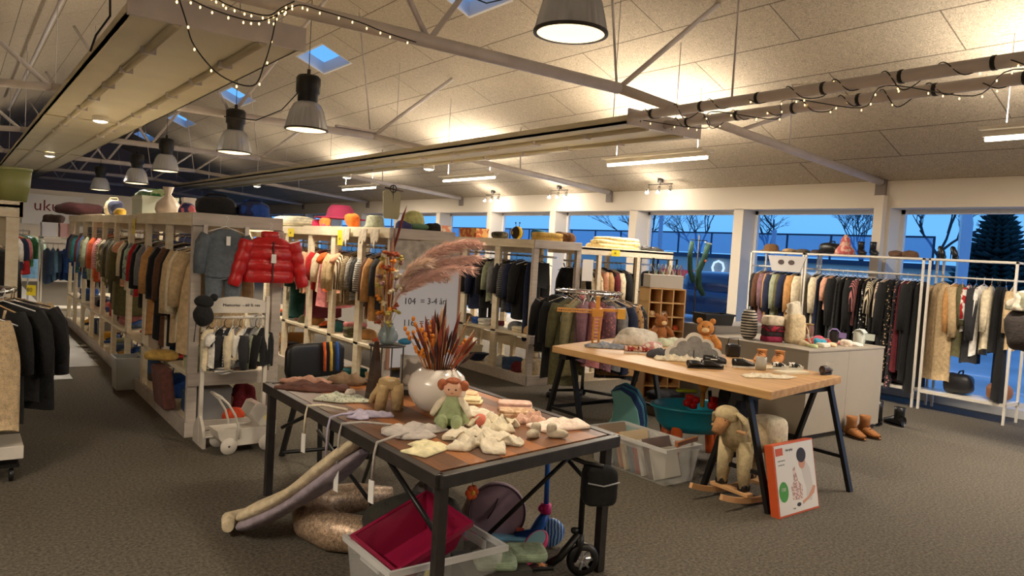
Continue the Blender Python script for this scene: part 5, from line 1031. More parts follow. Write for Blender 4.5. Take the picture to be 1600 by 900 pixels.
# puzzle box with child's picture
p0 = Vector((4.23, 2.69, 0)); bx = thing('toy_box', 'white and orange toy box picturing a child playing, leaning on the trestle', 'toy box', p0, rot=(-.20, 0, .02))
W_, H_ = .40, .44
bx.scale = (1.18, 1, 1.05)
wht_box = mat('white_glossy_card', (226, 222, 216), .35); org = mat('orange_card', (206, 88, 44), .45)
m = MB(); m.box(0, 0, 0, W_, .06, H_, 1); m.build('box', [wht_box, org], bx, bevel=.002)
F_ = lambda out, d, n_, mm: (lambda q: (setattr(q, 'v', [(a, -c - .001, b) for a, b, c in q.v]), q.build(n_, mm, bx)))(MB().prism(out, 0, d))
F_([(.012, .012), (W_ - .008, .012), (W_ - .008, H_ - .008), (.012, H_ - .008)], .0006, 'front_print', wht_box)
circ = lambda cx, cy, rx, ry=None, n=20: [(cx + rx * math.cos(2 * PI * k / n), cy + (ry or rx) * math.sin(2 * PI * k / n)) for k in range(n)]
F_([(.02, .37), (.09, .37), (.09, .415), (.02, .415)], .0012, 'orange_badge', org)
F_(circ(.065, .15, .045, .062), .0012, 'green_badge', mat('green_print', (72, 150, 60), .5))
F_([(.25, .30), (.29, .33), (.34, .26), (.36, .12), (.33, .06), (.28, .07), (.29, .14), (.27, .2)], .0010, 'child_shirt', mat('pale_print', (206, 200, 196), .5))
F_([(.30, .09), (.24, .07), (.24, .05), (.36, .10), (.38, .14), (.36, .15)], .0014, 'child_arm', mat('skin_print', (206, 148, 120), .5))
F_(circ(.265, .305, .032, .04), .0016, 'child_face', mat('skin_print', (206, 148, 120), .5)); F_(circ(.265, .35, .046, .046), .0020, 'child_hair', mat('hair_print', (40, 28, 24), .5))
mp_ = mat('toy_print', (176, 140, 130), .5, pat='blotch', rgb2=(226, 206, 200), ps=70)
F_([(.15, .09), (.24, .08), (.25, .16), (.21, .2), (.19, .29), (.17, .28), (.17, .2), (.14, .17)], .0014, 'toy_picture', mp_)
F_(circ(.2, .055, .02, .012), .0016, 'toy_picture', mat('dark_print', (50, 46, 50), .5))
for k, (x, z, s_, tx) in enumerate(((.12, .39, .022, 'for play'), (.035, .335, .012, 'stack and sort'), (.035, .31, .012, 'wooden toy'), (.14, .035, .014, 'toys'))): lettering('printed_words', tx, s_, ink, bx, (x, -.003, z), (PI / 2, 0, 0), .0003)
lettering('printed_words', '100', .03, wht_box, bx, (.04, -.0035, .155), (PI / 2, 0, 0), .0003)
# hidden black bag hanging below the table and folded black stroller shape
m = MB(); m.sq((0, 0, .0), (.17, .10, .24), .4, nz=.1, ns=6); tag(m.build('black_garment_bag', fab((30, 30, 32)), None, (5.0, 3.62, .46)), 'large black bag standing under the trestle table before the grey counter', 'bag'); bpy.context.view_layer.update()
# ---------------------------------------------------------------- grey counter
cnt = mat('grey_laminate', (160, 150, 135), .45, noise_s=2, noise_a=.02)
t = thing('sales_counter', 'big grey-beige boxy counter with dark recessed plinth, behind the trestle table', 'counter', (6.30, 3.84, 0))
m = MB(); m.box(0, 0, .05, .70, 1.15, .83); m.box(.70, 0, .05, 1.37, 1.15, .83); m.build('front_panel', cnt, t, bevel=.004)
m = MB(); m.box(-.006, -.006, .83, 1.376, 1.156, .85); m.build('worktop', cnt, t, bevel=.003)
m = MB(); m.box(.03, .03, 0, 1.34, 1.12, .05); m.build('plinth', mat('dark_plinth', (50, 46, 44), .6), t)
t = thing('sales_counter', 'raised dark grey back section of the counter, black basket on top', 'counter', (6.45, 5.03, 0)); m = MB(); m.box(0, 0, .05, 1.2, .42, .93); m.build('front_panel', mat('dark_grey_laminate', (120, 114, 106), .5), t, bevel=.004); m = MB(); m.box(.03, .03, 0, 1.17, .4, .05); m.build('plinth', mat('dark_plinth', (50, 46, 44), .6), t)
def basket(name, lab, cat, loc, w, d, h, m_, rz=0, sides=10):
    t = thing(name, lab, cat, loc, rz); m = MB(); a = .9
    vs = [(x * a, y * a, 0) for x, y in ((-w / 2, -d / 2), (w / 2, -d / 2), (w / 2, d / 2), (-w / 2, d / 2))] + [(x, y, h) for x, y in ((-w / 2, -d / 2), (w / 2, -d / 2), (w / 2, d / 2), (-w / 2, d / 2))]
    m.add(vs, [(3, 2, 1, 0), (0, 1, 5, 4), (1, 2, 6, 5), (2, 3, 7, 6), (3, 0, 4, 7)]); m.build('body', m_, t, solid=.006)
    m = MB()
    for (x0, y0, x1, y1) in ((-w / 2 - .01, -d / 2 - .01, w / 2 + .01, -d / 2 + .005), (-w / 2 - .01, d / 2 - .005, w / 2 + .01, d / 2 + .01), (-w / 2 - .01, -d / 2, -w / 2 + .005, d / 2), (w / 2 - .005, -d / 2, w / 2 + .01, d / 2)): m.box(x0, y0, h - .018, x1, y1, h)
    m.build('rim', m_, t); return t
basket('plastic_basket', 'black slatted plastic basket on the back of the grey counter', 'basket', (6.68, 5.24, .931), .36, .26, .12, black_plastic, -.3)
DZ = .851
m = MB(); m.sq((0, 0, .15), (.07, .08, .15), .6, nz=.15, ns=7); hb = tag(m.build('striped_scarf_stack', fab((206, 198, 184), 'stripe', (40, 38, 40), 11), None, (6.52, 4.66, DZ), .3), 'black and white striped knit bundle at the left of the counter', 'scarf')
for k, (z, c, l_) in enumerate(((0, (130, 24, 60), 'dark red folded scarf, bottom of the stack on the counter'), (.055, (40, 26, 30), 'black and red folded scarf in the middle of the counter stack'), (.105, (160, 30, 52), 'red patterned folded scarf, second from top of the counter stack'), (.165, (214, 200, 176), 'cream fluffy scarf on top of the counter stack'))):
    folded('folded_scarf', l_, 'scarf', .20, .16, .055 if k < 3 else .085, (6.57, 4.42, DZ + z), -.5, fab(c) if k != 2 else fab(c, 'blotch', (70, 20, 30), 22), 60 + k, 1, 'folded scarves on the counter')
t = thing('canvas_tote', 'tall cream canvas bag with ruffled top standing on the counter', 'bag', (6.72, 4.28, DZ), -.5)
m = MB(); m.sq((0, 0, .145), (.10, .085, .15), .45, nz=.08, ns=9); m.build('body', fab((206, 186, 150)), t); m = MB(); m.sq((-.02, 0, .33), (.07, .05, .08), .9, nz=.7, ns=22, seed=3); m.build('ruffled_top', fab((216, 206, 184)), t); m = MB(); m.tube([(.09, -.05, .2), (.12, -.06, .14), (.13, -.06, .08)], .006, 6); m.build('strap', fab((206, 186, 150)), t); m = MB(); m.beam((.10, -.09, .10), (.13, -.10, .02), .004, .035, up=(0, 1, 0)); m.build('price_label', paper, t)
for k, (x, y, r_, h_, c, l_) in enumerate(((7.05, 4.46, .05, .11, (150, 140, 110), 'small glass jar of bits on the counter'), (7.28, 4.66, .062, .17, (140, 116, 80), 'tall amber glass jar with lid on the counter'), (7.45, 4.56, .05, .14, (150, 110, 100), 'glass jar with pink contents, right of the tall amber jar'))):
    m = MB(); m.lathe([(0, 0), (r_, 0), (r_ * 1.03, h_ * .7), (r_ * .9, h_)], 22); j = tag(m.build('storage_jar', clear_plastic('jar_glass_%d' % k, c, .6), None, (x, y, DZ)), l_, 'jar', 'jars on the counter'); q = MB(); q.lathe([(0, h_), (r_, h_), (r_, h_ + .015), (0, h_ + .015)], 22); q.build('lid', mat('brass_lid', (170, 140, 90), .3, .7), j)
def purse(lab, loc, rz, m_, w, h, d, m2=None):
    t = thing('handbag', lab, 'handbag', loc, rz); m = MB(); m.sq((0, 0, h / 2), (w / 2, d / 2, h / 2), .35); m.build('body', m2 or m_, t); m = MB()
    prof = [(-d / 2 - .006, h * .35), (-d / 2 - .008, h * .8), (-d / 4, h * 1.03), (d / 4, h * 1.03), (d / 2 + .004, h * .8)]
    for a, b in zip(prof, prof[1:]): m.beam((0, a[0], a[1]), (0, b[0], b[1]), w * 1.02, .006)
    m.build('flap', m_, t); m = MB(); m.sq((0, -d / 2 - .012, h * .4), (.008, .004, .008)); m.build('clasp', chrome, t)
purse('lilac box handbag with black gusset, on the right of the counter', (7.40, 4.24, DZ), .5, mat('lilac_leather', (140, 120, 176), .4), .13, .13, .09, blk_l)
purse('pale grey curved handbag, rightmost on the counter', (7.50, 4.02, DZ), .3, mat('pale_grey_leather', (200, 206, 198), .4), .17, .15, .10)
rr = random.Random(12)
for k, (x, y, c, l_) in enumerate(((6.62, 4.0, (196, 204, 150), 'green and white'), (6.76, 3.98, (226, 220, 206), 'white'), (6.84, 4.06, (60, 150, 180), 'turquoise'), (6.96, 4.0, (226, 190, 150), 'peach'), (7.06, 4.12, (150, 44, 40), 'dark red'), (7.15, 3.96, (222, 206, 190), 'off-white'), (7.25, 4.06, (214, 120, 120), 'pink'), (6.94, 4.22, (176, 60, 44), 'brick red'), (7.16, 4.28, (190, 90, 110), 'rose'), (7.3, 3.94, (226, 222, 214), 'pure white'), (6.66, 4.12, (206, 186, 150), 'cream'))):
    heap('hair_accessory', f'small {l_} fabric accessory in the muddle on the counter', 'accessory', (.06, .045, .025 + .012 * (k % 3)), (x, y, DZ), rr.random() * 3, fab(c), 80 + k, .4, 18, 'accessories on the counter')
# boots on the floor by the counter
for k, (x, y, l_) in enumerate(((6.98, 3.70, 'left'), (7.16, 3.66, 'right'))): shoe('suede_boot', f'tan suede boot on the floor before the counter, {l_} one', 'boot', (x, y, 0), -1.9 + .1 * k, mat('tan_boot_suede', (150, 96, 48), .8, noise_s=9, noise_a=.15), mat('dark_sole', (60, 44, 34), .6), .25, .09, .11, group='tan boots by the counter', lace=brn_l)
for k, (x, y, a, l_) in enumerate(((7.86, 3.95, .4, 'left'), (8.04, 3.86, 1.2, 'right'))): shoe('black_boot', f'black boot lying on the carpet right of the counter, {l_} one', 'boot', (x, y, 0), a, blk_l, black_plastic, .27, .10, .16 if k == 0 else .1, group='black boots by the counter')
# black slatted basket tower and wooden cubby
t = thing('mesh_organiser', 'black mesh shelf tower holding black bags, end of the blanket-topped unit', 'shelf', (7.40, 6.84, 0))
for (x, y) in ((0, 0), (.46, 0), (0, .34), (.46, .34)): m = MB(); m.box(x, y, 0, x + .02, y + .02, 1.62); m.build('post', black_metal, t)
for z in (.1, .45, .8, 1.15, 1.6): m = MB(); m.box(0, 0, z, .48, .36, z + .012); m.build('shelf', black_metal, t)
for k, z in enumerate((.11, .46, .81, 1.16)):
    o = MB().sq((0, 0, .14), (.17, .13, .14), .35, nz=.05, ns=8).build('black_bag', fab((38, 38, 40)), None, (7.64, 7.02, z + .003)); tag(o, 'black fabric bag in the mesh tower, %s level' % ('lowest', 'second', 'third', 'topmost')[k], 'bag', 'black bags in the mesh tower')
    q = MB(); q.tube([(-.07, -.11, .25), (-.05, -.12, .31), (.05, -.12, .31), (.07, -.11, .25)], .006, 6); q.build('handle', fab((60, 60, 62)), o); q = MB(); q.box(.0, -.133, .12, .03, -.13, .18); q.build('price_tag', paper, o)
cub = mat('birch_ply', (216, 172, 116), .5, noise_s=4, noise_a=.05)
c0 = Vector((6.98, 5.62, 0)); t = thing('cubby_shelf', 'birch plywood pigeonhole shelf with small square compartments, behind the plush bears', 'shelf', (6.42, 6.12, 0), -.45)
Wc, Hc, Dc = .44, 1.28, .32
for k in range(4): m = MB(); x = k * (Wc - .014) / 3; m.box(x, -Dc, .0, x + .014, 0, Hc); m.build('upright', cub, t)
for k in range(9): m = MB(); z = k * (Hc - .014) / 8; m.box(0, -Dc, z, Wc, 0, z + .014); m.build('shelf', cub, t)
m = MB(); m.box(0, -.006, 0, Wc, 0, Hc); m.build('back_panel', cub, t)
for k, (ix, iz, c, l_) in enumerate(((2, 5, (210, 90, 50), 'orange and white'), (1, 5, (206, 200, 190), 'white'), (0, 4, (110, 120, 140), 'grey-blue'), (0, 6, (216, 190, 150), 'cream'), (1, 6, (226, 206, 190), 'pale pink'), (2, 4, (214, 196, 160), 'beige'))):
    c_, s_ = math.cos(-.45), math.sin(-.45); lx, ly = .08 + ix * .143, -.22; heap('small_plush', f'small {l_} plush toy in a pigeonhole of the birch shelf', 'soft toy', (.04, .04, .04), (6.42 + lx * c_ - ly * s_, 6.12 + lx * s_ + ly * c_, iz * .158 + .016), 0, fab(c), 90 + k, .4, 20, 'plush toys in the pigeonholes')
t = thing('tie_box', 'white cardboard box of hanging ties and scarves on the birch shelf', 'box', (6.54, 5.88, Hc + .001), -.45); m = MB(); m.box(-.2, -.12, 0, .2, .1, .15); m.build('box', mat('white_card_box', (206, 200, 190), .6), t, bevel=.004)
for k in range(9): m = MB(); x = -.18 + k * .045; m.tube([(x, 0, .14), (x + .02, -.02, .27), (x + .06, -.02, .2), (x + .08, -.02, .12)], .014, 6, flat=.4); m.build('scarf_strip', fab([(206, 196, 176), (60, 56, 54), (150, 176, 160), (170, 120, 80), (226, 220, 206)][k % 5]), t)
t = thing('waders', 'dark green pair of sock-like leggings hung by the window beside the box', 'leggings', (7.66, 6.30, 1.86), -.3); gm = mat('dark_green_knit', (28, 66, 54), .85)
m = MB(); m.tube([(-.12, 0, 0), (-.14, 0, -.2), (-.12, 0, -.38), (-.06, 0, -.52)], [.028, .032, .034, .03], 10); m.build('leg', gm, t)
m = MB(); m.tube([(.12, 0, -.02), (.08, 0, -.2), (0, 0, -.38), (.02, 0, -.56), (.10, 0, -.68)], [.036, .038, .042, .04, .032], 10); m.build('leg', gm, t); m = MB(); m.beam((.07, 0, .0), (.17, 0, -.02), .02, .014); m.build('clip', hang_white, t); m = MB(); m.sq((.07, -.04, -.24), (.018, .004, .018)); m.build('patch', mat('orange_patch', (220, 110, 60), .6), t)
t = thing('back_carrier_stand', 'thin black floor stand the dark green leggings hang from', 'stand', (7.68, 6.34, 0)); m = MB(); m.tube([(0, 0, 0), (0, 0, 1.95)], .01); m.tube([(-.16, 0, 1.88), (.16, 0, 1.88)], .006); m.build('pole', black_metal, t); m = MB(); m.lathe([(0, 0), (.15, 0), (.15, .015), (0, .02)], 24); m.build('foot', black_metal, t)
# dark suitcase-like stroller and disc under table (seen between trestle legs)
m = MB(); m.sq((0, 0, .045), (.22, .14, .045), .6); tag(m.build('folded_play_mat', fab((28, 30, 40)), None, (6.0, 5.25, .15)), 'dark flat cushion behind the trestle table, before the cubby shelf', 'cushion')
m = MB(); m.box(-.22, -.15, 0, .22, .15, .15); tag(m.build('low_storage_box', mat('grey_brown_box', (120, 104, 88), .7), None, (6.0, 5.25, 0), 0, bevel=.005), 'low brown box on the floor carrying the dark flat cushion', 'box')
# ---------------------------------------------------------------- goods on the shelves
ORD = ['first', 'second', 'third', 'fourth', 'fifth', 'sixth', 'seventh', 'eighth', 'ninth', 'tenth']
def carton(name, lab, loc, rz, w, d, h, m_, grp=None, lid=None):
    o = MB().box(-w / 2, -d / 2, 0, w / 2, d / 2, h).build(name, m_, None, loc, rz, bevel=.004); tag(o, lab, 'box', grp)
    q = MB(); q.box(-w / 2 - .004, -d / 2 - .004, h * .82, w / 2 + .004, d / 2 + .004, h + .004); q.build('lid', lid or m_, o); return o
POOL = ['rust', 'cream', 'navy', 'rose', 'olive', 'beige', 'black', 'maroon', 'grey', 'mustard', 'teal', 'pink', 'brown', 'white', 'denim', 'red', 'charcoal', 'peach', 'green', 'tan', 'blue', 'sage', 'camel', 'orange']
def fill(rowname, x, posts, zs, xw, seed, nb, levels=(0, 1)):
    rr = random.Random(seed); ci = seed
    for b in range(nb):
        y0, y1 = posts[b] + .07, posts[b + 1] - .06; L = y1 - y0
        for lv in levels:
            z = (.101, zs + .001)[lv]; lname = ('base', 'middle')[lv]; n = 3 if L > .5 else 2; used = set()
            for k in range(n):
                ci = (ci * 7 + 5 + k) % len(POOL) if False else (ci + 5 + k) % len(POOL); c = POOL[ci]; y = y0 + L * (k + .5) / n; xx = x + xw * rr.uniform(.22, .34); typ = rr.choice(['folded', 'heap', 'shoe', 'folded', 'box', 'bag'] if lv == 0 else ['folded', 'shoe', 'folded', 'hat', 'shoe', 'heap'])
                tail = f'on the {lname} shelf of {rowname}, {ORD[b]} bay'; g = f'goods on the shelves of {rowname}'
                if typ == 'folded':
                    h_ = rr.uniform(.05, .16); folded('folded_clothes', f'{nice(c)} folded clothes {tail}', 'folded clothes', .24, L / n * .9, h_, (xx, y, z), rr.uniform(-.1, .1), fab(CLR[c]), seed + k + b * 5, 1 + int(h_ / .045), g)
                elif typ == 'heap': heap('clothes_heap', f'{nice(c)} crumpled clothes {tail}', 'clothes', (.14, L / n * .48, .09), (xx, y, z), rr.uniform(-.3, .3), fab(CLR[c]), seed + k + b, .45, 9, g)
                elif typ == 'hat': heap('soft_hat', f'{nice(c)} soft hat {tail}', 'hat', (.10, min(.1, L / n * .45), .08), (xx, y, z), 0, fab(CLR[c]), seed + k, .15, 9, g)
                elif typ == 'shoe': shoe('child_shoe', f'{nice(c)} child\'s shoe {tail}', 'shoe', (xx, y, z), PI + rr.uniform(-.4, .4), mat('shoe_' + c, CLR[c], .55), rr.choice([wht_l, black_plastic]), .19, .07, .05 if lv == 0 else 0, g)
                elif typ == 'box': carton('storage_box', f'{nice(c)} storage box {tail}', (xx + .05, y, z), rr.uniform(-.05, .05), .3, L / n * .88, rr.uniform(.16, .26), mat('card_' + c, CLR[c], .7), g)
                else:
                    o = MB().sq((0, 0, .1), (.15, L / n * .45, .11), .5, nz=.1, ns=8).build('shoulder_bag', fab(CLR[c]), None, (xx, y, z), 0); tag(o, f'{nice(c)} bag {tail}', 'bag', g); q = MB(); q.tube([(-.08, 0, .19), (-.07, 0, .27), (.07, 0, .27), (.08, 0, .19)], .008, 6); q.build('handle', fab(CLR[c]), o)
fill('left aisle row', 1.46, P1, .5, .68, 3, 8)
fill('middle row', 3.3, P2, .58, .7, 11, 5)
fill('right-hand row', 5.5, P3, .6, .72, 20, 4)
# hand placed on / in the left row's near bays
m = MB(); m.box(-.006, -.17, 0, .006, .17, .30); o = tag(m.build('picture_board', mat('pale_taupe_card', (190, 172, 154), .7), None, (1.475, 7.45, .502), 0), 'pale taupe framed board with faint animal faces, in the left row', 'picture')
for y in (-.05, .06): q = MB(); q.add([(-.008, y + .018 * math.cos(a), .2 + .022 * math.sin(a)) for a in [2 * PI * k / 12 for k in range(12)]], [list(range(12))]); q.build('print', mat('faint_print', (150, 130, 116), .7), o)
m = MB(); m.box(-.05, -.19, 0, .05, .19, .34); o = tag(m.build('suitcase', fab((112, 70, 62)), None, (1.44, 6.72, .125), 0, bevel=.02), 'dusty brown padded case standing in the nearest base bay of the left row', 'suitcase'); o.rotation_euler = (.0, -.12, 0)
basket('laundry_bin', 'pale grey plastic bin sticking out of the left row at the bottom', 'bin', (1.40, 8.25, .0), .24, .28, .32, mat('pale_grey_plastic', (176, 178, 174), .45), 0)
carton('letter_box', 'pale green storage box with dark frame print, nearest on the left row\'s middle shelf', (1.62, 6.30, .502), 0, .24, .24, .20, mat('pale_green_card', (176, 184, 150), .7), None, mat('pale_green_lid', (166, 172, 140), .7))
m = MB(); m.sq((0, 0, .04), (.14, .10, .045), .7, nz=.2, ns=12, zmin=0); tag(m.build('yellow_paper_bag', fab((214, 176, 92)), None, (1.42, 6.78, .505)), 'yellow crumpled bag jutting over the left row\'s middle shelf', 'bag')
# things piled behind the toy wardrobe, at the open end of the row
for k, (x, y, z, r, c, l_) in enumerate(((1.75, 6.35, .1, (.14, .12, .12), (104, 62, 44), 'brown and navy clothes heap at the base of the white shelving end'), (1.98, 6.4, .1, (.12, .12, .16), (110, 20, 34), 'dark red clothes heap at the base of the white shelving end'), (1.85, 6.2, .1, (.09, .07, .06), (220, 80, 44), 'bright orange small garment behind the toy pram'), (2.05, 6.25, .1, (.07, .07, .07), (32, 30, 34), 'black shoe heap behind the toy pram'), (1.90, 6.25, .5, (.16, .1, .05), (150, 110, 104), 'dusty pink clothes on the shelf behind the toy wardrobe rack'))):
    heap('clothes_heap', l_, 'clothes', r, (x, y, z + .001), 0, fab(c), 130 + k, .5, 10, 'heaps at the open shelving end')
# ---------------------------------------------------------------- on top of the shelving
def bagtop(name, lab, cat, loc, r, m_, rz=0, handle=True, nz=.25, grp=None, hm=None):
    o = MB().sq((0, 0, r[2]), r, .65, 22, 12, nz=nz, ns=9, seed=int(loc[1] * 10), zmin=0).build(name, m_, None, loc, rz); tag(o, lab, cat, grp)
    if handle: q = MB(); q.tube([(-r[0] * .7, 0, r[2] * 1.6), (-r[0] * .4, -.02, r[2] * 2.25), (r[0] * .4, -.02, r[2] * 2.3), (r[0] * .75, 0, r[2] * 1.5)], .009, 6); q.build('handle', hm or m_, o)
    return o
TP = 1.742
bagtop('sports_bag', 'black rounded sports bag with handle on the left row\'s near end', 'bag', (1.70, 6.38, TP), (.16, .14, .075), fab((26, 26, 30)), -.5)
bagtop('rucksack', 'navy and bright blue rucksack on top of the left row, right of the black bag', 'bag', (1.98, 6.32, TP), (.13, .12, .065), fab((30, 40, 90), 'blotch', (34, 74, 160), 10), -.3)
heap('white_bag', 'white crumpled carrier beside the blue rucksack on top', 'bag', (.05, .06, .08), (2.12, 6.5, TP), 0, fab((214, 200, 190)), 7, .5, 14)
heap('small_pouch', 'small blue and pink pouch left of the black sports bag', 'pouch', (.07, .08, .08), (1.62, 7.0, TP), 0, fab((60, 60, 110), 'blotch', (214, 120, 130), 14), 8, .2, 10)
t = thing('knotted_plastic_bag', 'translucent white knotted plastic bag on top of the left row', 'bag', (1.62, 7.75, TP)); pb = mat('milky_plastic', (214, 200, 186), .3, noise_s=14, noise_a=.06)
m = MB(); m.lathe([(0, 0), (.09, .0), (.11, .05), (.10, .11), (.05, .17), (.025, .20), (.05, .27), (.03, .27), (.012, .2)], 22, fl=.08, fn=7); m.build('bag', pb, t)
carton('white_box', 'white rectangular box on top of the left row behind the plastic bag', (1.66, 8.55, TP), 0, .34, .55, .19, mat('mint_white_card', (206, 214, 200), .6))
heap('green_packet', 'shiny green packet lying over the white box', 'packet', (.13, .55, .06), (1.66, 8.75, TP + .196), 0, mat('shiny_green_foil', (24, 120, 56), .3, pat='blotch', rgb2=(190, 214, 170), ps=8), 9, .3, 6)
carton('cream_box', 'narrow cream box standing on top beside the white box', (1.70, 7.30, TP), 0, .10, .10, .16, paper)
heap('yellow_toy', 'small yellow soft toy on the left row\'s front edge', 'soft toy', (.06, .12, .055), (1.52, 9.75, TP - .0), 0, fab((226, 186, 70)), 10, .3, 12)
bagtop('blue_pouch', 'dark blue pouch standing on top of the left row', 'pouch', (1.62, 10.7, TP), (.08, .12, .09), fab((50, 56, 86)), 0, False)
bagtop('beige_bag', 'beige bag standing on the far part of the left row', 'bag', (1.70, 11.4, TP), (.1, .16, .11), fab((190, 176, 140)), 0)
bagtop('brown_clutch', 'dark wine-brown cushion sticking out at the far end of the left row', 'cushion', (1.45, 12.7, TP - .12 + .12), (.26, .3, .09), fab((70, 34, 36)), .3, False)
# middle row top
bagtop('grey_cushion', 'grey and cream striped cushion on top of the middle row, leftmost', 'cushion', (3.5, 9.5, TP), (.16, .5, .07), fab((206, 200, 186), 'stripe', (226, 220, 196), 9), 0, False, .1)
m = MB(); m.lathe([(.0, .0), (.30, .0), (.31, .012), (.17, .03), (.15, .12), (.11, .165), (0, .17)], 32); tag(m.build('sun_hat', mat('magenta_felt', (150, 42, 78), .9), None, (3.66, 8.40, TP + .11), 0), 'wide magenta sun hat on top of the middle row', 'hat')
bagtop('pink_flower_toy', 'hot pink soft toy before the magenta hat', 'soft toy', (3.45, 8.55, TP), (.06, .09, .045), fab((214, 40, 100)), 0, False)
bagtop('orange_flower_toy', 'pink and orange flower cushion on top of the middle row', 'cushion', (3.42, 8.28, TP), (.05, .10, .055), fab((236, 130, 60), 'dots', (226, 90, 130), 16), 0, False)
bagtop('orange_hat', 'orange knitted child\'s hat on top of the middle row', 'hat', (3.46, 7.62, TP), (.07, .09, .08), fab((222, 110, 30)), 0, False)
m = MB(); m.lathe([(0, .14), (.06, .14), (.085, .13), (.10, .03), (.13, 0), (.125, 0)], 28); tag(m.build('bucket_hat', fab((156, 160, 140)), None, (3.50, 7.15, TP), 0), 'grey-green bucket hat on top of the middle row', 'hat')
for k, (y, l_) in enumerate(((7.32, 'left'), (6.92, 'middle'), (6.66, 'right'))):
    t = thing('hung_bib', f'cream lace bib pinned over the middle row\'s top edge, {l_} of three', 'bib', (3.27, y, 1.73), group='lace bibs'); m = MB(); o_ = [(-.09, 0), (-.08, -.10), (-.05, -.13), (-.03, -.10), (0, -.19), (.03, -.12), (.06, -.15), (.09, -.06), (.09, 0)]
    m.prism(o_, 0, .012); m.v = [(-c, a, b) for a, b, c in m.v]; m.build('bib', fab((226, 214, 196)), t)
t = thing('tag_pair_ornament', 'pair of large greyish tags hanging from a twig on a ring, above the poster', 'ornament', (3.46, 6.70, TP)); m = MB(); m.tube([(0, 0, 0), (0, 0, .43)], .006); m.build('stand', iron, t)
m = MB(); m.tube([(-.10, 0, .405), (.11, 0, .385)], .008); m.build('twig', wood_dark, t); m = MB(); m.tube([(.0 + .035 * math.cos(2 * PI * k / 20), 0, .40 + .035 * math.sin(2 * PI * k / 20)) for k in range(21)], .006, 6, cap=False); m.build('ring', iron, t)
tg = mat('grey_tag_card', (172, 166, 140), .7)
for (x, a, l) in ((-.06, -.10, .26), (.045, .12, .26)):
    m = MB(); m.prism([(-.055, -.0), (-.055, -l + .02), (-.04, -l), (.045, -l), (.055, -l + .03), (.05, -.02), (.02, .02), (-.02, .02)], -.006, .006); m.v = [(x + u * math.cos(a) + v * math.sin(a) * .6, w_ + (.01 if a > 0 else -.01), .36 + v * math.cos(a)) for u, v, w_ in m.v]; m.build('tag', tg, t)
t = thing('yellow_sun_hat', 'pale yellow cap with green brim on top of the middle row, by the tag ornament', 'cap', (3.66, 6.62, TP)); m = MB(); m.sq((0, 0, .06), (.11, .1, .14), .8, zmin=.05); m.build('crown', fab((206, 206, 140)), t); m = MB(); m.sq((0, -.06, .04), (.13, .12, .03), .7, zmin=0); m.build('brim', fab((96, 130, 100)), t)
for k, (x, y, c, l_) in enumerate(((3.5, 6.52, (60, 62, 110), 'navy and white'), (3.82, 6.5, (24, 24, 24), 'black'), (3.93, 6.75, (30, 30, 36), 'very dark blue'))): heap('small_hat', f'small {l_} hat on the middle row\'s near end', 'hat', (.07, .07, .06), (x, y, TP), 0, fab(c), 140 + k, .4, 14, 'small hats by the tag ornament')
# right-hand row top
carton('photo_tin', 'patterned cream and orange tin on top of the right-hand row, leftmost', (5.68, 9.4, TP), 0, .18, .2, .16, mat('patterned_tin', (206, 190, 166), .5, pat='blotch', rgb2=(190, 110, 70), ps=12))
carton('floral_box', 'orange and red floral box on top of the right-hand row', (5.70, 8.6, TP), 0, .2, .42, .13, mat('floral_card', (190, 90, 40), .6, pat='blotch', rgb2=(226, 170, 90), ps=13))
bagtop('camouflage_hat', 'khaki camouflage cap on top of the right-hand row', 'cap', (5.68, 7.95, TP), (.10, .11, .05), fab((96, 88, 60), 'blotch', (60, 54, 44), 16), 0, False, .1)
t = thing('bee_toy', 'yellow and black striped round soft toy insect with two antennae on the shelving top', 'soft toy', (5.62, 7.50, TP)); m = MB(); m.sq((0, 0, .085), (.075, .085, .085)); m.build('body', mat('bee_stripes', (232, 190, 40), .8, pat='vstripe', rgb2=(40, 30, 24), ps=3.2), t)
for s in (-1, 1): m = MB(); m.tube([(0, s * .03, .15), (0, s * .04, .20)], .004, 5); m.sq((0, s * .042, .21), (.01, .01, .012)); m.build('antenna', blk_l, t)
m = MB(); m.sq((.02, .11, .1), (.02, .06, .05)); m.build('wing', fab((206, 206, 220)), t)
bagtop('blue_beret', 'blue round soft cap right of the striped insect toy', 'cap', (5.74, 7.22, TP), (.09, .09, .07), fab((30, 120, 170)), 0, False, .1)
folded('gold_blanket', 'golden fleece blanket folded on the near end of the right-hand row', 'blanket', .42, .20, .10, (5.78, 7.10 - .0, TP), .0, fab((206, 170, 90)), 150, 2)
bagtop('fur_muff', 'shaggy brown fur muff right of the golden blanket', 'fur muff', (6.08, 7.12, TP), (.12, .11, .07), mat('shaggy_fur', (110, 72, 40), .95, noise_s=16, noise_a=.25, bump=1, bump_s=30), 0, False, .4)
t = thing('folded_duvet', 'cream yellow folded duvet on the lower shelving unit', 'duvet', (7.06, 7.28, 1.703), 0); dv = fab((232, 208, 150))
for k, (w_, z, h) in enumerate(((.38, 0, .04), (.37, .05, .04), (.30, .10, .035))): m = MB(); m.sq((.0 + .04 * k, 0, z + h * .8), (w_, .2, h), .5, 26, 10, nz=.12, ns=6, seed=k, zmin=z); m.build('fold', dv, t)
for k, x in enumerate((7.66, 7.84)): shoe('dark_shoe', f'black low shoe on the lower shelving unit\'s right end, {("left", "right")[k]} one', 'shoe', (x, 7.2, 1.703), -.5, blk_l, black_plastic, .2, .06, group='black shoes on the unit')
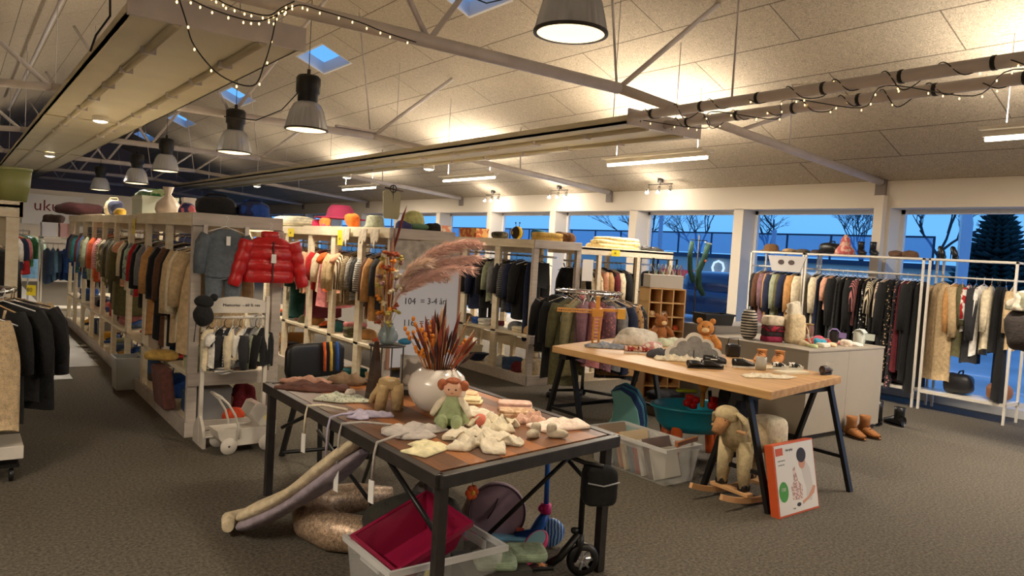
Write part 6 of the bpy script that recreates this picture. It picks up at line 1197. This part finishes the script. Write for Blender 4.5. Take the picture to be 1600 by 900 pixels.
# price cards and paper sheets
def card(lab, loc, rot, w=.09, h=.13, m_=yellow_card, name='price_card', cat='price card', txt='1', g='yellow price cards'):
    t = thing(name, lab, cat, loc, rot=rot, group=g); m = MB(); m.box(-w / 2, -.002, -h, w / 2, 0, 0); m.build('card', m_, t)
    if txt: lettering('printed_digits', txt, .04, ink, t, (-.03, -.004, -h * .65), (PI / 2, 0, 0), .0003)
card('yellow price card on the left row\'s top edge', (1.43, 8.32, 1.70), (0, 0, -PI / 2), .1, .16, txt='50')
card('yellow price card at the far end of the middle row', (3.27, 8.95, 1.71), (0, 0, -PI / 2), .2, .1, txt='40')
card('yellow price card on the middle row above a beige jacket', (3.27, 7.48, 1.71), (0, 0, -PI / 2), .14, .16, txt='60')
card('yellow price card under the cream duvet', (6.83, 6.975, 1.69), (0, 0, 0), .15, .08, txt='30')
card('white typed paper sheet hanging from the lower shelving unit', (6.33, 6.94, 1.55), (0, 0, 0), .18, .27, paper, 'notice_sheet', 'paper sheet', None, None)
card('yellow price card on the left-edge round rack', (.42, 6.05, 1.17), (0, 0, -.6), .06, .07, txt='80')
# on the window racks
def rtop(y): return (9.48, y, 1.815)
m = MB(); m.lathe([(.0, 0), (.17, 0), (.17, .012), (.11, .02), (.10, .08), (.06, .11), (0, .11)], 28); tag(m.build('brown_hat', fab((120, 86, 50)), None, rtop(6.5)), 'brown brimmed hat on the leftmost window rack', 'hat')
for k, (y, c, l_) in enumerate(((6.2, (170, 140, 100), 'tan'), (6.0, (90, 76, 56), 'olive brown'), (5.80 - .03, (60, 50, 46), 'dark brown'))): heap('flat_hat', f'{l_} flat cap lying on the window racks', 'cap', (.10, .09, .04), rtop(y), 0, fab(c), 160 + k, .2, 10, 'flat caps on the window racks')
bagtop('black_handbag', 'black structured handbag on the long window rack', 'handbag', rtop(5.58), (.13, .14, .075), blk_l, 0, True, .08)
t = thing('pink_toy_house', 'pink pointed floral fabric cone toy on the long window rack', 'soft toy', rtop(5.38)); m = MB(); m.lathe([(0, 0), (.13, 0), (.12, .06), (.07, .12), (.055, .2), (.02, .26), (0, .265)], 20, fl=.05, fn=5); m.build('body', fab((214, 110, 110), 'blotch', (226, 180, 160), 14), t)
for k, y in enumerate((5.14, 4.98)): shoe('high_boot', f'black ankle boot on the long window rack, {("left", "right")[k]} one', 'boot', rtop(y), -2.3, blk_l, black_plastic, .2, .08, .10, group='black boots on the window rack')
for k, y in enumerate((4.68, 4.52)): heap('brown_fur_hat', f'brown fur-trimmed hat on the long window rack, {("left", "right")[k]} one', 'hat', (.10, .09, .055), rtop(y), 0, fab((104, 76, 56)), 170 + k, .4, 12, 'brown hats on the window rack')
for k, y in enumerate((4.14, 4.0)):
    t = thing('heeled_shoe', f'black high-heeled shoe standing on the rightmost window rack, {("left", "right")[k]} one', 'shoe', rtop(y), group='black heels on the window rack'); m = MB(); m.tube([(-.0, 0, .02), (0, .01, .07), (0, .04, .13), (0, .05, .15)], [.03, .034, .03, .012], 10); m.tube([(0, -.03, .02), (0, .03, .02)], .022, 8); m.build('upper', blk_l, t); m = MB(); m.tube([(0, .05, .13), (0, .055, 0)], [.01, .005], 6); m.build('heel', blk_l, t)
t = thing('sunglasses_sign', 'pale grey hanging board with two pairs of round shapes, on leftmost window rack', 'sign', (9.30, 6.12, 1.76), rot=(0, 0, -PI / 2)); m = MB(); m.prism([(-.3, 0), (-.22, -.22), (.22, -.22), (.3, 0)][::1], 0, .006); m.v = [(a, c, b) for a, b, c in m.v]; m.build('board', mat('pale_grey_card', (190, 186, 184), .6), t)
for s in (-1, 1): m = MB(); m.add([(s * .08 + .05 * math.cos(a), -.003, -.09 + .035 * math.sin(a)) for a in [2 * PI * k / 16 for k in range(16)]], [list(range(16))]); m.build('round_print', mat('dark_print2', (70, 54, 54), .5), t)
# bags on the bottom shelves of the racks
for k, (y, c, r_, l_) in enumerate(((3.42, (150, 98, 60), (.13, .12, .10), 'tan leather bag on the bottom shelf of the rightmost window rack'), (3.85, (36, 36, 40), (.12, .16, .12), 'black slouchy bag on the bottom shelf of the rightmost window rack'), (4.55, (60, 46, 56), (.14, .2, .06), 'dark plum flat bag on the bottom shelf of the long window rack'), (5.1, (40, 40, 46), (.14, .2, .07), 'charcoal bag on the bottom shelf of the long window rack'))): bagtop('leather_bag', l_, 'handbag', (9.5, y, .237), r_, mat('leather_%d' % k, c, .45), 0, True, .15, 'bags under the window clothes')
# dark backpack edge at far right
bagtop('khaki_backpack', 'dark brown padded bag hanging at the right edge of the photo', 'bag', (8.17, 2.72, .93), (.16, .20, .20), fab((48, 40, 36)), 0, True, .15)
heap('khaki_jacket_roll', 'khaki and cream jacket bundled over the dark bag, right edge', 'jacket', (.16, .2, .14), (8.20, 2.74, 1.32), 0, fab((120, 118, 96), 'blotch', (200, 190, 170), 10), 180, .4, 8)
metal_rack('white clothes rack just past the right edge, dark padded bag on it', 1.5, 2.56, x0=8.02, x1=8.34, zt=1.6, zr=1.45)
# ---------------------------------------------------------------- left edge: tubs, glass jars, back racks
t = thing('green_tub', 'olive green round lidded tub on the left-edge shelving', 'tub', (.36, 7.3, 1.757)); m = MB(); m.lathe([(0, 0), (.10, 0), (.115, .10), (.12, .11), (.13, .25), (.0, .25)], 28); m.build('body', mat('olive_tin', (150, 156, 96), .4), t); m = MB(); m.lathe([(0, .25), (.135, .25), (.135, .27), (0, .275)], 28); m.build('lid', mat('olive_lid', (166, 170, 120), .4), t)
m = MB(); m.lathe([(0, 0), (.05, 0), (.052, .10), (0, .105)], 20); tag(m.build('amber_jar', mat('amber_glass', (190, 130, 40), .2), None, (.20, 7.22, 1.757)), 'amber jar at the left edge of the photo', 'jar')
heap('maroon_ornament', 'dark red and pink glass bauble bunch at the left edge', 'ornament', (.09, .08, .16), (.12, 7.35, 1.757 + .0), 0, mat('maroon_glass', (120, 50, 56), .25, pat='blotch', rgb2=(226, 180, 160), ps=12), 190, .4, 12)
metal_rack('white metal clothes rack with blue children\'s clothes, end of the left aisle', 13.98, 14.5, x0=1.10, x1=1.72, zt=1.38, zr=1.28)
LSC = 1.0
SB = [('denim', 'jacket', .55, .36), ('skyblue', 'shirt', .5, .34), ('denim', 'shirt', .5, .34), ('blue', 'sweater', .5, .34), ('skyblue', 'jacket', .5, .34), ('navy', 'shirt', .5, .34), ('denim', 'trousers', .6, .3)]
hang_row(SB, (1.16, 14.1, 1.27), (1.66, 14.1, 1.27), PI / 2, 'on end-of-aisle rack', 'blue clothes on the end-of-aisle rack')
for k, (x, c, l_) in enumerate(((1.2, (206, 206, 214), 'white shoe box on the end-of-aisle rack'), (1.45, (190, 150, 150), 'dusty pink box on the end-of-aisle rack'))): carton('shoe_box', l_, (x, 14.25, 1.385), 0, .2, .3, .22, mat('card_e%d' % k, c, .7), 'boxes on the end-of-aisle rack')
heap('brown_toy', 'dark brown plush lying on the shoe boxes down the aisle', 'soft toy', (.15, .12, .10), (1.28, 14.25, 1.612), 0, fab((54, 36, 28)), 195, .5, 9)
t = thing('wall_board', 'white wall board with dark red handwriting-like letters at the aisle\'s far end', 'board', (1.4, 23.96, 1.55)); m = MB(); m.box(0, -.03, 0, 1.42, .03, .82); m.build('board', paper, t); lettering('lettering', 'uku', .42, mat('dark_red_ink', (120, 30, 40), .6), t, (.25, -.035, .38), (PI / 2, 0, 0))
# white picket gate at the left of the end rack
t = thing('white_gate', 'white slatted low gate beside the end-of-aisle rack', 'gate', (.82, 13.9, 0), rz=-1.2)
for k in range(9): m = MB(); m.box(-.1 * k - .02, -.01, .1, -.1 * k + .02, .01, 1.0); m.build('slat', white_wood, t)
for z in (.15, .95): m = MB(); m.box(-.85, -.015, z, .05, .015, z + .05); m.build('rail', white_wood, t)
SW = [('cream', 'shirt', .5, .44), ('white', 'sweater', .5, .44), ('navy', 'jacket', .5, .44), ('red', 'dress', .6, .44), ('pink', 'shirt', .5, .4), ('green', 'jacket', .5, .44), ('skyblue', 'dress', .7, .44), ('mint', 'shirt', .5, .44)]
hang_row(SW, (.45, 12.9, 1.45), (1.0, 15.2, 1.45), .3, 'near aisle-end gate', 'clothes by the aisle-end gate'); t = thing('clothes_rail', 'thin clothes rail behind the white slatted gate', 'clothes rack', (.45, 12.9, 0)); m = MB(); m.tube([(0, 0, 1.45), (.55, 2.3, 1.45)], .012); m.build('hanging_rail', chrome, t)
for p in ((0, 0), (.55, 2.3)): m = MB(); m.tube([(p[0], p[1], 0), (p[0], p[1], 1.45)], .015); m.build('post', chrome, t)
# black cap on the toy rack corner
t = thing('black_bonnet', 'black cap with ear flap hung on the left post of the toy wardrobe', 'hat', (1.48, 5.78, .99)); m = MB(); m.sq((0, 0, 0), (.075, .06, .085), nz=.15, ns=14); m.sq((0, 0, .10), (.07, .055, .05), nz=.2, ns=14); m.sq((.07, 0, .13), (.03, .02, .03)); m.build('felt', fab((22, 22, 24)), t); m = MB(); m.tube([(-.05, 0, -.06), (-.06, 0, -.2)], .004, 5); m.build('cord', blk_l, t)
# ---------------------------------------------------------------- under the near table
pad = fab((206, 190, 158)); padl = fab((150, 138, 148))
def lobe(a, b, w, th): # padded slab between points
    m = MB(); a = Vector(a); b = Vector(b); d = b - a; k = 14; pts = [a.lerp(b, i / k) for i in range(k + 1)]
    m.tube(pts, [w * (.45 + .55 * math.sin(PI * min(1, (i / k) * 1.6 + .12)) if i < k * .5 else w and (w * (1 - .35 * ((i / k - .5) * 2) ** 2)) / w) for i in range(k + 1)] if False else [w * min(1, .35 + 2.2 * (i / k)) * (1 - .35 * max(0, i / k - .6)) for i in range(k + 1)], 16, flat=th / w); return m
t = thing('folded_baby_nest', 'long cream and lilac padded baby nest, tipped up against the near table', 'baby nest', (1.22, 3.95, 0))
L2 = lambda p: (p[0] - 1.22, p[1] - 3.95, p[2])
for nm_, mm_, off in (('padded_top', pad, .075), ('padded_base', padl, -.005)):
    m = MB(); a_, b_ = Vector((-.02, .03, .05 + off * .6)), Vector((.36, -.62, .58 + off)); k = 16; pts = [a_.lerp(b_, i / k) + Vector((0, 0, -.05 * math.sin(PI * i / k))) for i in range(k + 1)]
    m.tube(pts, [[.05, .10, .125, .13, .125, .115, .105, .10, .105, .115, .125, .13, .13, .125, .115, .09, .05][i] for i in range(k + 1)], 22, flat=.33); m.v = [(x, y, max(z, .002)) for x, y, z in m.v]; m.build(nm_, mm_, t); t.location.x = 1.28
m = MB(); m.tube([(-.11, -.02, .07), (-.07, .10, .06), (.03, .12, .06), (.09, .06, .07)], [.03, .045, .045, .03], 12); m.build('foot_roll', pad, t)
glit = mat('glitter_rose_gold', (168, 142, 116), .42, .35, pat='dots', rgb2=(222, 200, 176), ps=150, noise_s=60, noise_a=.25)
m = MB(); arc = [onz(x, y, .08) for x, y in ((600, 805), (560, 788), (545, 778))]
pts = [(2.12, 3.92, .10), (1.92, 3.98, .10), (1.72, 3.98, .10), (1.60, 3.90, .10), (1.55, 3.74, .10), (1.59, 3.56, .10), (1.72, 3.42, .10), (1.88, 3.34, .10)]
m.tube(pts, [.05, .085, .095, .10, .10, .10, .095, .06], 18); m.v = [(x, y, max(.002, z)) for x, y, z in m.v]
tag(m.build('nursing_pillow', glit, None, (0, 0, 0)), 'glittery rose-gold U-shaped pillow lying on the carpet under the near table', 'pillow')
t = thing('open_storage_tub', 'clear plastic tub with flared rim at the bottom of the photo, under the near table', 'tub', (1.42, 2.60, 0), .0); tub(t, .56, .42, .29)
mag = mat('magenta_plastic', (140, 22, 60), .35)
t = thing('baby_bathtub', 'magenta plastic basin tilted inside the clear tub', 'basin', (1.52, 2.70, .12), rot=(.18, -.30, .12)); tub(t, .40, .30, .15, mag, mag, taper=.05)
t = thing('flower_sticker_toy', 'small round yellow-green flower toy inside the clear tub', 'toy', (1.66, 2.68, .20)); m = MB(); m.lathe([(0, -.006), (.035, -.006), (.035, .006), (0, .006)], 18, ax=1); m.build('disc', mat('yellow_green', (186, 180, 90), .5), t); m = MB(); m.sq((0, -.008, 0), (.014, .006, .014)); m.build('centre', mat('dark_green2', (60, 70, 40), .5), t)
dk = fab((44, 42, 34))
t = thing('dark_bag', 'big black-olive cloth bag with white handle under the near table', 'bag', (1.90, 3.20, 0), -.5); m = MB(); m.sq((0, 0, .16), (.26, .14, .19), .7, 28, 16, nz=.3, ns=6, zmin=.001); m.build('body', dk, t); m = MB(); m.tube([(.02, -.15, .30), (.04, -.16, .26), (.03, -.165, .20), (0, -.16, .17)], .014, 8); m.build('white_grip', wht_l, t); m = MB(); m.tube([(.02, -.12, .30), (.02, -.10, .42), (.0, -.08, .46)], .008, 6); m.build('strap', iron, t)
heap('grey_fabric', 'grey folded fabric hanging behind the front table leg', 'cloth', (.10, .12, .24), (2.12, 3.50, .001), 0, fab((112, 106, 104)), 197, .3, 5)
t = thing('round_cushion', 'lilac round toy bag standing on edge behind the front table leg', 'bag', (2.42, 3.26, .165), rot=(PI / 2 - .12, 0, -.62)); m = MB(); m.lathe([(0, -.05), (.14, -.05), (.155, -.035), (.16, 0), (.155, .035), (.14, .05), (0, .05)], 40); m.build('body', mat('lilac_cloth', (156, 132, 152), .7, noise_s=8, noise_a=.06), t); m = MB(); m.tube([(.152 * math.cos(2 * PI * k / 36), .152 * math.sin(2 * PI * k / 36), .045) for k in range(37)], .005, 5, cap=False); m.build('piping', mat('mauve_piping', (100, 76, 96), .6), t); m = MB(); m.tube([(-.05, -.03, .052), (-.02, .02, .056), (0, .08, .052)], .003, 5); m.build('zip', ink, t); m = MB(); m.box(.11, -.11, .05, .15, -.07, .054); m.build('coral_label', mat('coral_label', (226, 110, 96), .6), t)
heap('pale_fur', 'pale pink fur rim behind the lilac round bag', 'cloth', (.12, .06, .16), (2.42, 3.42, .002), -.5, fab((190, 170, 160)), 198, .3, 10)
t = thing('flower_toy', 'small orange flower toy hanging under the near table', 'toy', (2.10, 3.05, .38)); 
for k in range(6): a = k * PI / 3; m = MB(); m.sq((.022 * math.cos(a), 0, .022 * math.sin(a)), (.018, .012, .018)); m.build('petal', mat('orange_petal', (214, 84, 30), .6), t)
m = MB(); m.sq((0, -.01, 0), (.013, .01, .013)); m.build('centre', mat('yellow_centre', (236, 190, 60), .6), t); m = MB(); m.tube([(0, 0, .03), (0, 0, .29)], .002, 4); m.build('string', wire_black, t)
# kid scooter, blue and pink
bl_ = mat('bright_blue_plastic', (30, 96, 190), .35); pk = mat('hot_pink_plastic', (214, 40, 130), .35)
t = thing('kick_scooter', 'blue child\'s kick scooter with pink collar, behind the front edge of the near table', 'scooter', (2.60, 3.06, 0), -.55)
m = MB(); m.tube([(0, 0, .24), (-.01, 0, .62)], .014, 10); m.build('stem', bl_, t); m = MB(); m.tube([(-.15, .0, .63), (.15, .0, .63)], .012, 10); m.build('handlebar', bl_, t)
m = MB(); m.lathe([(.0, .19), (.03, .19), (.03, .24), (0, .245)], 16); m.sq((-.022, 0, .215), (.022, .022, .022)); m.build('collar', pk, t)
m = MB(); m.tube([(0, 0, .19), (-.02, -.0, .14), (-.06, -.0, .07), (-.16, 0, .05)], [.02, .034, .034, .03], 10); m.build('fork', bl_, t)
m = MB(); m.lathe([(0, -.018), (.07, -.018), (.082, 0), (.07, .018), (0, .018)], 30, c=(.03, 0, .083), ax=1); m.build('wheel', mat('blue_swirl_wheel', (20, 70, 160), .3, pat='wavy', rgb2=(150, 190, 226), ps=18), t)
m = MB(); m.box(-.46, -.055, .045, -.1, .055, .065); m.build('deck', mat('pink_blue_deck', (110, 170, 206), .5, pat='blotch', rgb2=(216, 60, 130), ps=5), t, bevel=.008); m = MB(); m.lathe([(0, -.016), (.05, -.016), (.056, 0), (.05, .016), (0, .016)], 24, c=(-.48, 0, .056), ax=1); m.build('wheel', bl_, t)
# black scooter with basket
t = thing('black_scooter', 'black scooter with basket and star-patterned deck, right of the blue scooter', 'scooter', (2.52, 2.69, 0), -.40)
m = MB(); m.tube([(0, 0, .16), (.0, 0, .40), (.01, .0, .58)], .014, 10); m.build('stem', black_metal, t); m = MB(); m.tube([(-.14, .08, .62), (-.08, .04, .60), (0, 0, .575), (.08, -.05, .57)], .012, 8); m.build('handlebar', black_metal, t)
m = MB(); m.tube([(-.17, .10, .625), (-.11, .06, .615)], .017, 10); m.build('grip', black_plastic, t)
m = MB(); m.sq((.07, -.03, .47), (.085, .055, .095), .35); m.build('basket', fab((18, 18, 19)), t); m = MB(); m.tube([(-.01, -.09, .50), (.07, -.095, .485), (.155, -.085, .50)], .004, 6); m.build('reflective_band', mat('silver_band', (170, 170, 172), .3), t)
m = MB(); m.tube([(0, 0, .22), (0, 0, .15), (-.03, 0, .08)], [.02, .022, .018], 10); m.tube([(-.01, 0, .22), (-.10, 0, .10), (-.16, 0, .065)], [.018, .02, .022], 10); m.build('fork', black_metal, t); m = MB(); m.sq((-.03, 0, .235), (.022, .018, .018)); m.build('clamp', black_plastic, t)
m = MB(); m.lathe([(.05, -.016), (.075, -.018), (.085, 0), (.075, .018), (.05, .016)], 32, c=(.02, 0, .086), ax=1); w1 = m.build('wheel', black_plastic, t)
for k in range(7): a = k * 2 * PI / 7; q = MB(); q.beam((.02 + .012 * math.cos(a), 0, .086 + .012 * math.sin(a)), (.02 + .058 * math.cos(a), 0, .086 + .058 * math.sin(a)), .012, .014, up=(0, 1, 0)); q.build('spoke', alu, w1)
m = MB(); m.box(-.50, -.05, .055, -.14, .05, .075); dk_ = m.build('deck', black_plastic, t, bevel=.006)
for k in range(6):
    x = -.47 + .055 * k; y = .02 * (-1) ** k; q = MB(); q.prism([(x + (.03 if j % 2 == 0 else .014) * math.cos(j * PI / 5), y + (.03 if j % 2 == 0 else .014) * math.sin(j * PI / 5)) for j in range(10)], .0755, .077); q.build('star_grip', mat('orange_brown_stars', (204, 130, 60), .6), dk_)
# kid snow shoe and green folded towels
m = MB(); m.prism([(.10 * math.cos(a) * (1.7 if abs(a - PI) < PI / 2 else 1), .055 * math.sin(a)) for a in [2 * PI * k / 28 for k in range(28)]], 0, .03); o = tag(m.build('toy_board', mat('hot_pink_rim', (206, 50, 110), .5), None, (2.38, 2.86, .12), .5, bevel=.006), 'pink-rimmed pale blue oval board beside the clear tub', 'toy board'); q = MB(); q.prism([(.085 * math.cos(a) * (1.7 if abs(a - PI) < PI / 2 else 1), .042 * math.sin(a)) for a in [2 * PI * k / 28 for k in range(28)]], .03, .034); q.build('top_pad', mat('pale_blue_pad', (130, 180, 200), .5), o); o.rotation_euler = (0, -.3, .5)
carton('low_box', 'low dark box under the green towels', (2.00, 2.72, 0), -.3, .30, .26, .17, mat('dark_card', (60, 58, 54), .7))
gt = fab((132, 150, 124), 'stripe', (150, 168, 142), 40)
for k, (x, y, l_) in enumerate(((2.02, 2.66, 'left'), (2.20, 2.66, 'right'))): folded('green_towel', f'sage green striped folded towel at the bottom edge of the photo, {l_} one', 'towel', .20, .18, .035, (x - .02, y + .02, .176), -.45, gt, 200 + k, 1, 'green towels')
# ---------------------------------------------------------------- fairy lights
def fairy(lab, pts, nb, seed, drop=.02):
    rr = random.Random(seed); pts = [Vector(p) for p in pts]; o = pts[0]; t = thing('fairy_lights', lab, 'string lights', o, group=None)
    sm = []
    for i in range(len(pts) - 1):
        a, b = pts[i], pts[i + 1]; p_ = pts[max(0, i - 1)]; n_ = pts[min(len(pts) - 1, i + 2)]
        for j in range(6): u = j / 6; sm.append(.5 * ((2 * a) + (b - p_) * u + (2 * p_ - 5 * a + 4 * b - n_) * u * u + (3 * a - p_ - 3 * b + n_) * u ** 3) - o)
    sm.append(pts[-1] - o); m = MB(); m.tube(sm, .0045, 5); m.build('cable', wire_black, t)
    for k in range(nb):
        p = sm[int((k + .5) / nb * (len(sm) - 1))] + Vector((rr.uniform(-.012, .012), rr.uniform(-.012, .012), -drop)); q = MB(); q.sq(p, (.0058, .0058, .009), n=8, m=5); q.build('bulb', bulb_m, t)
A = lambda x, y, Y=5.02: ony(x, y, Y)
fairy('black cable with tiny warm bulbs looping below the left heating panel\'s near end', [A(276, -14, 4.6), A(290, 30, 4.7), A(304, 72, 4.8), A(345, 118, 4.9), A(395, 134, 4.9), A(413, 100, 4.95), A(425, 60), A(434, 22), A(452, 12)], 10, 1)
fairy('fairy lights wound along the nearest truss at the top of the photo', [A(292, -4), A(330, 14), A(380, 30), A(410, 32), A(440, 20), A(468, 8), A(500, 16), A(560, 34), A(600, 50), A(650, 66)], 20, 2)
fairy('second strand of tiny bulbs crossing above the left panel\'s end flap', [A(330, -8), A(352, 6), A(385, 18), A(420, 24), A(440, 12), A(460, 2)], 14, 3)
rr = random.Random(5)
spir = lambda x, r, y0, y1, n, z=3.06: [(x + r * math.cos(k * 2.1), y0 + (y1 - y0) * k / n, z + r * math.sin(k * 2.1) + (-.05 if k % 5 == 0 else 0)) for k in range(n + 1)]
fairy('fairy lights spiralled round the left-hand feed pipe', spir(5.60, .062, 5.55, .9, 34), 18, 4)
fairy('fairy lights spiralled round the right-hand feed pipe', spir(6.14, .062, 5.60, .9, 38), 24, 5)
fairy('loose bulbs draped between the two feed pipes', [(5.65 + .45 * (k % 2) + .04 * math.sin(k), 5.5 - .42 * k, 3.02 - .05 * (k % 2)) for k in range(10)], 24, 6)
tag(MB().tube([ony(470, 140, 7.6), ony(440, 172, 7.65), ony(400, 188, 7.7), ony(350, 182, 7.8)], .006, 6).build('lamp_cable', wire_black), 'black cable looping from the second dome lamp to the left', 'cable')
tag(MB().tube([ony(172, -8, 6), ony(172, 25, 6), ony(150, 55, 6), ony(141, 80, 6)], .008, 6).build('hanging_cable', wire_black), 'thin black cable hanging from the left roof slope at the top', 'cable')
tag(MB().tube([ony(735, -5, 5.3), ony(760, 5, 5.3), ony(800, -4, 5.3)], .006, 6).build('slack_cable', wire_black), 'slack black cable crossing the nearest skylight at the top edge', 'cable')
# ---------------------------------------------------------------- outside
asph = mat('wet_asphalt', (186, 190, 190), .35, noise_s=.6, noise_a=.12)
m = MB(); m.box(10.26, -30, -.3, 90, 120, -.05); struct('ground', m, asph)
stripe = mat('white_road_paint', (220, 222, 226), .6)
for k, (x, y) in enumerate(((12.5, 2), (14.0, 5), (12.8, 9), (15.5, 1.5))): m = MB(); m.box(x, y, -.05, x + .12, y + 2.6, -.042); tag(m.build('parking_line', stripe), 'white painted parking line outside, ' + ('nearest the beige coat rack', 'second out from the glass', 'beyond the left window', 'furthest right')[k], 'road marking', 'parking lines')
t = thing('office_building', 'low dark blue building with glass roof balustrade across the road', 'building', (30, 13.4, 0)); bld = mat('dark_blue_cladding', (196, 192, 176), .5, noise_s=.4, noise_a=.06)
m = MB(); m.box(0, 0, -.05, 8, 60, 1.85); m.build('walls', bld, t); m = MB(); m.box(-.15, -.1, 1.85, 8, 60, 2.05); m.build('roof_edge', mat('slate_edge', (54, 62, 80), .5), t)
m = MB(); m.box(-.1, 0, 3.05, -.04, 60, 3.12); m.build('balustrade_rail', mat('dark_rail', (40, 50, 66), .5), t)
for k in range(26): m = MB(); m.box(-.1, k * 2.1, 2.05, -.04, k * 2.1 + .07, 3.05); m.build('balustrade_post', mat('dark_rail', (40, 50, 66), .5), t)
m = MB(); m.box(-.08, 0, 2.1, -.06, 55, 3.05); m.build('balustrade_glass', clear_plastic('blue_glass', (130, 165, 205), .5), t)
m = MB(); m.box(-.05, 6.2, .2, -.01, 14, 1.15); m.build('shop_front', mat('lit_shop_window', (190, 60, 70), .5, emit=(220, 70, 80), es=.35), t)
m = MB(); m.box(-.05, .3, .7, -.01, 5.6, 1.45); m.build('lit_window', mat('lit_white_window', (220, 220, 210), .5, emit=(226, 224, 210), es=.45), t)
lettering('sign_letter', 'O.', 1.1, mat('lit_white_letters', (230, 236, 240), .5, emit=(226, 236, 244), es=.9), t, (-.16, 10.4, 1.0), (PI / 2, 0, -PI / 2), .02)
bark = mat('dark_bark', (70, 66, 66), .9)
def bare_tree(lab, x, y, h, seed, spread=.55):
    t = thing('bare_tree', lab, 'tree', (x, y, -.05), group='bare winter trees outside'); rr = random.Random(seed); tr = MB(); br = MB(); h *= 1.12
    def grow(m, p, d, l, r, n):
        q = p + d * l; m.tube([p, p.lerp(q, .5) + Vector((rr.uniform(-.05, .05) * l, rr.uniform(-.05, .05) * l, 0)), q], [r, r * .85, r * .7], 5 if n > 2 else 4, cap=False)
        if n == 0: return
        for k in range(3 if n > 1 else 4):
            nd = (d + Vector((rr.gauss(0, spread), rr.gauss(0, spread), rr.uniform(-.1, .4)))).normalized(); grow(br, p.lerp(q, rr.uniform(.55, 1)), nd, l * rr.uniform(.58, .8), r * .58, n - 1)
    grow(tr, Vector((0, 0, 0)), Vector((0, 0, 1)), h * .3, h * .014, 6); tr.build('trunk', bark, t); br.build('branches', bark, t)
bare_tree('bare leafless tree beyond the building, left end of the window view', 45, 42, 8.6, 2); bare_tree('bare leafless tree outside, left of the window pillar', 45, 37, 9, 3); bare_tree('bare leafless tree outside, just right of the window pillar', 45, 31.0, 8.6, 4)
bare_tree('bare leafless tree behind the roof balustrade, in the rightmost window', 45, 19.9, 9.2, 5, .6); bare_tree('small bare tree peeking at the left side of the steel post', 46, 24.9, 7.5, 6)
t = thing('conifer_tree', 'tall dense dark conifer outside in the rightmost window', 'tree', (26, 9.8, -.05)); m = MB(); m.tube([(0, 0, 0), (0, 0, 3.9)], [.15, .02], 8); m.build('trunk', bark, t)
rr = random.Random(4); m = MB()
for lv in range(27):
    z = .4 + lv * .135; R0 = 1.35 * (1 - (lv / 27.5) ** 1.15) + .06
    for k in range(16):
        a = 2 * PI * k / 18 + lv * .7; R1 = R0 * rr.uniform(.8, 1.08); d = Vector((math.cos(a), math.sin(a), 0)); sd = Vector((-d.y, d.x, 0))
        for j in range(7):
            u = (j + 1) / 7; p = d * R1 * u + Vector((0, 0, z - .16 * u * R1 * .6 + .12 * u * u)); w_ = .08 + .22 * R1 * (1 - abs(u - .6)) * .5
            m.add([p - d * .12, p + sd * w_ + Vector((0, 0, -.07)) + d * .1, p + d * .22 + Vector((0, 0, .04)), p - sd * w_ + Vector((0, 0, -.07)) + d * .1, p + Vector((0, 0, -.11))], [(0, 1, 4), (1, 2, 4), (2, 3, 4), (3, 0, 4), (0, 3, 2, 1)])
m.build('foliage', mat('conifer_needles', (40, 66, 62), .9, noise_s=3, noise_a=.2), t)
t = thing('beach_flag', 'tall white feather banner outside, left of the conifer', 'flag', (18.5, 7.75, -.05)); m = MB(); m.tube([(0, 0, 0), (0, 0, 3.6)], .03, 8); m.build('pole', white_metal, t); m = MB(); m.prism([(0, .9), (.22, 1.0), (.26, 2.9), (.18, 3.3), (.0, 3.6)], -.01, .01); m.v = [(0 + c, -a, b) for a, b, c in m.v]; m.build('banner', mat('pale_banner', (190, 206, 222), .7), t)
for k, (x, y, h) in enumerate(((16, 14.6, 3.1), (17, 11.6, 2.6))): m = MB(); m.tube([(0, 0, 0), (0, 0, h)], .06, 8); tag(m.build('lamp_post', mat('pale_post', (170, 180, 196), .5), None, (x, y, -.05)), ('pale post outside, seen behind the hanging dark green leggings', 'pale post outside in the middle window')[k], 'post')
t = thing('parked_car', 'dark parked car outside, seen low through the window between counter and pillar', 'car', (17, 13.2, -.05), 1.5); m = MB(); m.sq((0, 0, .55), (2.0, .85, .38), .35, 24, 12); m.sq((-.1, 0, 1.0), (1.1, .74, .42), .55, 20, 10); m.build('body', mat('dark_car_paint', (30, 44, 70), .25, coat=.6), t)
for x in (-1.25, 1.25):
    for y in (-.8, .8): m = MB(); m.lathe([(0, -.1), (.28, -.1), (.32, 0), (.28, .1), (0, .1)], 20, c=(x, y, .32), ax=1); m.build('wheel', black_plastic, t)
